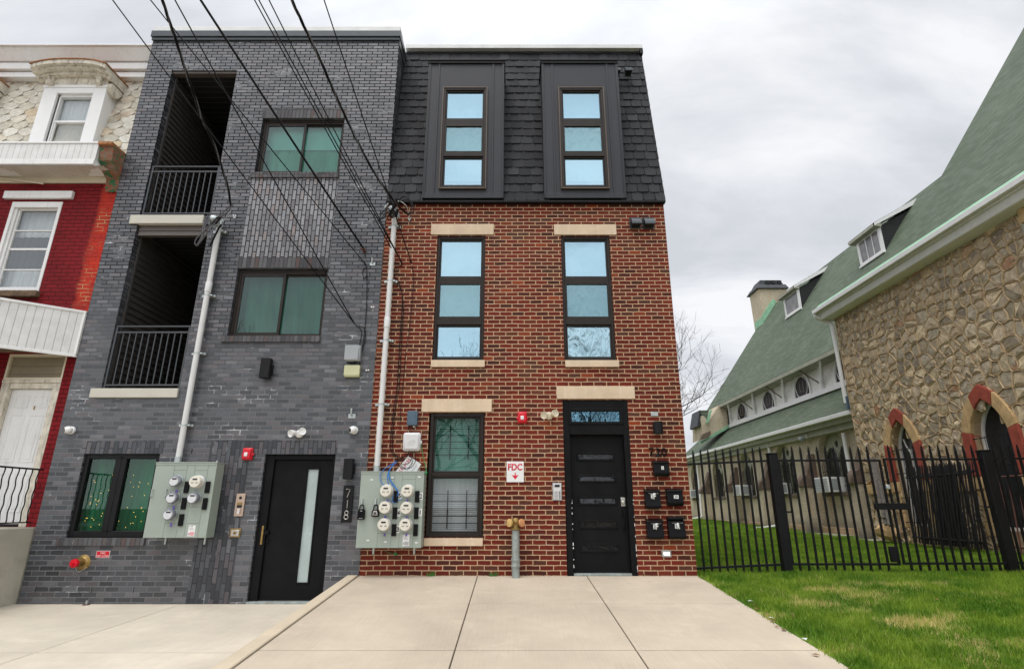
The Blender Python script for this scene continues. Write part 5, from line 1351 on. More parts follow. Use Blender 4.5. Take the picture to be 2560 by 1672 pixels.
# ---- boxes above
def simple_box(name, label, cat, tg, x0, y0, x1, y1, wall, dep, mat, bevel=.01, group=None):
    e = xz(x0, x1, y0, y1, tg, wall - dep); t = thing(name, label, cat, ((e[0] + e[1]) / 2, wall, e[2]), group)
    mb = MB(); mb.box(e[0], e[1], wall - dep, wall - .002, e[2], e[3]); b = mb.build('housing', mat, t, bevel=bevel)
    return t, e
t, e = simple_box('junction_box', 'slate blue junction box above the white rounded box', 'junction box', 'CB', 525, 150, 760, 480, 0, .10, M['blue_grey_box'])
boxpart((e[0] + .02, e[1] - .03, e[2] + .03, e[3] - .03), -.104, -.10, 'cover', M['blue_grey_box'], t, .003)
boxpart((e[0] + .09, e[0] + .12, e[2] - .03, e[2]), -.06, -.03, 'cable_gland', M['galv'], t)
t, e = simple_box('cable_box', 'white rounded plastic cable box with slanted ridges', 'cable box', 'CB', 425, 640, 830, 1070, 0, .09, M['white_box'], .035)
boxpart((e[0] + .03, e[1] - .03, e[2] + .03, e[3] - .03), -.10, -.08, 'cover', M['white_box'], t, .012)
mb = MB(); xm_, zm_ = (e[0] + e[1]) / 2, (e[2] + e[3]) / 2
for k in (-1.2, -.4, .4, 1.2):
    l = .06 - .015 * abs(k); mb.tube([(xm_ + k * .028 - l * .7, -.101, zm_ - .01 - l * .8 - .01 * k), (xm_ + k * .028 + l * .7, -.101, zm_ - .01 + l * .8 - .01 * k)], .005, 6)
mb.build('ridges', M['pvc'], t)
boxpart((e[1] - .005, e[1] + .018, zm_ - .03, zm_ + .02), -.06, -.03, 'latch', M['white_box'], t)
cbp = lambda x, y, Y=-.03: P('CB', x, y, Y)
lc = thing('drop_cables', 'bundle of black cables running down red brick to the cabinet', 'cables', base('S3', 210, 560, -.02))
S3 = lambda x, y, Y=-.02: P('S3', x, y, Y)
routes = [[S3(212, 565), S3(150, 590), S3(135, 640), S3(185, 720), S3(205, 830), S3(195, 1000), S3(182, 1200), S3(165, 1500), cbp(230, 30), cbp(180, 500), cbp(150, 800), cbp(150, 1000), cbp(200, 1150), cbp(280, 1210)],
          [S3(140, 690), S3(195, 760), S3(212, 900), S3(200, 1100), S3(180, 1500), cbp(270, 30), cbp(225, 400), cbp(195, 850), cbp(215, 1080), cbp(290, 1200)],
          [S3(280, 575), S3(292, 650), S3(285, 800), S3(260, 1050), S3(232, 1250), S3(205, 1540), cbp(385, 60), cbp(372, 400), cbp(370, 620), cbp(440, 690)],
          [cbp(300, 1210, -.06), cbp(420, 1215, -.08), cbp(540, 1170, -.08), cbp(620, 1100, -.05)], [cbp(590, 1060, -.08), cbp(500, 1180, -.08), cbp(470, 1210, -.08), cbp(300, 1250, -.07)],
          [cbp(640, 1070, -.08), cbp(660, 1250, -.12), cbp(600, 1420, -.12), cbp(480, 1480, -.12), cbp(360, 1420, -.1), cbp(300, 1300, -.07)],
          [cbp(700, 1070, -.08), cbp(720, 1280, -.1), cbp(640, 1430, -.13), cbp(500, 1470, -.13), cbp(380, 1400, -.1)], [cbp(560, 1180, -.1), cbp(630, 1240, -.1), cbp(560, 1350, -.11), cbp(400, 1380, -.09)],
          [cbp(590, 480, -.05), cbp(560, 560, -.04), cbp(600, 640, -.04)], [cbp(300, 1200, -.05), cbp(320, 1300, -.06), cbp(280, 1330, -.06), cbp(260, 1250, -.06)]]
for i, r_ in enumerate(routes): cab('cable', r_, .0065 if i < 2 else .005, M['cable'], lc, 5)
t = thing('junction_box', 'grey rounded junction box above a cream box on grey brick', 'junction box', base('R5', 1292, 1193, FB))
e = xz(1245, 1345, 1093, 1193, 'R5', FB - .12); mb = MB(); mb.box(e[0] + .02, e[1], FB - .1, FB, e[2], e[3]); mb.build('housing', M['grey_box'], t, bevel=.012)
mb = MB(); mb.box(e[0], e[1] - .02, FB - .12, FB - .1, e[2] + .01, e[3]); mb.build('cover', M['grey_box'], t, bevel=.014)
t, e = simple_box('junction_box', 'cream plastic junction box below the grey one', 'junction box', 'R5', 1245, 1222, 1342, 1298, FB, .08, M['cream_box'], .012)
boxpart((e[0] - .004, e[1] + .004, e[2] + .02, e[3] - .012), FB - .088, FB - .08, 'cover', M['cream_box'], t, .004)
lc2 = thing('drop_cable', 'black cable dropping down grey brick to the grey junction box', 'cable', base('R5', 1390, 600, FB))
R5p = lambda x, y, Y=FB - .02: P('R5', x, y, Y)
for r_ in ([R5p(1350, 545), R5p(1385, 575), R5p(1392, 700), R5p(1385, 900), R5p(1370, 1060), R5p(1345, 1180), R5p(1310, 1200, FB - .06)], [R5p(1390, 590), R5p(1365, 610), R5p(1368, 655), R5p(1388, 650), R5p(1390, 600)],
           [R5p(1310, 955), R5p(1355, 1005), R5p(1345, 1100), R5p(1350, 1180), R5p(1300, 1210, FB - .06)], [R5p(1320, 970), R5p(1375, 985), R5p(1380, 1060), R5p(1350, 1160), R5p(1345, 1250)], [R5p(1260, 1185), R5p(1270, 1210), R5p(1330, 1205)]): cab('cable', r_, .006, M['cable'], lc2, 5)
# brackets, anchors
def bracket(tg, x, y, label, s=1, wall=FB):
    p = P(tg, x, y, wall); t = thing('wall_bracket', label, 'bracket', tuple(p), group='small steel wall brackets')
    mb = MB(); mb.box(p.x - .055 * s, p.x + .055 * s, wall - .006, wall, p.z - .035 * s, p.z + .03 * s); mb.tube([p, p + Vector((0, -.05, .01)), p + Vector((0, -.06, .11 * s))], .013 * s, 8); mb.build('plate', M['galv'], t, bevel=.002)
bracket('R6', 1498, 165, 'steel bracket above the white dome camera by red brick')
bracket('R5', 1428, 570, 'steel bracket beside the looped cable on grey brick', .8)
for (tg, x, y, lb) in (('R5', 1430, 850, 'tiny white clip on grey brick above the grey box'), ('R5', 1397, 1258, 'tiny white clip beside the cream box')):
    p = P(tg, x, y, FB); t = thing('wall_clip', lb, 'clip', tuple(p), group='tiny white wall clips'); mb = MB(); mb.box(p.x - .03, p.x - .006, FB - .02, FB, p.z - .012, p.z + .012); mb.box(p.x + .004, p.x + .026, FB - .02, FB, p.z - .01, p.z + .01); mb.build('clip', M['white_clean'], t, bevel=.003)
p = P('R5', 1375, 487, FB); t = thing('cable_anchor', 'rusty screw anchor holding the thickest overhead cable', 'anchor', tuple(p)); mb = MB(); mb.tube([p, p + Vector((0, -.09, 0))], .012, 8); mb.lathe(p, (0, -1, 0), [(.03, 0), (.03, .02), (.01, .03)], 8); mb.tube([p + Vector((-.06, -.05, .03)), p + Vector((.05, -.05, -.01))], .012, 6); mb.build('anchor', M['rusty_iron'], t)
# ---- alarms, floodlights, cameras
def alarm(tg, x0, y0, x1, y1, wall, label):
    e = xz(x0, x1, y0, y1, tg, wall - .08); t = thing('fire_alarm', label, 'fire alarm', ((e[0] + e[1]) / 2, wall, e[2]), group='red fire alarm strobes')
    xm_, zm_ = (e[0] + e[1]) / 2, (e[2] + e[3]) / 2; w = (e[1] - e[0]) / 2; h = (e[3] - e[2]) / 2
    mb = MB(); mb.box(xm_ - w * .78, xm_ + w * .78, wall - .05, wall, zm_ - h, zm_ + h); mb.box(xm_ - w, xm_ + w, wall - .035, wall - .01, zm_ - h * .3, zm_ + h * .1); b = mb.build('housing', M['red'], t, bevel=.012)
    mb = MB(); mb.box(xm_ - w * .66, xm_ + w * .66, wall - .085, wall - .05, zm_ - h * .85, zm_ + h * .85); mb.build('cover', M['red'], t, bevel=.014)
    mb = MB(); mb.box(xm_ - w * .3, xm_ + w * .25, wall - .10, wall - .085, zm_ - h * .45, zm_ + h * .2); mb.build('strobe', M['alarm_white'], t, bevel=.006)
alarm('R6', 722, 384, 808, 468, FB, 'red fire alarm on grey brick left of the black door')
alarm('S1', 1395, 155, 1492, 248, 0, 'red fire alarm on red brick above the FDC sign')
def flood(tg, x, y, s, wall, mat, label, ang=1):
    p = P(tg, x, y, wall); t = thing('floodlight', label, 'floodlight', tuple(p), group='twin head wall floodlights')
    mb = MB(); mb.lathe(p, (0, -1, 0), [(.06 * s, 0), (.06 * s, .03), (.045 * s, .045), (.002, .05)], 20); mb.build('base', mat, t)
    for k, (dx, dz) in enumerate(((-.085, .01), (.085, .005))):
        c = p + Vector((dx * s * .5, -.07, .01)); d = Vector((dx * 6, -.9, .12 if k else -.25)).normalized()
        mb = MB(); mb.lathe(c, tuple(d), [(.012, -.01), (.03 * s, .0), (.052 * s, .06), (.056 * s, .10), (.050 * s, .10), (.04 * s, .085), (.001, .085)], 18); mb.build('lamp_head', mat, t)
flood('R6', 1137, 290, 1.0, FB, M['white_clean'], 'white twin floodlight above the black door on grey brick')
flood('S4', 217, 298, 1.0, 0, M['cream_plastic'], 'cream twin floodlight on red brick beside the door lintel')
def camera(tg, x, y, wall, label, left=False):
    p = P(tg, x, y, wall); t = thing('security_camera', label, 'security camera', tuple(p), group='white dome security cameras')
    mb = MB(); mb.lathe(p, (0, -1, 0), [(.06, 0), (.06, .03), (.05, .04), (.001, .042)], 22); mb.build('base', M['white_clean'], t)
    d = Vector((-.75 if not left else -.6, -.6, -.15)).normalized(); c = p + Vector((-.005, -.065, 0))
    prof = [(.002, -.055)] + [(.058 * math.sin(a), -.055 * math.cos(a)) for a in (.5, 1, 1.4, 1.9)] + [(.045, .045), (.040, .048), (.001, .044)]
    mb = MB(); mb.lathe(c, tuple(d), prof, 22); mb.build('dome', M['white_clean'], t)
    mb = MB(); mb.lathe(c + d * .045, tuple(d), [(.034, 0), (.03, .006), (.001, .007)], 18); mb.build('lens', M['black_gloss'], t)
camera('R6', 1515, 265, FB, 'white dome camera under a steel bracket by red brick')
camera('R3', 388, 552, FB, 'white dome camera at far left of the grey brick', True)
# ---- lights
def updown(tg, x0, y0, x1, y1, wall, label):
    e = xz(x0, x1, y0, y1, tg, wall - .1); t = thing('wall_light', label, 'wall light', ((e[0] + e[1]) / 2, wall, e[2]), group='black rectangular wall lights')
    mb = MB(); mb.box(e[0], e[1], wall - .13, wall - .03, e[2], e[3]); mb.build('housing', M['black'], t, bevel=.004)
    zc = (e[2] + e[3]) / 2; mb = MB(); mb.box(e[0] + .02, e[1] + .015, wall - .04, wall, zc - .07, zc + .07); mb.build('mount', M['black'], t, bevel=.003)
updown('R5', 703, 1180, 765, 1307, FB, 'black rectangular wall light below the middle window')
updown('R6', 1441, 460, 1503, 603, FB, 'black rectangular wall light above the 718 plaque')
e = xz(991, 1067, 342, 430, 'S4', -.07); p = P('S4', 1030, 385, 0); t = thing('wall_sconce', 'round black downlight sconce glowing warm above number 720', 'wall light', ((e[0] + e[1]) / 2, 0, e[2]))
xm_ = (e[0] + e[1]) / 2; R_ = (e[1] - e[0]) / 2 * .95
mb = MB(); mb.lathe((xm_, -.08, e[2]), (0, 0, 1), [(R_ * .85, .01), (R_, .0), (R_, e[3] - e[2]), (R_ * .9, e[3] - e[2] - .004), (.001, e[3] - e[2] - .006)], 24); mb.box(xm_ - .04, xm_ + .03, -.05, -.0, e[2] + .05, e[3] - .05); mb.build('shade', M['black'], t)
mb = MB(); mb.lathe((xm_, -.08, e[2] + .012), (0, 0, 1), [(R_ * .8, 0), (R_ * .8, .004)], 20); mb.build('bulb', M['warm_lamp'], t)
t, e = simple_box('step_light', 'small lit rectangular step light under the mailboxes', 'step light', 'S4', 1060, 1300, 1130, 1350, 0, .02, M['galv'], .004)
boxpart((e[0] + .025, e[1] - .025, e[2] + .022, e[3] - .022), -.024, -.02, 'lens', M['step_lamp'], t, .004)
t, e = simple_box('blank_plate', 'small pale blank plate on brick above the round sconce', 'plate', 'S4', 978, 266, 1032, 297, 0, .012, M['galv'], .002)
# ---- intercoms and key switch
t, e = simple_box('intercom', 'copper coloured intercom panel with camera on grey brick', 'intercom', 'IC', 217, 258, 388, 697, FB, .022, M['copper_tone'], .003)
X, Z, w, h = e[0], e[3], e[1] - e[0], e[3] - e[2]; yI = FB - .022
mb = MB(); mb.lathe((X + w * .5, yI, Z - h * .19), (0, -1, 0), [(.022, 0), (.022, .004), (.001, .006)], 16); mb.build('lens', M['dark'], t)
boxpart((X + w * .2, X + w * .8, Z - h * .5, Z - h * .39), yI - .002, yI, 'sensor', M['brass'], t, 0); boxpart((X + w * .2, X + w * .8, Z - h * .63, Z - h * .51), yI - .002, yI, 'screen', M['dark'], t, 0)
mb = MB()
for k in range(4): mb.box(X + w * .3, X + w * .58, yI - .004, yI, Z - h * (.72 + .06 * k), Z - h * (.68 + .06 * k))
mb.build('buttons', M['white_clean'], t)
mb = MB()
for k in range(4):
    for q in (.2, .63, .75): mb.box(X + w * q, X + w * (q + .07), yI - .002, yI, Z - h * (.715 + .06 * k), Z - h * (.69 + .06 * k))
mb.build('print', M['dark'], t)
t, e = simple_box('key_switch', 'small brass key switch box below the copper intercom', 'key switch', 'IC', 115, 935, 318, 1105, FB, .016, M['brass'], .003)
boxpart((e[0] + .022, e[1] - .015, e[2] + .015, e[3] - .02), FB - .03, FB - .016, 'plate', M['steel'], t, .003)
mb = MB(); mb.lathe(((e[0] + e[1]) / 2, FB - .03, (e[2] + e[3]) / 2), (0, -1, 0), [(.022, 0), (.02, .012), (.01, .013), (.01, .004)], 14); mb.build('lock', M['brass'], t)
t, e = simple_box('intercom', 'pale grey intercom with screen on red brick by the door', 'intercom', 'S4', 244, 795, 312, 928, 0, .03, M['grey_box'], .005)
X, Z, w, h = e[0], e[3], e[1] - e[0], e[3] - e[2]
boxpart((X + .012, X + w - .012, e[2] + .015, Z - .012), -.036, -.03, 'cover', M['white_box'], t, .003)
boxpart((X + w * .22, X + w * .78, Z - h * .25, Z - h * .11), -.038, -.036, 'screen', M['dark'], t, 0)
mb = MB()
for k in range(5): mb.box(X + w * .18, X + w * .6, -.038, -.036, Z - h * (.5 + .085 * k) - .006, Z - h * (.5 + .085 * k)); mb.box(X + w * .68, X + w * .84, -.038, -.036, Z - h * (.5 + .085 * k) - .01, Z - h * (.5 + .085 * k) + .004)
mb.build('buttons', M['cable_grey'], t)
# ---- signs and numbers
t, e = simple_box('fdc_sign', 'square white sign reading FDC with a red down arrow', 'sign', 'S1', 1316, 560, 1455, 727, 0, .006, M['white_clean'], .001)
X, Z, w, h = e[0], e[3], e[1] - e[0], e[3] - e[2]
text('FDC', 'lettering', M['sign_red'], t, X + w * .5, Z - h * .27, -.0075, h * .33, w * .84, bold=.03)
xm_ = X + w * .5; mb = MB(); mb.prism([(xm_ - .008, Z - h * .54), (xm_ + .008, Z - h * .54), (xm_ + .008, Z - h * .68), (xm_ + .05, Z - h * .66), (xm_, Z - h * .88), (xm_ - .05, Z - h * .66), (xm_ - .008, Z - h * .68)], 'y', -.0075, -.006); mb.build('arrow', M['sign_red'], t, sharp=0)
t, e = simple_box('hydrant_sign', 'small red sign reading FIRE DEPT CONN under the green window', 'sign', 'S3', 0, 0, 1, 1, FB, .006, M['red'], .001) if False else (None, None)
a0, a1 = P('S', 242, 1376, FB), P('S', 273.5, 1393.5, FB); a0b = P('S', 240, 1393.5, FB); a1t = P('S', 275.7, 1376, FB)
ex = ((a0.x + a0b.x) / 2, (a1.x + a1t.x) / 2, a1.z, a0.z)
t = thing('fire_sign', 'small red sign reading FIRE DEPT CONN above brass inlet', 'sign', ((ex[0] + ex[1]) / 2, FB, ex[2]))
mb = MB(); mb.box(ex[0], ex[1], FB - .005, FB, ex[2], ex[3]); mb.build('plate', M['alarm_white'], t); mb = MB(); mb.box(ex[0] + .006, ex[1] - .006, FB - .0065, FB - .005, ex[2] + .006, ex[3] - .006); mb.build('face', M['red'], t, sharp=0)
w, h = ex[1] - ex[0], ex[3] - ex[2]; xm_ = (ex[0] + ex[1]) / 2
text('FIRE', 'lettering', M['alarm_white'], t, xm_, ex[3] - h * .32, FB - .0075, h * .24, w * .36); text('DEPT CONN', 'lettering', M['alarm_white'], t, xm_, ex[2] + h * .27, FB - .0075, h * .24, w * .86)
t, e = simple_box('number_plaque', 'tall black plaque with 718 in thin silver digits', 'house number', 'R6', 1430, 647, 1500, 903, FB, .03, M['black'], .003)
w, h = e[1] - e[0], e[3] - e[2]; xm_ = (e[0] + e[1]) / 2
def digits(mb, paths, cx, cz, sc, y, r):
    for pth in paths: mb.tube([(cx + a * sc, y, cz + b * sc) for a, b in pth], r, 6)
circ = lambda cx, cz, rx, rz, n=20: [(cx + rx * math.sin(2 * math.pi * k / n), cz + rz * math.cos(2 * math.pi * k / n)) for k in range(n + 1)]
for nm, paths, fz in (('digit', [[(-.5, 1), (.5, 1), (-.15, -1)]], .21), ('digit', [[(-.28, .6), (.05, 1), (.05, -1)]], .51), ('digit', [circ(0, .5, .42, .5), circ(0, -.5, .52, .5)], .80)):
    mb = MB(); digits(mb, paths, xm_, e[3] - h * fz, h * .112, FB - .033, .0055); mb.build(nm, M['steel'], t)
t = thing('house_number', 'black metal digits 720 mounted on brick below the sconce', 'house number', base('S4', 1028, 600))
e = xz(960, 1098, 535, 598, 'S4', -.02); w = (e[1] - e[0]); zc = (e[2] + e[3]) / 2; hh = (e[3] - e[2]) / 2
for ch, fx in (('7', .16), ('2', .5), ('0', .84)): text(ch, 'digit', M['black_gloss'], t, e[0] + w * fx, zc, -.02, hh * 2, w * .29, depth=.012, bold=.01)
# ---- mailboxes
def mailbox(x0, y0, x1, y1, txt, label, style, open_=False):
    e = xz(x0, x1, y0, y1, 'S4', -.06); t = thing('mailbox', label, 'mailbox', ((e[0] + e[1]) / 2, 0, e[2]), group='black wall mailboxes beside the door')
    w, h = e[1] - e[0], e[3] - e[2]
    mb = MB()
    if style: mb.prism([(0, e[2] + .02), (-.085, e[2] + .0), (-.115, e[2] + .05), (-.09, e[3] - .03), (0, e[3] - .01)], 'x', e[0] + .006, e[1] - .006)
    else: mb.prism([(0, e[2]), (-.10, e[2]), (-.125, e[2] + .03), (-.10, e[2] + h * .55), (-.09, e[3] - .03), (0, e[3] - .01)], 'x', e[0] + .006, e[1] - .006)
    mb.build('body', M['black_gloss'], t, bevel=.006)
    lift = .05 if open_ else 0
    mb = MB(); mb.hexa([(e[0], -.125, e[3] - .045 + lift * .6), (e[1], -.125, e[3] - .045 + lift * .6), (e[1], .0 - .005, e[3] - .012 + lift * .2), (e[0], -.005, e[3] - .012 + lift * .2), (e[0], -.12, e[3] - .03 + lift), (e[1], -.12, e[3] - .03 + lift), (e[1], -.005, e[3] + .004 + lift * .4), (e[0], -.005, e[3] + .004 + lift * .4)])
    mb.build('lid', M['black_gloss'], t, bevel=.004)
    yy = -.13
    if style:
        xc_ = (e[0] + e[1]) / 2 + .01; mb = MB(); lw = .018 if len(txt) == 1 else .034; mb.box(xc_ - lw, xc_ + lw, -.123, -.118, e[2] + h * .52 - .025, e[2] + h * .52 + .025)
        l = mb.build('label', M['white_clean'], t); text(txt, 'lettering', M['dark'], l, xc_, e[2] + h * .52, -.1245, .030, .007 if txt == '1' else .05, rot=.12)
        text('MAIL', 'embossing', M['black'], t, xc_ - .005, e[2] + h * .22, -.118, .035, w * .55, depth=.004)
    else:
        mb = MB(); mb.box(e[0] + w * .22, e[1] - w * .15, -.112, -.10, e[3] - h * .235, e[3] - h * .22); mb.build('slot', M['steel'], t)
        xc_ = e[0] + w * .5; zc = e[3] - h * .37
        mb = MB(); mb.box(xc_ - .032, xc_ - .004, -.122, -.112, zc - .035, zc + .03); l = mb.build('label', M['white_clean'], t)
        text(txt[0], 'lettering', M['dark'], l, xc_ - .018, zc - .003, -.1235, .05, .02)
        text(txt[1], 'lettering', M['white_clean'], t, xc_ + .02, zc, -.1225, .085, .04, bold=.05)
mailbox(992, 628, 1112, 750, '1', 'single top black mailbox labelled 1 under the number 720', True)
mailbox(930, 843, 1048, 988, '2F', 'black mailbox labelled 2F in the middle row', False)
mailbox(1092, 838, 1215, 970, '2R', 'black mailbox labelled 2R in the middle row', True)
mailbox(943, 1065, 1070, 1215, '3F', 'black mailbox labelled 3F in the bottom row', False)
mailbox(1103, 1060, 1232, 1215, '3R', 'black mailbox labelled 3R in the bottom row, lid ajar', False, True)
# ---- vents
def vent(tg, x0, y0, x1, y1, Y, label, grp):
    e = xz(x0, x1, y0, y1, tg, Y); t = thing('exhaust_vent', label, 'vent', ((e[0] + e[1]) / 2, Y, e[2]), group=grp); h = e[3] - e[2]
    mb = MB(); mb.box(e[0], e[1], Y, Y + .02, e[2] - .01, e[3] + .015); mb.build('flange', M['cap_metal'], t, bevel=.003)
    mb = MB(); mb.prism([(Y, e[3]), (Y - .06, e[3] - .01), (Y - .14, e[2] + h * .35), (Y - .14, e[2] + .01), (Y - .12, e[2] + .01), (Y - .12, e[2] + h * .3), (Y, e[2] + h * .5)], 'x', e[0] + .012, e[1] - .012); mb.build('hood', M['cap_metal'], t, bevel=.004)
    mb = MB(); mb.box(e[0] + .02, e[1] - .02, Y - .11, Y - .002, e[2] + .01, e[2] + h * .4); mb.build('opening', M['dark'], t)
vent('S3', 1970, 207, 2057, 278, -.022, 'dark hooded vent on brick, the inner one of the pair', 'hooded vents on the red brick')
vent('S3', 2070, 207, 2160, 280, -.022, 'dark hooded vent on brick, nearest the building corner', 'hooded vents on the red brick')
vent('S2', 1870, 293, 1912, 345, .36, 'grey roof vent touching the right dormer edge', 'hooded vents on the mansard')
vent('S2', 1940, 293, 2003, 345, .36, 'grey roof vent standing free on the mansard shingles', 'hooded vents on the mansard')
# ---- standpipe and brass inlet
t = thing('fire_standpipe', 'weathered zinc fire standpipe with two yellow caps by door', 'standpipe', base('S1', 1390, 1500, -.12))
yy = -.13; pt = P('S1', 1388, 1110, yy); pb = P('S1', 1391, 1507, yy); xs_ = (pt.x + pb.x) / 2; zbk = P('S1', 1390, 1380, yy).z
mb = MB(); mb.tube([(xs_, yy, -.03), (xs_, yy, pt.z)], .056, 22); mb.build('pipe', M['old_zinc'], t)
mb = MB(); mb.lathe((xs_, yy, zbk - .06), (0, 0, 1), [(.058, 0), (.066, .008), (.066, .03), (.062, .034), (.062, .08), (.067, .085), (.067, .115), (.058, .12)], 22); mb.build('coupling', M['old_zinc'], t)
mb = MB(); mb.lathe((xs_, yy, pt.z - .01), (0, 0, 1), [(.06, 0), (.075, .01), (.075, .03), (.06, .04), (.05, .10), (.055, .14), (.04, .165), (.001, .17)], 22)
for s_ in (-1, 1): mb.tube([(xs_, yy, pt.z + .08), (xs_ + s_ * .06, yy - .05, pt.z + .09)], [.042, .046], 16)
mb.build('head', M['brass'], t)
for s_ in (-1, 1):
    d = Vector((s_ * .7, -.62, .1)).normalized(); c = Vector((xs_ + s_ * .075, yy - .05, pt.z + .09)); mb = MB(); mb.lathe(c, tuple(d), [(.052, 0), (.056, .01), (.056, .03), (.035, .034), (.001, .036)], 18)
    mb.build('cap', M['cap_yellow'] if s_ < 0 else M['cap_orange'], t) if False else mb.build('cap', plain('cap_yellow' if s_ < 0 else 'cap_orange', (.55, .36, .13) if s_ < 0 else (.58, .27, .12), .6, var=.15, scale=15), t)
p = P('R3', 450, 1262, FB); t = thing('fire_inlet', 'brass fire department inlet with a red cap in grey brick', 'fire inlet', tuple(p))
mb = MB(); mb.lathe(p, (0, -1, 0), [(.105, 0), (.105, .006), (.07, .02), (.06, .03), (.001, .03)], 26); mb.build('flange', M['brass'], t)
mb = MB(); mb.lathe(p, (-.12, -1, 0), [(.045, 0), (.048, .10), (.05, .12)], 18); mb.build('spout', M['brass'], t)
c = p + Vector((-.014, -.12, 0)); mb = MB(); mb.lathe(c, (-.12, -1, 0), [(.056, 0), (.060, .01), (.060, .05), (.03, .055), (.028, .08), (.001, .082)], 8); mb.build('cap', M['red'], t)
cab('chain', [c + Vector((0, 0, -.05)), p + Vector((-.01, -.06, -.12)), p + Vector((.03, -.02, -.10)), p + Vector((.07, -.01, -.05))], .004, M['galv'], t, 5)
# pipe stub and green weeds at the base of the walls
p = P('R3', 467, 1480, FB - .06); t = thing('pipe_stub', 'short steel pipe stub rising from the pavement under the inlet', 'pipe', (p.x, p.y, low_z(0))); mb = MB(); mb.tube([(p.x, p.y, low_z(0) - .03), (p.x, p.y, p.z + .03)], .014, 8); mb.build('pipe', M['galv'], t)
mb = MB(); mb.lathe((p.x, p.y, low_z(0) + .0), (0, 0, 1), [(.05, 0), (.05, .004), (.001, .005)], 10); mb.build('flange', M['rusty_iron'], t)
for i, (tg, x, lb) in enumerate((('S1', 700, 'small green weed at the wall foot under the lower window'), ('S1', 1205, 'small green weed at the wall foot by the standpipe'))):
    p = P(tg, x, 1490, -.03); mb = MB(); rg = random.Random(i)
    for k in range(26):
        a = rg.uniform(0, 6.28); l = rg.uniform(.02, .07); w = .008; b_ = p + Vector((rg.uniform(-.05, .05), rg.uniform(-.02, .01), 0)); b_.z = 0
        mb.face([b_ + Vector((-w, 0, 0)), b_ + Vector((w, 0, 0)), b_ + Vector((math.cos(a) * l, -abs(math.sin(a)) * l * .5, .02 + l * .8))])
    o = mb.build('weed', M['weed'], None, sharp=0); tag(o, lb, 'weed', 'weeds at the foot of the brick wall')

# ================================================================== OVERHEAD WIRES
SY, SZ = -4.5, 8.75
def overhead(label, pts, r, mat='cable', end=None, cat='wire', sagk=0, top=None, group='overhead service wires'):
    """pts: surveyed wall anchor first; then a far end on the street strand"""
    a = pts[0]; b = pts[1]; n = 26; mid = []
    for i in range(n + 1):
        t = i / n; p = a.lerp(b, t); p.z -= sagk * 4 * t * (1 - t); mid.append(p)
    mb = MB(); mb.tube(mid, r, 6); o = mb.build('overhead_wire', M[mat], None); return tag(o, label, cat, group)
def far(x0, y0, x1, y1, anchor, tgc='S'):
    """street end: carry the sight line on to the strand height plane (y = SY)"""
    k = (x1 - x0) / (y1 - y0); yy = 836 - FPX * 1.0; xx = x0 + k * (yy - y0)
    u = (xx - 1280) / FPX; d = (u, CT - ST, ST + CT); t = (SY - CAMY) / d[1]; return Vector((d[0] * t, SY, CAMZ + d[2] * t))
wires = [
 ((285, 0), (886, 809), .008, 'thin overhead wire leaving the frame furthest left at the top'),
 ((380, 0), (915, 662), .008, 'thin wire ending at the looped cable beside the middle window'),
 ((440, 0), (886, 809), .009, 'wire crossing the upper balcony to the forked cable by lower bracket'),
 ((504.6, 0), (911, 625), .017, 'thickest straight cable ending at the rusty screw anchor'),
 ((638.8, 0), (985, 632), .009, 'leftmost of the three parallel wires reaching the red brick'),
 ((649.6, 0), (1005, 658), .009, 'middle one of the three parallel wires reaching the red brick'),
 ((674.8, 0), (1006, 660), .009, 'rightmost of the three parallel wires reaching the red brick'),
 ((811.8, 0), (1029, 658), .009, 'rightmost thin overhead wire crossing the grey parapet corner'),
]
for (tp, an, r, lb) in wires:
    A = P('S', an[0], an[1], -.05 if an[0] > 940 else FB - .05)
    B = far(tp[0], tp[1], an[0], an[1], A)
    A2 = A.copy()
    overhead(lb, [A, B], r, sagk=.03)
# twisted drops to the weatherheads (their sag was surveyed point by point at increasing distance from the wall)
def twisted(label, px, y0, y1, r):
    n = len(px); base_ = []
    for i, (x, y) in enumerate(px):
        base_.append(P('S', x, y, y0 + (y1 - y0) * (i / (n - 1)) ** 1.0))
    sp = spline(base_, 14); t = thing('service_drop', label, 'cable', tuple(base_[0]), group='twisted service drops')
    for k in range(3):
        mb = MB(); pts = []
        acc = 0
        for i, p in enumerate(sp):
            if i: acc += (p - sp[i - 1]).length
            a = acc * 9 + k * 2.094; pts.append(p + Vector((math.cos(a), 0, math.sin(a))) * r * .75)
        mb.tube(pts, r * .72, 5); mb.build('strand', M['cable'] if k else M['cable_grey'], t)
twisted('twisted triple cable sagging to the grey building weatherhead', [(577, 515), (570, 470), (556, 425), (551, 407), (530, 350), (505, 296), (484, 235), (465, 180), (441, 105), (422, 50), (400, -20), (375, -110), (350, -220)], -.25, -4.4, .014)
twisted('twisted triple cable ending at the mansard foot weatherhead', [(1022, 537), (1000, 520), (983, 500), (959.6, 468.6), (915, 396), (858, 281), (830, 218), (800, 150), (764, 75), (729, 0), (690, -90), (650, -200)], -.1, -4.4, .014)
m = MB(); m.tube([(-22, SY, SZ + .25), (-6, SY, SZ + .05), (14, SY, SZ + .3)], .02, 6); o = m.build('street_strand', M['cable']); tag(o, 'thick street cable the house wires hang from, above the frame', 'cable')
up = thing('utility_pole', 'tall wooden utility pole left of the houses by the kerb', 'utility pole', (-10.5, SY - 4, -.8))
m = MB(); m.tube([(-10.5, SY - 4, -1), (-10.5, SY - 4, 11)], [.17, .12], 12); m.build('post', M['timber'], up)
m = MB(); m.box(-11.6, -9.4, SY - 4.06, SY - 3.94, 10, 10.12); m.build('crossarm', M['timber'], up)
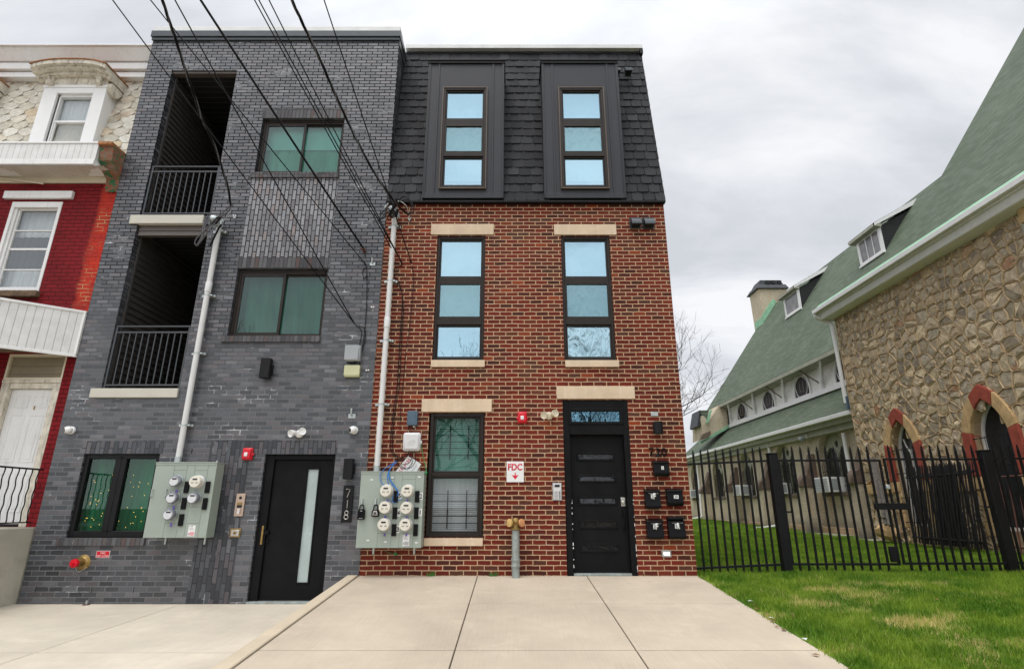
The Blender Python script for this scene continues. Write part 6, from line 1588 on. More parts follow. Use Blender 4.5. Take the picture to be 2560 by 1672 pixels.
for (x, y, lb) in ((1005, 658, 'wire clamp bundle on red brick, left of the two'), (1029, 658, 'wire clamp on red brick, right of the two')):
    p = P('S', x, y); t = thing('wire_clamp', lb, 'clamp', tuple(p), group='wire clamps on red brick'); m = MB(); m.tube([p, p + Vector((0, -.06, .01))], .009, 6); m.tube([p + Vector((-.03, -.05, .02)), p + Vector((.02, -.045, -.02))], .012, 6); m.build('clamp', M['cable'], t)

# ================================================================== CHURCH
CH = thing('stone_church', 'large stone and stucco church with green shingle roof and clerestory', 'church', (11, 8, 0))
SX, AX = 10.55, 10.9                 # faces of stone wall and stucco aisle wall
YS = 8.45                            # far corner of the stone part
EY = -7.0
# horizontal edge lines run along y at distance X with height k*X above the eye
def hz(k, X): return CAMZ + k * X
ZE = hz(.60, 10.3)                   # stone eave
ZNE = hz(.467, 11.6)                 # nave eave
MS = 1.4; CC = (ZNE - CAMZ) - MS * 11.6
XR_ = 16.24; ZR = CAMZ + MS * XR_ + CC
def planez(x): return CAMZ + MS * x + CC
# gothic arch outline in (y, z)
def goth(yc, w2, zs, ap, t, s_=1):
    H = max(ap - zs, w2 * 1.02); c_ = (H * H - w2 * w2) / (2 * w2); R = w2 + c_; th = math.asin(min(1, H / R)) * t
    return (yc + s_ * (R * math.cos(th) - c_), zs + R * math.sin(th))
def arch(yc, w, z0, zs, apex, n=8, inset=0):
    w2 = w / 2 - inset; z0 += inset; a = apex - inset * 1.3
    return [(yc - w2, z0), (yc + w2, z0)] + [goth(yc, w2, zs, a, i / n) for i in range(n + 1)] + [goth(yc, w2, zs, a, i / n, -1) for i in range(n - 1, -1, -1)]
wA = dict(yc=6.47, w=.92, z0=.45, zs=2.35, apex=3.2); wB = dict(yc=3.62, w=1.0, z0=.45, zs=2.35, apex=3.25)
wC = dict(yc=-1.2, w=.86, z0=.45, zs=2.35, apex=3.25)
sw = [wA, wB, wC]
m = MB(); outer = [(EY, -.4), (YS, -.4), (YS, ZE - .02), (EY, ZE - .02)]
hl = [arch(**a) for a in sw]
m.sheet(outer, hl, 'x', SX)
for h in hl: m.reveal(h, 'x', SX, SX + .24)
m.face([(SX, YS, -.4), (SX + 3, YS, -.4), (SX + 3, YS, ZE), (SX, YS, ZE)]); m.face([(SX, EY, -.4), (SX + 9, EY, -.4), (SX + 9, EY, ZE), (SX, EY, ZE)])
m.build('stone_wall', M['mortar_bed'], CH, sharp=0)
# rubble stones: a Voronoi cut of the wall, every stone faceted and proud of its bed
def clip(poly, px, py, nx, ny):
    out = []
    for i in range(len(poly)):
        a, b = poly[i], poly[(i + 1) % len(poly)]
        da = (a[0] - px) * nx + (a[1] - py) * ny; db = (b[0] - px) * nx + (b[1] - py) * ny
        if da <= 0: out.append(a)
        if (da <= 0) != (db <= 0):
            t = da / (da - db); out.append((a[0] + (b[0] - a[0]) * t, a[1] + (b[1] - a[1]) * t))
    return out
rg = random.Random(21)
Z1w = ZE - .3
def warp(y, z):
    return (y + .05 * math.sin(z * 4.1 + y * 1.3) + .02 * math.sin(z * 11.3 + y * 3.7 + 1), z + .07 * math.sin(y * 1.9 + z * 1.9) + .03 * math.sin(y * 5.7 + z * 4.3 + 2))
cells = []; zc_ = -.45
while zc_ < Z1w + .3:
    h_ = rg.choice((.22, .28, .34, .40)); y_ = EY - .3
    while y_ < YS + .2:
        w_ = rg.uniform(.20, .52) * (.7 + h_); sk = rg.uniform(-.07, .07)
        cells.append((y_, y_ + w_, zc_, zc_ + h_)); y_ += w_
    zc_ += h_
polys = []
for (ya_, yb_, za_, zb_) in cells:
    q = [(ya_, za_), (yb_, za_), (yb_, zb_), (ya_, zb_)]; w_, h_ = yb_ - ya_, zb_ - za_; k = rg.random()
    if h_ > .3 and k < .45: f1, f2 = rg.uniform(.3, .7), rg.uniform(.3, .7); parts_ = [[q[0], q[1], (yb_, za_ + h_ * f1), (ya_, za_ + h_ * f2)], [(ya_, za_ + h_ * f2), (yb_, za_ + h_ * f1), q[2], q[3]]]
    elif w_ > .4 and k < .75: f1, f2 = rg.uniform(.25, .75), rg.uniform(.25, .75); parts_ = [[q[0], (ya_ + w_ * f1, za_), (ya_ + w_ * f2, zb_), q[3]], [(ya_ + w_ * f1, za_), q[1], q[2], (ya_ + w_ * f2, zb_)]]
    elif k > .9: parts_ = [[q[0], q[1], q[2]], [q[0], q[2], q[3]]]
    else: parts_ = [q]
    for p_ in parts_:
        sub = []
        for i in range(len(p_)):
            (a0, b0), (a1, b1) = p_[i], p_[(i + 1) % len(p_)]
            for s_ in (0, .5): sub.append(warp(a0 + (a1 - a0) * s_, b0 + (b1 - b0) * s_))
        polys.append(sub)
def inarch(y, z, grow=.34):
    for a in sw:
        if abs(y - a['yc']) < a['w'] / 2 + grow * .9 and z < a['zs'] + .25: return True
        if z >= a['zs'] and z < a['apex'] + grow and abs(y - a['yc']) < (a['w'] / 2 + grow) * max(0, 1 - ((z - a['zs']) / (a['apex'] + grow - a['zs'])) ** 1.6): return True
    return False
st = MB(); bd = MB(); done = set()
cen = [(sum(p[0] for p in q) / len(q) + rg.uniform(-.05, .05), sum(p[1] for p in q) / len(q) + rg.uniform(-.05, .05)) for q in polys]
for (y, z) in cen:
    poly = [(y - .8, z - .8), (y + .8, z - .8), (y + .8, z + .8), (y - .8, z + .8)]
    for (y2, z2) in cen:
        if abs(y2 - y) > .95 or abs(z2 - z) > .95 or (y2 == y and z2 == z): continue
        dd_ = math.hypot(y2 - y, z2 - z); poly = clip(poly, (y + y2) / 2, (z + z2) / 2, (y2 - y) / dd_, (z2 - z) / dd_)
    sub = []
    for k in range(len(poly)):
        (a0, b0), (a1, b1) = poly[k], poly[(k + 1) % len(poly)]
        sub.append((a0, b0))
        if math.hypot(a1 - a0, b1 - b0) > .12: sub.append(((a0 + a1) / 2, (b0 + b1) / 2))
    poly = [(p + .016 * math.sin(q * 23 + p * 5), q + .016 * math.sin(p * 21 + q * 7)) for p, q in sub]
    for nx, ny, px, py in ((0, 1, 0, Z1w), (0, -1, 0, -.3), (1, 0, YS, 0), (-1, 0, EY, 0)): poly = clip(poly, px, py, nx, ny)
    if len(poly) < 3 or (1.27 < z < 1.56 and y > -2): continue
    if inarch(y, z, .06): continue
    n = len(poly); cy, cz = sum(p[0] for p in poly) / n, sum(p[1] for p in poly) / n
    size = math.sqrt(abs(sum(poly[k][0] * poly[(k + 1) % n][1] - poly[(k + 1) % n][0] * poly[k][1] for k in range(n)) / 2))
    ins = min(.35, .022 / max(size, .05) * 1.6)
    P0 = [(a[0] + rg.uniform(-.006, .006), a[1] + rg.uniform(-.006, .006)) for a in poly]
    n2 = len(P0)
    tilt = (rg.uniform(-.10, .10), rg.uniform(-.10, .10)); dep0 = rg.uniform(.012, .042)
    def ring(f, dep, jit):
        b = len(st.v)
        for (a, c) in P0:
            yy_, zz_ = cy + (a - cy) * f, cz + (c - cz) * f
            dd = dep + (tilt[0] * (yy_ - cy) + tilt[1] * (zz_ - cz)) * (1 if dep > .02 else 0) + rg.uniform(-jit, jit)
            st.v.append(Vector((SX - max(dd, .004), yy_, zz_)))
        return b
    r0 = ring(1 - ins, .006, 0); r1 = ring(1 - ins - .09, dep0 * .8, .006); r2 = ring(.5, dep0, .012)
    c_ = len(st.v); st.v.append(Vector((SX - dep0 - rg.uniform(-.012, .018), cy + rg.uniform(-.03, .03), cz + rg.uniform(-.03, .03))))
    for (p_, q_) in ((r0, r1), (r1, r2)):
        for k in range(n2): st.f.append([p_ + k, q_ + k, q_ + (k + 1) % n2, p_ + (k + 1) % n2]); st.uv.append(None); st.mi.append(0)
    for k in range(n2): st.f.append([r2 + k, c_, r2 + (k + 1) % n2]); st.uv.append(None); st.mi.append(0)
    for k in range(n):
        a, b = poly[k], poly[(k + 1) % n]; key = tuple(sorted(((round(a[0], 2), round(a[1], 2)), (round(b[0], 2), round(b[1], 2)))))
        if key in done or math.hypot(a[0] - b[0], a[1] - b[1]) < .02: continue
        done.add(key); L_ = math.hypot(b[0] - a[0], b[1] - a[1]); ny_, nz_ = -(b[1] - a[1]) / L_ * .0095, (b[0] - a[0]) / L_ * .0095
        mid_ = ((a[0] + b[0]) / 2 + rg.uniform(-.004, .004), (a[1] + b[1]) / 2 + rg.uniform(-.004, .004))
        for (s0, s1) in ((a, mid_), (mid_, b)):
            q = [(s0[0] - ny_, s0[1] - nz_), (s1[0] - ny_, s1[1] - nz_), (s1[0] + ny_, s1[1] + nz_), (s0[0] + ny_, s0[1] + nz_)]
            base_i = len(bd.v)
            for (u_, v_) in q: bd.v.append(Vector((SX + .0, u_, v_)))
            for (u_, v_) in q:
                bd.v.append(Vector((SX - .036, s0[0] * .0 + u_ * .45 + (s0[0] if (u_, v_) in (q[0], q[3]) else s1[0]) * .55, v_ * .45 + (s0[1] if (u_, v_) in (q[0], q[3]) else s1[1]) * .55)))
            for f_ in ((0, 1, 5, 4), (1, 2, 6, 5), (2, 3, 7, 6), (3, 0, 4, 7), (4, 5, 6, 7)): bd.f.append([base_i + t for t in f_]); bd.uv.append(None); bd.mi.append(0)
so_ = st.build('rubble_stones', M['rubble'], CH, sharp=18); bd.build('mortar_beads', M['mortar_bead'], CH, sharp=30)
# arch stones, band course, sills
def voussoirs(a, ring=.26):
    outer_ = [(a['yc'] - a['w'] / 2 - ring, a['zs'] - .72)] + []
    # side blocks red, springers cream, keystone red
    def off_pt(t, grow):      # t 0..1 from right spring to apex, returns point on grown arch
        return goth(a['yc'], a['w'] / 2 + grow, a['zs'], a['apex'] + grow * 1.25, min(t, 1))
    for s_ in (1, -1):
        mir = lambda p: (a['yc'] + s_ * (p[0] - a['yc']), p[1])
        lo = a['zs'] - .79
        def block(pts, mat, proud):
            q = [mir(p) for p in pts]; mb = MB(); mb.prism(q, 'x', SX - proud, SX + .16); mb.build('arch_stone', mat, CH, bevel=.012)
        block([(a['yc'] + a['w'] / 2 + .002, lo - .25), (a['yc'] + a['w'] / 2 + ring, lo - .25), (a['yc'] + a['w'] / 2 + ring, lo + .03), (a['yc'] + a['w'] / 2 + .002, lo + .03)], M['cream_stone'], .07)
        block([(a['yc'] + a['w'] / 2 + .002, lo + .034), (a['yc'] + a['w'] / 2 + ring, lo + .034), off_pt(0, ring), off_pt(.16, ring), off_pt(.16, .002), off_pt(0, .002)], M['red_stone'], .085)
        block([off_pt(t, .002) for t in (.165, .3, .45, .6, .7)] + [off_pt(t, ring) for t in (.74, .6, .45, .3, .165)], M['cream_stone'], .08)
        block([off_pt(t, .002) for t in (.705, .85, 1)] + [off_pt(t, ring) for t in (1, .9, .745)], M['red_stone'], .085)
        z_ = lo - .26
        while z_ > .55:
            hh_ = rg.uniform(.25, .38); block([(a['yc'] + a['w'] / 2 + .002, z_ - hh_), (a['yc'] + a['w'] / 2 + rg.uniform(.12, .3), z_ - hh_), (a['yc'] + a['w'] / 2 + rg.uniform(.12, .28), z_ - .006), (a['yc'] + a['w'] / 2 + .002, z_ - .006)], M['cream_stone'], .05); z_ -= hh_
for a in sw: voussoirs(a)
def band(y0, y1):
    y = y0; i = 0
    while y < y1 - .05:
        L_ = min(rg.uniform(.35, .6), y1 - y); mb = MB(); mb.box(SX - .085 - .008 * (i % 3), SX + .02, y, y + L_ - .008, 1.28, 1.555); mb.build('band_stone', M['cream_stone'], CH, bevel=.01); y += L_; i += 1
band(wB['yc'] + wB['w'] / 2 + .305, wA['yc'] - wA['w'] / 2 - .305); band(wA['yc'] + wA['w'] / 2 + .305, YS - .15); band(wC['yc'] + wC['w'] / 2 + .305, wB['yc'] - wB['w'] / 2 - .305)
# quoins at a pier on the right
for k in range(14):
    z_ = ZE - .2 - k * .48; mb = MB(); w_ = .55 if k % 2 else .34
    mb.box(SX - .12, SX, 1.0 - w_, 1.55, z_ - .46, z_) if k < 9 else None
    if k < 9: mb.build('quoin', M['cream_stone'] if k % 3 == 0 else M['stucco_trim'], CH, bevel=.02)
def lancet(a, boarded, X=SX + .18, par=CH, glassm=None):
    mb = MB(); o_ = arch(**a); i_ = arch(**a, inset=.07)
    mb.sheet(o_, [i_], 'x', X - .02); mb.reveal(i_, 'x', X - .02, X + .05)
    w = mb.build('window', M['white'], par, sharp=0)
    mb = MB(); mb.sheet(arch(**a, inset=.03), [], 'x', X + .02); mb.build('pane', glassm or M['church_glass'], w, sharp=0)
    mb = MB(); yc = a['yc']
    if not boarded:
        mb.box(X - .03, X + .02, yc - .03, yc + .03, a['z0'], a['zs'] + .1)
        for s_ in (-1, 1): mb.tube([(X - .0, yc, a['zs'] - .1), (X, yc + s_ * a['w'] * .18, a['zs'] + .15), (X, yc + s_ * a['w'] * .25, a['zs'] + .35)], .02, 6)
        mb.build('mullion', M['white'], w)
    mb = MB()
    for z_ in np.arange(a['z0'] + .1, a['apex'] - .3, .62): mb.tube([(SX - .04 if par is CH and X > SX else X - .2, yc - a['w'] / 2 - .06, z_), (SX - .04, yc + a['w'] / 2 + .06, z_)], .012, 5) if X < SX + .5 and par is CH and a in sw else mb.tube([(X - .12, yc - a['w'] / 2, z_), (X - .12, yc + a['w'] / 2, z_)], .009, 5)
    for y_ in np.arange(yc - a['w'] / 2 + .08, yc + a['w'] / 2, .12): mb.tube([(X - .12, y_, a['z0']), (X - .12, y_, a['zs'] + .1)], .006, 4)
    mb.build('grille', M['iron'], w)
    return w
M['church_glass'] = plain('church_glass', (.035, .038, .028), .25, spec=.3, var=.7, scale=5, streak=0)
M['dark_board'] = plain('dark_board', (.02, .022, .026), .5, var=.6, scale=3)
lancet(wA, False); lancet(wB, True, glassm=M['dark_board']); lancet(wC, True, glassm=M['dark_board'])
# stone eave: soffit, gutter box, copper edge
m = MB(); m.prism([(10.14, ZE - .02), (10.14, ZE - .12), (10.20, ZE - .33), (10.62, ZE - .38), (10.62, ZE)], 'y', EY, YS + .25); m.build('eave', M['white'], CH, bevel=.02)
m = MB(); m.box(10.0, 10.14, EY, YS + .32, ZE - .10, ZE + .03); m.box(10.1, 10.2, EY, YS + .3, ZE - .15, ZE - .1); m.build('gutter', M['white'], CH, bevel=.012)
m = MB(); m.prism([(10.08, ZE + .02), (10.08, ZE + .05), (10.24, ZE + .215), (10.42, ZE + .25), (10.42, ZE + .02)], 'y', EY, YS + .28); m.build('copper_edge', M['verdigris'], CH, sharp=0)
# low roof over the stone part joins the nave slope
xj = 13.25; zj = planez(xj)
m = MB(); m.prism([(10.42, ZE + .28), (xj, zj), (xj, zj - .3), (10.42, ZE - .05)], 'y', EY, YS + .25); m.build('low_roof', M['green_shingle'], CH, sharp=0)
# nave roof and its taller front part
YG = 24.2; YT = 9.55
def slopeface(mb, x0, x1, y0, y1, th=.12):
    a, b = planez(x0), planez(x1); L0 = 0; L1 = (x1 - x0) * math.hypot(1, MS)
    mb.face([(x0, y1, a), (x0, y0, a), (x1, y0, b), (x1, y1, b)], [(y1, x0 * 1.72), (y0, x0 * 1.72), (y0, x1 * 1.72), (y1, x1 * 1.72)])
    mb.face([(x0, y1, a - th), (x0, y0, a - th), (x0, y0, a), (x0, y1, a)], [(y1, .06), (y0, .06), (y0, .13), (y1, .13)])
    mb.face([(x0, y1, a), (x1, y1, b), (x1, y1, b - th), (x0, y1, a - th)], [(0, 0), (.1, 0), (.1, .1), (0, .1)])
    mb.face([(x0, y1, a - th), (x1, y1, b - th), (x1, y0, b - th), (x0, y0, a - th)], [(0, 0), (.1, 0), (.1, .1), (0, .1)])
m = MB(); slopeface(m, 11.6, XR_, EY, YG)
m.face([(XR_, EY, ZR), (XR_ + 5, EY, ZR - 7), (XR_ + 5, YG, ZR - 7), (XR_, YG, ZR)], [(0, 0), (0, 8), (30, 8), (30, 0)])
m.build('nave_roof', M['green_shingle'], CH, sharp=0)
m = MB(); slopeface(m, XR_ - .02, 24.5, EY, YT); m.face([(24.5, EY, planez(24.5)), (30, EY, 14), (30, YT, 14), (24.5, YT, planez(24.5))], [(0, 0), (0, 8), (16, 8), (16, 0)])
m.face([(XR_, YT, ZR - .3), (24.5, YT, planez(24.5) - .1), (30, YT, 14), (30, YT, 8), (XR_, YT, 8)][::-1]); m.build('tall_roof', M['green_shingle'], CH, sharp=0)
m = MB(); m.prism([(11.57, ZNE - .17), (11.57, ZNE - .03), (11.66, ZNE - .05), (12.2, ZNE - .14), (12.2, ZNE - .24)], 'y', 8.6, YG - .9); m.build('nave_eave', M['stucco_trim'], CH, sharp=0)
# body (closes the interior)
m = MB(); m.box(12.25, 20, EY, YG - 1, -.4, ZNE - .1); m.build('core', M['dark'], CH)
# stains on roof below the dormers
# clerestory
XC = 12.1; ZCB = hz(.351, 11.75)
m = MB(); m.face([(XC, 22, ZCB - .2), (XC, 8, ZCB - .2), (XC, 8, ZNE), (XC, 22, ZNE)]); m.build('clerestory_wall', M['white_boards'], CH, sharp=0)
m = MB(); m.box(XC - .16, XC - .02, 8.2, 22, ZCB - .02, ZCB + .16); m.build('clerestory_base', M['white'], CH, bevel=.01)
M['stained_glass'] = plain('stained_glass', (.018, .008, .010), .4, var=.7, scale=9, spec=.15)
def cwin(yc):
    a = dict(yc=yc, w=1.34, z0=ZCB + .16, zs=ZCB + .5, apex=ZCB + 1.24)
    mb = MB(); mb.sheet(arch(**a), [], 'x', XC - .03); mb.reveal(arch(**a), 'x', XC - .03, XC)
    w = mb.build('window', M['white'], CH, sharp=0)
    g = dict(yc=yc, w=1.16, z0=ZCB + .17, zs=ZCB + .42, apex=ZCB + 1.04)
    mb = MB(); mb.sheet(arch(**g), [], 'x', XC - .036); mb.build('pane', M['stained_glass'], w, sharp=0)
    # cusped white tracery ring
    mb = MB(); pts = []
    for k in range(33):
        t = 2 * math.pi * k / 32; rr = 1 + .10 * abs(math.cos(2.5 * t)); pts.append((XC - .05, yc + .46 * rr * math.sin(t) , ZCB + .60 + .40 * rr * math.cos(t)))
    mb.tube(pts, .019, 6)
    o_, i_ = arch(**a), arch(**a, inset=.075); mb.sheet(o_, [i_], 'x', XC - .07); mb.reveal(i_, 'x', XC - .07, XC - .03); mb.reveal(o_, 'x', XC - .07, XC - .03)
    mb.build('tracery', M['white'], w, sharp=60)
    mb = MB(); mb.tube([(XC - .05, yc - .14, ZCB + .42), (XC - .05, yc + .14, ZCB + .42), (XC - .05, yc + .14, ZCB + .86), (XC - .05, yc - .14, ZCB + .86), (XC - .05, yc - .14, ZCB + .42)], .0045, 4); mb.build('leading', M['cream_plastic'], w)
    mb = MB(); mb.tube([(XC - .075, yc, ZCB + 1.08), (XC - .075, yc, ZCB + 1.17)], [.05, .01], 5); mb.build('finial', M['stained_glass'], w)
ycs = [20.25, 17.12, 14.0, 10.9]
for yc in ycs: cwin(yc)
posts = [y + 1.55 for y in ycs] + [9.35]
for y in posts:
    mb = MB(); mb.box(XC - .12, XC, y - .07, y + .07, ZCB + .16, ZNE - .1); mb.build('timber_post', M['white'], CH, bevel=.006)
    for s_ in (-1, 1):
        mb = MB(); mb.tube([(XC - .08, y + s_ * .06, ZCB + .42), (XC - .44, y + s_ * .80, ZNE - .16)], .045 if s_ < 0 else .028, 4); mb.build('brace', M['white'] if s_ < 0 else M['buttress_cap'], CH, sharp=20)  # dark brace colour stands in for the shaded undersides of white braces
# aisle roof and eave
ZA = hz(.262, 10.6); YA = 27
m = MB(); L_ = math.hypot(XC - 10.6, ZCB - ZA)
m.face([(10.6, YA, ZA + .08), (10.6, YS, ZA + .08), (XC, YS, ZCB + .02), (XC, YA, ZCB + .02)], [(YA, 0), (YS, 0), (YS, L_), (YA, L_)])
m.face([(10.6, YS, ZA + .08), (10.6, YS, ZA - .02), (XC, YS, ZCB - .2), (XC, YS, ZCB + .02)], [(0, 0), (.1, 0), (.1, .1), (0, .1)])
m.build('aisle_roof', M['green_shingle'], CH, sharp=0)
m = MB(); m.box(10.47, 10.62, YS + .05, YA, ZA - .06, ZA + .075); m.build('gutter', M['white'], CH, bevel=.015)
m = MB(); m.box(10.62, 10.92, YS + .05, YA, ZA - .22, ZA - .0); m.box(10.75, 10.93, YS + .05, YA, ZA - .42, ZA - .22); m.build('aisle_eave', M['stucco_trim'], CH, bevel=.01)
# aisle wall with lancets and buttresses
aw_ = [dict(yc=y, w=1.5, z0=1.40, zs=2.55, apex=3.28) for y in (10.55, 14.05, 17.8, 21.5, 25.3)]
# window sizes shrink a little towards the back where the grass rises
aw_[0]['w'] = 1.75; aw_[0]['apex'] = 3.36
m = MB(); hl = [arch(**a) for a in aw_]
m.sheet([(YS - .2, -.5), (YA, -.5), (YA, ZA - .1), (YS - .2, ZA - .1)], hl, 'x', AX)
for h in hl: m.reveal(h, 'x', AX, AX + .3)
m.build('aisle_wall', M['stucco'], CH, sharp=0)
m = MB(); m.box(AX + .32, AX + .5, YS, YA, -.5, ZA - .1); m.build('core', M['dark'], CH)
def lancet2(a):
    X = AX + .2; mb = MB(); yc = a['yc']; o_ = arch(**a)
    subs = [dict(yc=yc + s_ * a['w'] * .235, w=a['w'] * .455, z0=a['z0'] + .04, zs=a['zs'] - .18, apex=a['zs'] + .36) for s_ in (-1, 1)]
    hs_ = [arch(**b_) for b_ in subs] + [[(yc + .11 * math.sin(k * math.pi / 4), a['zs'] + .44 + .13 * math.cos(k * math.pi / 4)) for k in range(8)]]
    mb.sheet(o_, hs_, 'x', X)
    for h in hs_: mb.reveal(h, 'x', X, X + .06)
    w = mb.build('window', M['stucco_trim'], CH, sharp=0)
    mb = MB(); mb.sheet(arch(**a, inset=.03), [], 'x', X + .05); mb.build('pane', M['church_glass'], w, sharp=0)
    mb = MB()
    for y_ in np.arange(yc - a['w'] / 2 + .06, yc + a['w'] / 2, .11): mb.tube([(AX + .06, y_, a['z0']), (AX + .06, y_, a['zs'] + .3 - abs(y_ - yc) * .6)], .008, 4)
    for z_ in (a['z0'] + .2, a['z0'] + .7, a['zs'] - .05): mb.tube([(AX + .06, yc - a['w'] / 2, z_), (AX + .06, yc + a['w'] / 2, z_)], .01, 4)
    mb.build('grille', M['iron'], w)
    mb = MB(); mb.box(AX - .06, AX + .2, yc - a['w'] / 2 - .06, yc + a['w'] / 2 + .06, a['z0'] - .12, a['z0']); mb.build('window_sill', M['buttress_cap'], CH, bevel=.01)
for a in aw_: lancet2(a)
for y in (8.75, 11.85, 15.3, 18.95, 22.7):
    mb = MB(); mb.prism([(AX + .02, -.4), (AX - .55, -.4), (AX - .55, 1.75), (AX + .02, 1.75)], 'y', y - .14, y + .14); bt = mb.build('buttress', M['stucco'], CH, sharp=0)
    mb = MB(); mb.prism([(AX - .66, 1.60), (AX - .66, 1.78), (AX - .52, 1.98), (AX - .40, 2.02), (AX - .10, 2.75), (AX + .02, 2.75), (AX + .02, 1.60)], 'y', y - .17, y + .17); mb.build('buttress_cap', M['buttress_cap'], bt, bevel=.02)
m = MB(); m.box(AX - .10, AX + .05, YS - .1, YA, -.4, .28); m.build('plinth', M['mortar_bed'], CH, bevel=.02)
m = MB(); m.prism([(AX - .11, -.05), (AX - .75, -.05), (AX - .75, .03), (AX - .11, .05)], 'y', YS - .5, 9.8); m.prism([(AX - .11, -.05), (AX - .7, -.05), (AX - .7, .06), (AX - .11, .08)], 'y', 9.81, YA); m.build('foundation_strip', M['porch_conc'], CH)
m = MB(); frame_ = MB(); yb_ = 9.9
def px_window(y0, y1, z0, z1):
    mb = MB(); mb.box(AX - .13, AX - .10, y0, y1, z0, z1); w = mb.build('basement_window', M['white'], CH, bevel=.005)
    mb = MB(); mb.box(AX - .135, AX - .131, y0 + .06, y1 - .06, z0 + .06, z1 - .06); mb.build('pane', M['church_glass'], w)
px_window(8.75, 9.55, -.0 + .02, .27)
# downspouts
def spout(y, x, z0, z1, kick=True):
    mb = MB(); mb.tube([(x, y, z1), (x, y, z0 + .12)] + ([(x - .06, y + .02, z0 + .04), (x - .5, y + .15, z0 - .04), (x - .95, y + .25, z0 - .08)] if kick else []), .055, 8); mb.build('downspout', M['white_clean'], CH)
spout(9.55, AX - .1, .12, ZA - .5, False); spout(14.98, AX - .1, .16, ZA - .05); spout(24.4, AX - .1, .3, ZA - .05)
mb = MB(); mb.tube(spline([(10.06, YS + .25, ZE - .02), (10.1, YS + .28, ZE - .2), (10.3, YS + .25, ZE - .32), (10.46, YS + .12, ZE - .5), (10.47, YS + .1, ZE - .9)], 5) + [(10.47, YS + .1, ZA + .3)], .06, 8); mb.build('downspout', M['white_clean'], CH)
mb = MB(); mb.box(10.44, 10.6, YS + .0, YS + .10, ZA + .1, ZA + .5); mb.build('flashing', M['blue_grey_box'], CH, bevel=.01)
# roof dormers
def cdormer(y0, y1, trip):
    x0 = 14.42; zb = planez(x0); zt = zb + 1.12; xb_ = x0 + 1.12 / MS
    mb = MB(); mb.prism([(x0, zb - .05), (x0, zt), (15.75, planez(15.75) - .02)], 'y', y0 + .03, y1 - .03); d = mb.build('dormer', M['black_siding'], CH, sharp=0)
    mb = MB(); w_ = .14
    mb.box(x0 - .05, x0 + .04, y0, y0 + w_, zb, zt); mb.box(x0 - .05, x0 + .04, y1 - w_, y1, zb, zt); mb.box(x0 - .05, x0 + .04, y0 + w_, y1 - w_, zb, zb + .14); mb.box(x0 - .05, x0 + .04, y0 + w_, y1 - w_, zt - .1, zt); mb.box(x0 - .09, x0 + .02, y0 - .04, y1 + .04, zb - .03, zb + .05)
    if trip:
        for f_ in (1 / 3, 2 / 3): yy_ = y0 + w_ + (y1 - y0 - 2 * w_) * f_; mb.box(x0 - .04, x0 - .01, yy_ - .018, yy_ + .018, zb + .14, zt - .1)
    mb.build('window_frame', M['white'], d, bevel=.008)
    mb = MB(); mb.face([(x0 - .015, y1 - w_, zb + .1), (x0 - .015, y0 + w_, zb + .1), (x0 - .015, y0 + w_, zt - .08), (x0 - .015, y1 - w_, zt - .08)]); mb.build('pane', M['dormer_pane'], d, sharp=0)
    xe = x0 - .28; ze = zt + .02; xm_ = 16.05; ztop = planez(xm_) + .02
    mb = MB(); mb.face([(xe, y1 + .15, ze + .07), (xe, y0 - .12, ze + .07), (xm_, y0 - .12, ztop), (xm_, y1 + .15, ztop)], [(0, 0), (2, 0), (2, 2), (0, 2)]); mb.build('dormer_roof', M['green_shingle'], d, sharp=0)
    mb = MB(); mb.hexa([(xe, y0 - .12, ze - .06), (xe, y0 - .06, ze - .06), (15.85, y0 - .06, planez(15.85) - .02), (15.85, y0 - .12, planez(15.85) - .02), (xe, y0 - .12, ze + .06), (xe, y0 - .06, ze + .06), (xm_, y0 - .06, ztop - .01), (xm_, y0 - .12, ztop - .01)])
    mb.build('rake_board', M['white'], d); mb = MB(); mb.hexa([(xe, y0 - .12, ze - .06), (x0, y0 - .1, ze - .1), (x0, y1 + .12, ze - .1), (xe, y1 + .15, ze - .06), (xe, y0 - .12, ze + .06), (x0, y0 - .1, ze + .14), (x0, y1 + .12, ze + .14), (xe, y1 + .15, ze + .06)]); mb.build('dormer_eave', M['stucco_trim'], d)
M['dormer_pane'] = plain('dormer_pane', (.20, .195, .20), .15, var=.35, scale=3)
cdormer(10.82, 12.3, True); cdormer(17.26, 18.8, False)
mb = MB(); a_, b_ = PX('S6', 320, 775, 13.62), 0
xq = 13.75; mb.face([(xq - .10, 13.3, planez(xq - .10) + .02), (xq - .10, 12.0, planez(xq - .10) + .02), (xq + .02, 11.9, planez(xq + .02) + .02), (xq + .02, 13.2, planez(xq + .02) + .02)]); mb.build('roof_patch', M['lead_dark'], CH, sharp=0)
# far gable: stucco wing, chimney, copper flashings
YW = 22.0
pg = [P('CG', x, y, YW) for x, y in ((1255, 840), (1210, 385), (1060, 415), (870, 745), (800, 640), (745, 610), (700, 640), (735, 880), (735, 1080))]
m = MB(); m.prism([(p.x, p.z) for p in pg], 'y', YW, YW + 1.6); m.build('gable_wing', M['stucco'], CH, sharp=0)
pr = [P('CG', x, y, YW - .02) for x, y in ((1140, 20), (1190, 380), (1060, 405), (860, 750), (820, 745), (875, 500))]
rk = [P('CG', x, y, YG - .05) for x, y in ((1135, 0), (1060, 400), (865, 745), (820, 750), (872, 490))]
m = MB(); m.prism([(p.x, p.z) for p in rk], 'y', YG - .25, YG); m.build('rake_tail', M['green_shingle'], CH, sharp=0)
m = MB()
q = [P('CG', x, y, YW + .1) for x, y in ((705, 508), (875, 505), (820, 760), (735, 650), (712, 560))]; m.prism([(p.x, p.z) for p in q], 'y', YW + .1, YW + 1.2)
m.build('small_roof', M['green_shingle'], CH, sharp=0)
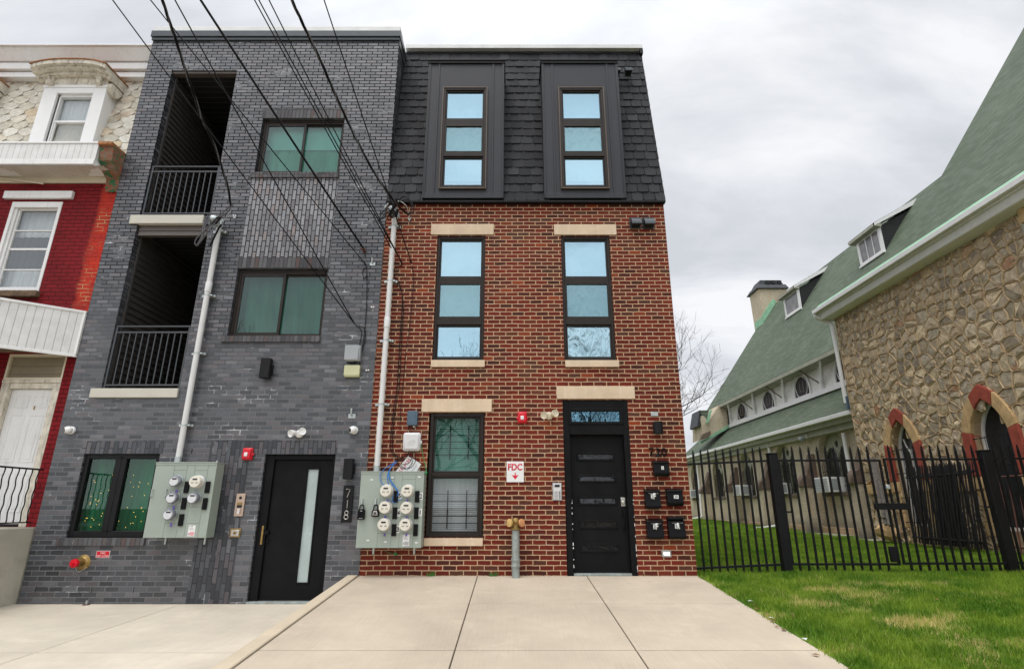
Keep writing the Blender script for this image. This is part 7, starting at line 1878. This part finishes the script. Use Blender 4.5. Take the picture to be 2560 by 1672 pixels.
q = [P('CG', x, y, YW - .05) for x, y in ((690, 505), (712, 512), (688, 828), (645, 815))]; m = MB(); m.prism([(p.x, p.z) for p in q], 'y', YW - .05, YW + 1.3); m.build('bargeboard', M['lead_dark'], CH, sharp=0)
for pl in ([(893, 500), (932, 500), (865, 755), (815, 748)], [(1255, 785), (1265, 850), (700, 1168), (712, 1110), (850, 1040), (1000, 935), (1120, 870)]):
    q = [P('CG', x, y, YW - .12) for x, y in pl]; m = MB(); m.prism([(p.x, p.z) for p in q], 'y', YW - .12, YW - .06); m.build('copper_flashing', M['verdigris'], CH, sharp=0)
q = [P('CG', x, y, YW - .3) for x, y in ((700, 1085), (740, 975), (890, 905), (905, 975), (830, 1045))]; m = MB(); m.prism([(p.x, p.z) for p in q], 'y', YW - .4, YW - .13); m.build('slate_cricket', M['buttress_cap'], CH, bevel=.02)
YC = 23.45
x0 = 15.45; x1 = P('S5', 1034, 215, YC).x; zt_ = P('S5', 900, 207, YC).z
m = MB(); m.hexa([(x0, YC, planez(x0) - 2), (x1, YC, planez(x0) - 2), (x1, YC + 1.3, planez(x0) - 2), (x0, YC + 1.3, planez(x0) - 2), (x0 - .08, YC, zt_), (x1, YC, zt_), (x1, YC + 1.3, zt_), (x0 - .08, YC + 1.3, zt_)]); chm = m.build('chimney', M['stucco'], CH, sharp=0)
m = MB(); z1_ = zt_; z2_ = P('S5', 900, 170, YC).z; z3_ = P('S5', 900, 130, YC).z
m.hexa([(x0 - .22, YC - .14, z1_ - .02), (x1 + .12, YC - .14, z1_ - .02), (x1 + .12, YC + 1.5, z1_ - .02), (x0 - .22, YC + 1.5, z1_ - .02), (x0 - .04, YC, z2_), (x1 + .0, YC, z2_), (x1 + .0, YC + 1.3, z2_), (x0 - .04, YC + 1.3, z2_)])
m.hexa([(x0 + .0, YC + .06, z2_), (x1 - .1, YC + .06, z2_), (x1 - .1, YC + 1.2, z2_), (x0, YC + 1.2, z2_), (x0 + .15, YC + .1, z3_), (x1 - .25, YC + .1, z3_), (x1 - .25, YC + 1.0, z3_), (x0 + .15, YC + 1.0, z3_)])
m.build('cap', M['lead_dark'], chm, bevel=.02)
m = MB()
for f_ in (.35, .55, .78): xx = x0 + (x1 - x0) * f_; m.box(xx - .12, xx + .12, YC - .03, YC + .3, z2_ + .03, z2_ + (z3_ - z2_) * .75)
m.build('flue_openings', M['dark'], chm)
m = MB(); m.prism([(x0 - .10, planez(x0 - .10)), (XR_, ZR), (XR_ + .1, ZR + .12), (XR_ - .1, ZR + .33), (x0 - .10, planez(x0) + .38)], 'y', YC - .10, YC - .01); m.box(x0 - .14, x0 - .09, YC - .1, YC + 1.0, planez(x0 - .14) - .05, planez(x0) + .24); m.build('copper_flashing', M['verdigris'], CH, sharp=0)
# window air conditioners, floodlight, leaning planks
def acunit(yc, z0, w, h, d, label):
    t = thing('air_conditioner', label, 'air conditioner', (AX - .1, yc, z0), group='window air conditioners on the church')
    mb = MB(); mb.box(AX - d, AX + .15, yc - w / 2, yc + w / 2, z0, z0 + h); mb.build('casing', M['white'], t, bevel=.01)
    mb = MB(); mb.box(AX - d - .004, AX - d, yc - w / 2 + .04, yc + w / 2 - .04, z0 + .04, z0 + h - .04); mb.box(AX - d + .05, AX - .05, yc - w / 2 - .004, yc - w / 2, z0 + .06, z0 + h - .06); mb.build('grille', M['grey_box'], t)
    mb = MB()
    for k in range(7): mb.box(AX - d - .012, AX - d - .004, yc - w / 2 + .05, yc + w / 2 - .05, z0 + .06 + (h - .12) * k / 7, z0 + .07 + (h - .12) * k / 7)
    mb.build('louvres', M['white'], t, sharp=0)
acunit(10.75, 1.40, .95, .48, .45, 'wide air conditioner in the church window nearest the stone wall'); acunit(14.35, 1.42, .65, .42, .35, 'small air conditioner in the second church window behind fence post')
acunit(18.1, 1.42, .8, .46, .45, 'air conditioner in the third church window left of the fence post'); acunit(25.6, 1.42, .7, .46, .4, 'air conditioner in the farthest church window by the brick corner')
p = PX('S7', 1058, 355, AX); t = thing('floodlight', 'round floodlight on the church stucco above the windows', 'floodlight', tuple(p)); mb = MB(); mb.lathe(p, (-1, -.2, 0), [(.14, 0), (.14, .12), (.10, .2), (.001, .2)], 14); mb.build('base', M['stucco_trim'], t); mb = MB(); mb.lathe(p + Vector((-.15, .12, -.02)), (-.5, .8, -.35), [(.03, 0), (.09, .12), (.11, .2), (.001, .19)], 14); mb.build('lamp_head', M['grey_box'], t)
pk = thing('leaning_planks', 'grey weathered planks leaning on the church stone corner', 'planks', (10, 7.9, 0), None)
for (a, b, s_) in (((240, 610), (345, 1110), .05), ((262, 640), (375, 1115), .05), ((230, 620), (330, 1060), .04)):
    mb = MB(); p0 = PX('S8', *a, SX - .25); p1 = PX('S8', *b, SX - .75); mb.tube([p0, p1], s_, 4); mb.build('plank', M['grey_timber'], pk, sharp=20)
rk_ = thing('boulder', 'tan boulder on the grass at the foot of planks', 'boulder', tuple(PX('S8', 350, 1170, SX - .6))); mb = MB(); c = PX('S8', 345, 1165, SX - .5); rgx = random.Random(2)
mb.lathe(c, (0, 1, .1), [(.02, -.42), (.16, -.3), (.2, -.05), (.17, .2), (.08, .38), (.01, .42)], 7); 
for v in mb.v: v += Vector((rgx.uniform(-.04, .04), rgx.uniform(-.04, .04), rgx.uniform(-.04, .04)))
mb.build('rock', M['cream_stone'], rk_, sharp=10)

# ================================================================== IRON FENCE
FY = .32
def fz(x): return lawn_z(x, FY)
def picket_mesh(h):
    mb = MB(); mb.box(-.011, .011, -.011, .011, 0, h); return mb
def fence_panel(name, label, cat, xs, x0, x1, zr0, zr1, h0, spikes=True, tiltz=None, ends=False):
    t = thing(name, label, cat, ((x0 + x1) / 2, FY, 0), group='black iron fence runs'); tz = tiltz or (lambda x: 0)
    for z in (zr0, zr1):
        mb = MB(); mb.hexa([(x0, FY - .018, z - .015 + tz(x0)), (x1, FY - .018, z - .015 + tz(x1)), (x1, FY + .018, z - .015 + tz(x1)), (x0, FY + .018, z - .015 + tz(x0)), (x0, FY - .018, z + .015 + tz(x0)), (x1, FY - .018, z + .015 + tz(x1)), (x1, FY + .018, z + .015 + tz(x1)), (x0, FY + .018, z + .015 + tz(x0))]); mb.build('rail', M['iron'], t)
    pk0 = sp0 = None
    for x in xs:
        dz = tz(x)
        if pk0 is None:
            mb = MB(); mb.box(x - .0135, x + .0135, FY - .0135, FY + .0135, zr0 - .10 + dz, zr1 + .12 + dz); pk0 = mb.build('picket', M['iron'], t); bx = x; bz = dz
            mb = MB(); z = zr1 + .12 + dz; mb.prism([(x - .014, z), (x + .014, z), (x + .016, z + .02), (x + .008, z + .03), (x + .013, z + .05), (x, z + .105), (x - .013, z + .05), (x - .008, z + .03), (x - .016, z + .02)], 'y', FY - .008, FY + .008); mb.tube([(x - .03, FY, z + .038), (x - .018, FY, z + .025), (x + .018, FY, z + .025), (x + .03, FY, z + .038)], .004, 4); sp0 = mb.build('spearhead', M['iron'], pk0)
        else:
            o = pk0.copy(); COL.objects.link(o); o.parent = t; o.location = (x - bx, 0, dz - bz)
            s_ = sp0.copy(); COL.objects.link(s_); s_.parent = o
    return t
def fpost(x0t, x1t, label, zt):
    t = thing('fence_post', label, 'fence post', ((x0t + x1t) / 2, FY, 0), group='thick black fence posts')
    mb = MB(); mb.box(x0t, x1t, FY - .06, FY + .06, -.1, zt); mb.build('post', M['iron'], t, bevel=.006); mb = MB(); mb.box(x0t - .008, x1t + .008, FY - .068, FY + .068, zt, zt + .02); mb.build('cap', M['iron'], t, bevel=.006)
zT = P('S7', 1000, 553, FY).z; zB = P('S7', 1000, 1390, FY).z
fx = lambda tg, x, y: P(tg, x, y, FY).x
pa = (fx('S7', 745, 520) + fx('S7', 868, 1450)) / 2
fpost(pa - .068, pa + .068, 'thick fence post nearest the red brick corner', P('S7', 745, 503, FY).z)
pb_ = (fx('S8', 1085, 600) + fx('S8', 1268, 1380)) / 2
fpost(pb_ - .075, pb_ + .075, 'thick fence post in front of the church at frame right', P('S8', 1080, 562, FY).z)
tl = lambda x: (x - pa) * .042
xsL = [fx('S7', x, 560) for x in (112, 173, 235, 293, 352, 415, 475, 535, 597, 658)]
xsL = list(np.linspace(xsL[0], xsL[-1], 10))
fence_panel('iron_fence', 'short black iron fence run between brick corner and first post', 'fence', xsL, XR + .01, pa - .07, zB, zT, 0, tiltz=tl)
xg = [fx('S7', x, 560) for x in (850, 1325)]; step = (xg[1] - xg[0]) / 7
xg0 = xg[0]; gate_end = fx('S8', 300, 630)
xs1 = []; x = xg0
while x < gate_end - step * .6: xs1.append(x); x += step
g1_ = fence_panel('iron_gate', 'left leaf of black iron gate with letter box near ground', 'gate', xs1, pa + .08, gate_end, zB, zT, 0)
for xx in (pa + .095, gate_end - .012): mb = MB(); mb.box(xx - .014, xx + .014, FY - .014, FY + .014, zB, zT); mb.build('stile', M['iron'], g1_)
mb = MB(); mb.box(xg0 - .13, xg0, FY - .01, FY + .01, P('S7', 880, 968, FY).z - .012, P('S7', 880, 968, FY).z + .012)
mb.build('hinge_bar', M['iron'], g1_)
bz = P('S8', 390, 1385, FY - .04); mb = MB(); mb.box(fx('S8', 362, 1330), fx('S8', 425, 1330), FY - .06, FY - .013, P('S8', 390, 1385, FY).z, P('S8', 390, 1270, FY).z); mb.build('lock_box', M['iron'], g1_, bevel=.006)
z_ = P('S8', 380, 970, FY - .03).z; mb = MB(); mb.box(fx('S8', 245, 970), fx('S8', 505, 970), FY - .06, FY - .016, z_ - .052, z_ + .045); mb.build('latch_plate', M['iron'], g1_, bevel=.004)
mb = MB(); p = P('S8', 358, 825, FY - .03); mb.box(p.x - .03, p.x + .03, FY - .05, FY - .01, p.z - .04, p.z + .03); mb.build('padlock', M['galv'], g1_, bevel=.01)
x2 = fx('S8', 325, 630) + .01; xs2 = []; x = fx('S8', 375, 620)
while x < pb_ - .12: xs2.append(x); x += step
g2_ = fence_panel('iron_gate', 'right leaf of black iron gate ending at the right post', 'gate', xs2, x2 - .012, pb_ - .075, zB + .01, zT + .02, 0)
mb = MB(); mb.box(x2 - .014, x2 + .014, FY - .014, FY + .014, zB, zT + .02); mb.build('stile', M['iron'], g2_); mb = MB(); mb.box(pb_ - .17, pb_ - .075, FY - .01, FY + .01, .93, .955); mb.build('hinge_bar', M['iron'], g2_)
xs3 = []; x = pb_ + .16
while x < 9.2: xs3.append(x); x += step
fence_panel('iron_fence', 'black iron fence run right of the right post to the church', 'fence', xs3, pb_ + .075, 9.3, zB + .02, zT + .03, 0)
# spare panels stored upright against the church wall
def stored(x, y0, y1, zb, zt, n, mat, label, lean, grp='stored fence panels against the church'):
    t = thing('stored_fence_panel', label, 'fence panel', (x, (y0 + y1) / 2, zb), group=grp)
    mb = MB()
    for z in (zb + .12, zt - .16): mb.tube([(x + lean * (z - zb), y0, z), (x + lean * (z - zb), y1, z)], .02, 4)
    mb.build('rail', M[mat], t)
    for i in range(n):
        yy_ = y0 + (y1 - y0) * (i + .5) / n; mb = MB(); mb.tube([(x, yy_, zb), (x + lean * (zt - zb), yy_, zt), (x + lean * (zt - zb), yy_, zt + .08)], [.018, .018, .004], 4); mb.build('picket', M[mat], t, sharp=20)
ya, yb2 = PX('S8', 480, 700, 9.9).y, PX('S8', 965, 700, 9.9).y
for k in range(3):
    stored(9.75 + .11 * k, yb2 + .07 * k, ya - .05 * k, .12 - .02 * k, PX('S8', 700, 690, 9.9).z + .03 * k, 22, 'iron', ('foremost', 'middle', 'rearmost')[k] + ' black panel of the stack leaning on the church', .10)
stored(9.95, -.3, PX('S8', 1055, 760, 9.95).y, .06, PX('S8', 1180, 690, 9.95).z, 18, 'rusty_iron', 'reddish rusty fence panel against the church at frame right', .08)

# ================================================================== TREES
def bare_tree(base_, height, seed, label, spread=.55, lvl=7, r0=.16, group=None, lean=(0, 0), rmin=.0025):
    rg = random.Random(seed); tr, cr_ = MB(), MB()
    t = thing('bare_tree', label, 'tree', base_, group)
    def grow(p, d, L, r, k):
        if k > lvl or r < rmin * .5: return
        r = max(r, rmin)
        nseg = 4; pts = [p]; dd = d.copy(); rs = [r]
        for i in range(nseg):
            dd = (dd + Vector((rg.uniform(-1, 1), rg.uniform(-1, 1), rg.uniform(-.4, .7))) * .17).normalized(); pts.append(pts[-1] + dd * L / nseg); rs.append(r * (1 - .34 * (i + 1) / nseg))
        (tr if k < 2 else cr_).tube(pts, rs, 7 if k < 2 else (4 if k < 4 else 3), cap=False)
        nb = 3 if k < 5 else 2
        for j in range(nb):
            at = pts[-1] if j < 2 else pts[rg.choice((2, 3))]
            ax = Vector((rg.uniform(-1, 1), rg.uniform(-1, 1), rg.uniform(-.35, .6))).normalized()
            nd = (dd + ax * (spread + .35 * rg.random())).normalized()
            grow(at, nd, L * rg.uniform(.66, .84), rs[-1] * rg.uniform(.72, .95), k + 1)
    grow(Vector(base_), Vector((lean[0], lean[1], 1)).normalized(), height * .27, r0, 0)
    tr.build('trunk', M['bark'], t, sharp=80)
    if cr_.v: cr_.build('crown', M['bark'], t, sharp=80)
    return t
bare_tree((6.9, 20.0, .1), 11.0, 23, 'tall bare winter tree rising behind the red brick corner', r0=.17, lvl=7, spread=.66, rmin=.0065, lean=(.10, 0))
bt0 = bare_tree((-6, -27, -.7), 15, 8, 'bare street tree mirrored in panes, across the road left', r0=.36, lvl=5, group='bare trees across the road')
MORE = [(x_, y_, r_, 'bare street tree in the row across the road') for x_, y_, r_ in ((-2, -31, .4), (6.5, -30, 2.2), (9.5, -25, 1.2), (-9.5, -30, 3.0), (-20, -27, .9), (17, -27, 2.6), (0.5, -34, 4.4), (22, -30, 5.5), (-12, -36, 1.6), (5, -37, 3.3))]
for i, (x, y, rz, lb) in enumerate(tuple(MORE) + ((3.0, -26, 1.9, 'bare street tree mirrored in the door transom across the road'), (12, -28, 3.7, 'bare street tree across the road far right'), (-15, -28, 5.1, 'bare street tree across the road far left'))):
    o = bt0.copy(); COL.objects.link(o); o.location = (x, y, -.7); o.rotation_euler = (0, 0, rz); o['label'] = lb
    for c_ in list(bt0.children):
        q = c_.copy(); COL.objects.link(q); q.parent = o
# fallen leaves and litter along the slab edge
rg = random.Random(4)
spots = [('S', 1858 + k * 9 + rg.uniform(-6, 6), 1508 + k * 8.2 + rg.uniform(-4, 4)) for k in range(9)] + [('S', 2010, 1640), ('S', 1985, 1600), ('S', 2075, 1430), ('S', 2320, 1500)]
words = ['beside the slab edge', 'on the grass edge', 'half sunk in the grass']
for i, (tg_, x, y) in enumerate(spots):
    p = P(tg_, x, y, 0); d = ray(tg_, x, y); tt = (CAMZ + .0 - .072 * 0 - (0)) ; # meet the sloping lawn plane z = .072 y
    t_ = (CAMZ - .072 * CAMY) / (.072 * d[1] - d[2]); p = Vector((d[0] * t_, CAMY + d[1] * t_, CAMZ + d[2] * t_)); p.x += .10; p.z += .012
    mb = MB(); s_ = rg.uniform(.02, .036); a = rg.uniform(0, 6.28)
    pts = [(0, -1.1), (.5, -.5), (.75, .1), (.3, .5), (0, 1.1), (-.35, .5), (-.7, .15), (-.5, -.5)]
    mb.face([p + Vector(((u * math.cos(a) - v * math.sin(a)) * s_, (u * math.sin(a) + v * math.cos(a)) * s_, .012 * (u * u) + rg.uniform(0, .006))) for u, v in pts])
    o = mb.build('fallen_leaf', M['leaf'] if i % 5 else M['white_clean'], None, sharp=0)
    so2 = o.modifiers.new('thick', 'SOLIDIFY'); so2.thickness = .001
    tag(o, 'brown fallen leaf lying in the lawn by the pale slab' if i % 5 else 'pale scrap of litter in the grass by the slab', 'leaf' if i % 5 else 'litter', 'fallen leaves in the lawn' if i % 5 else 'scraps of litter in the lawn')
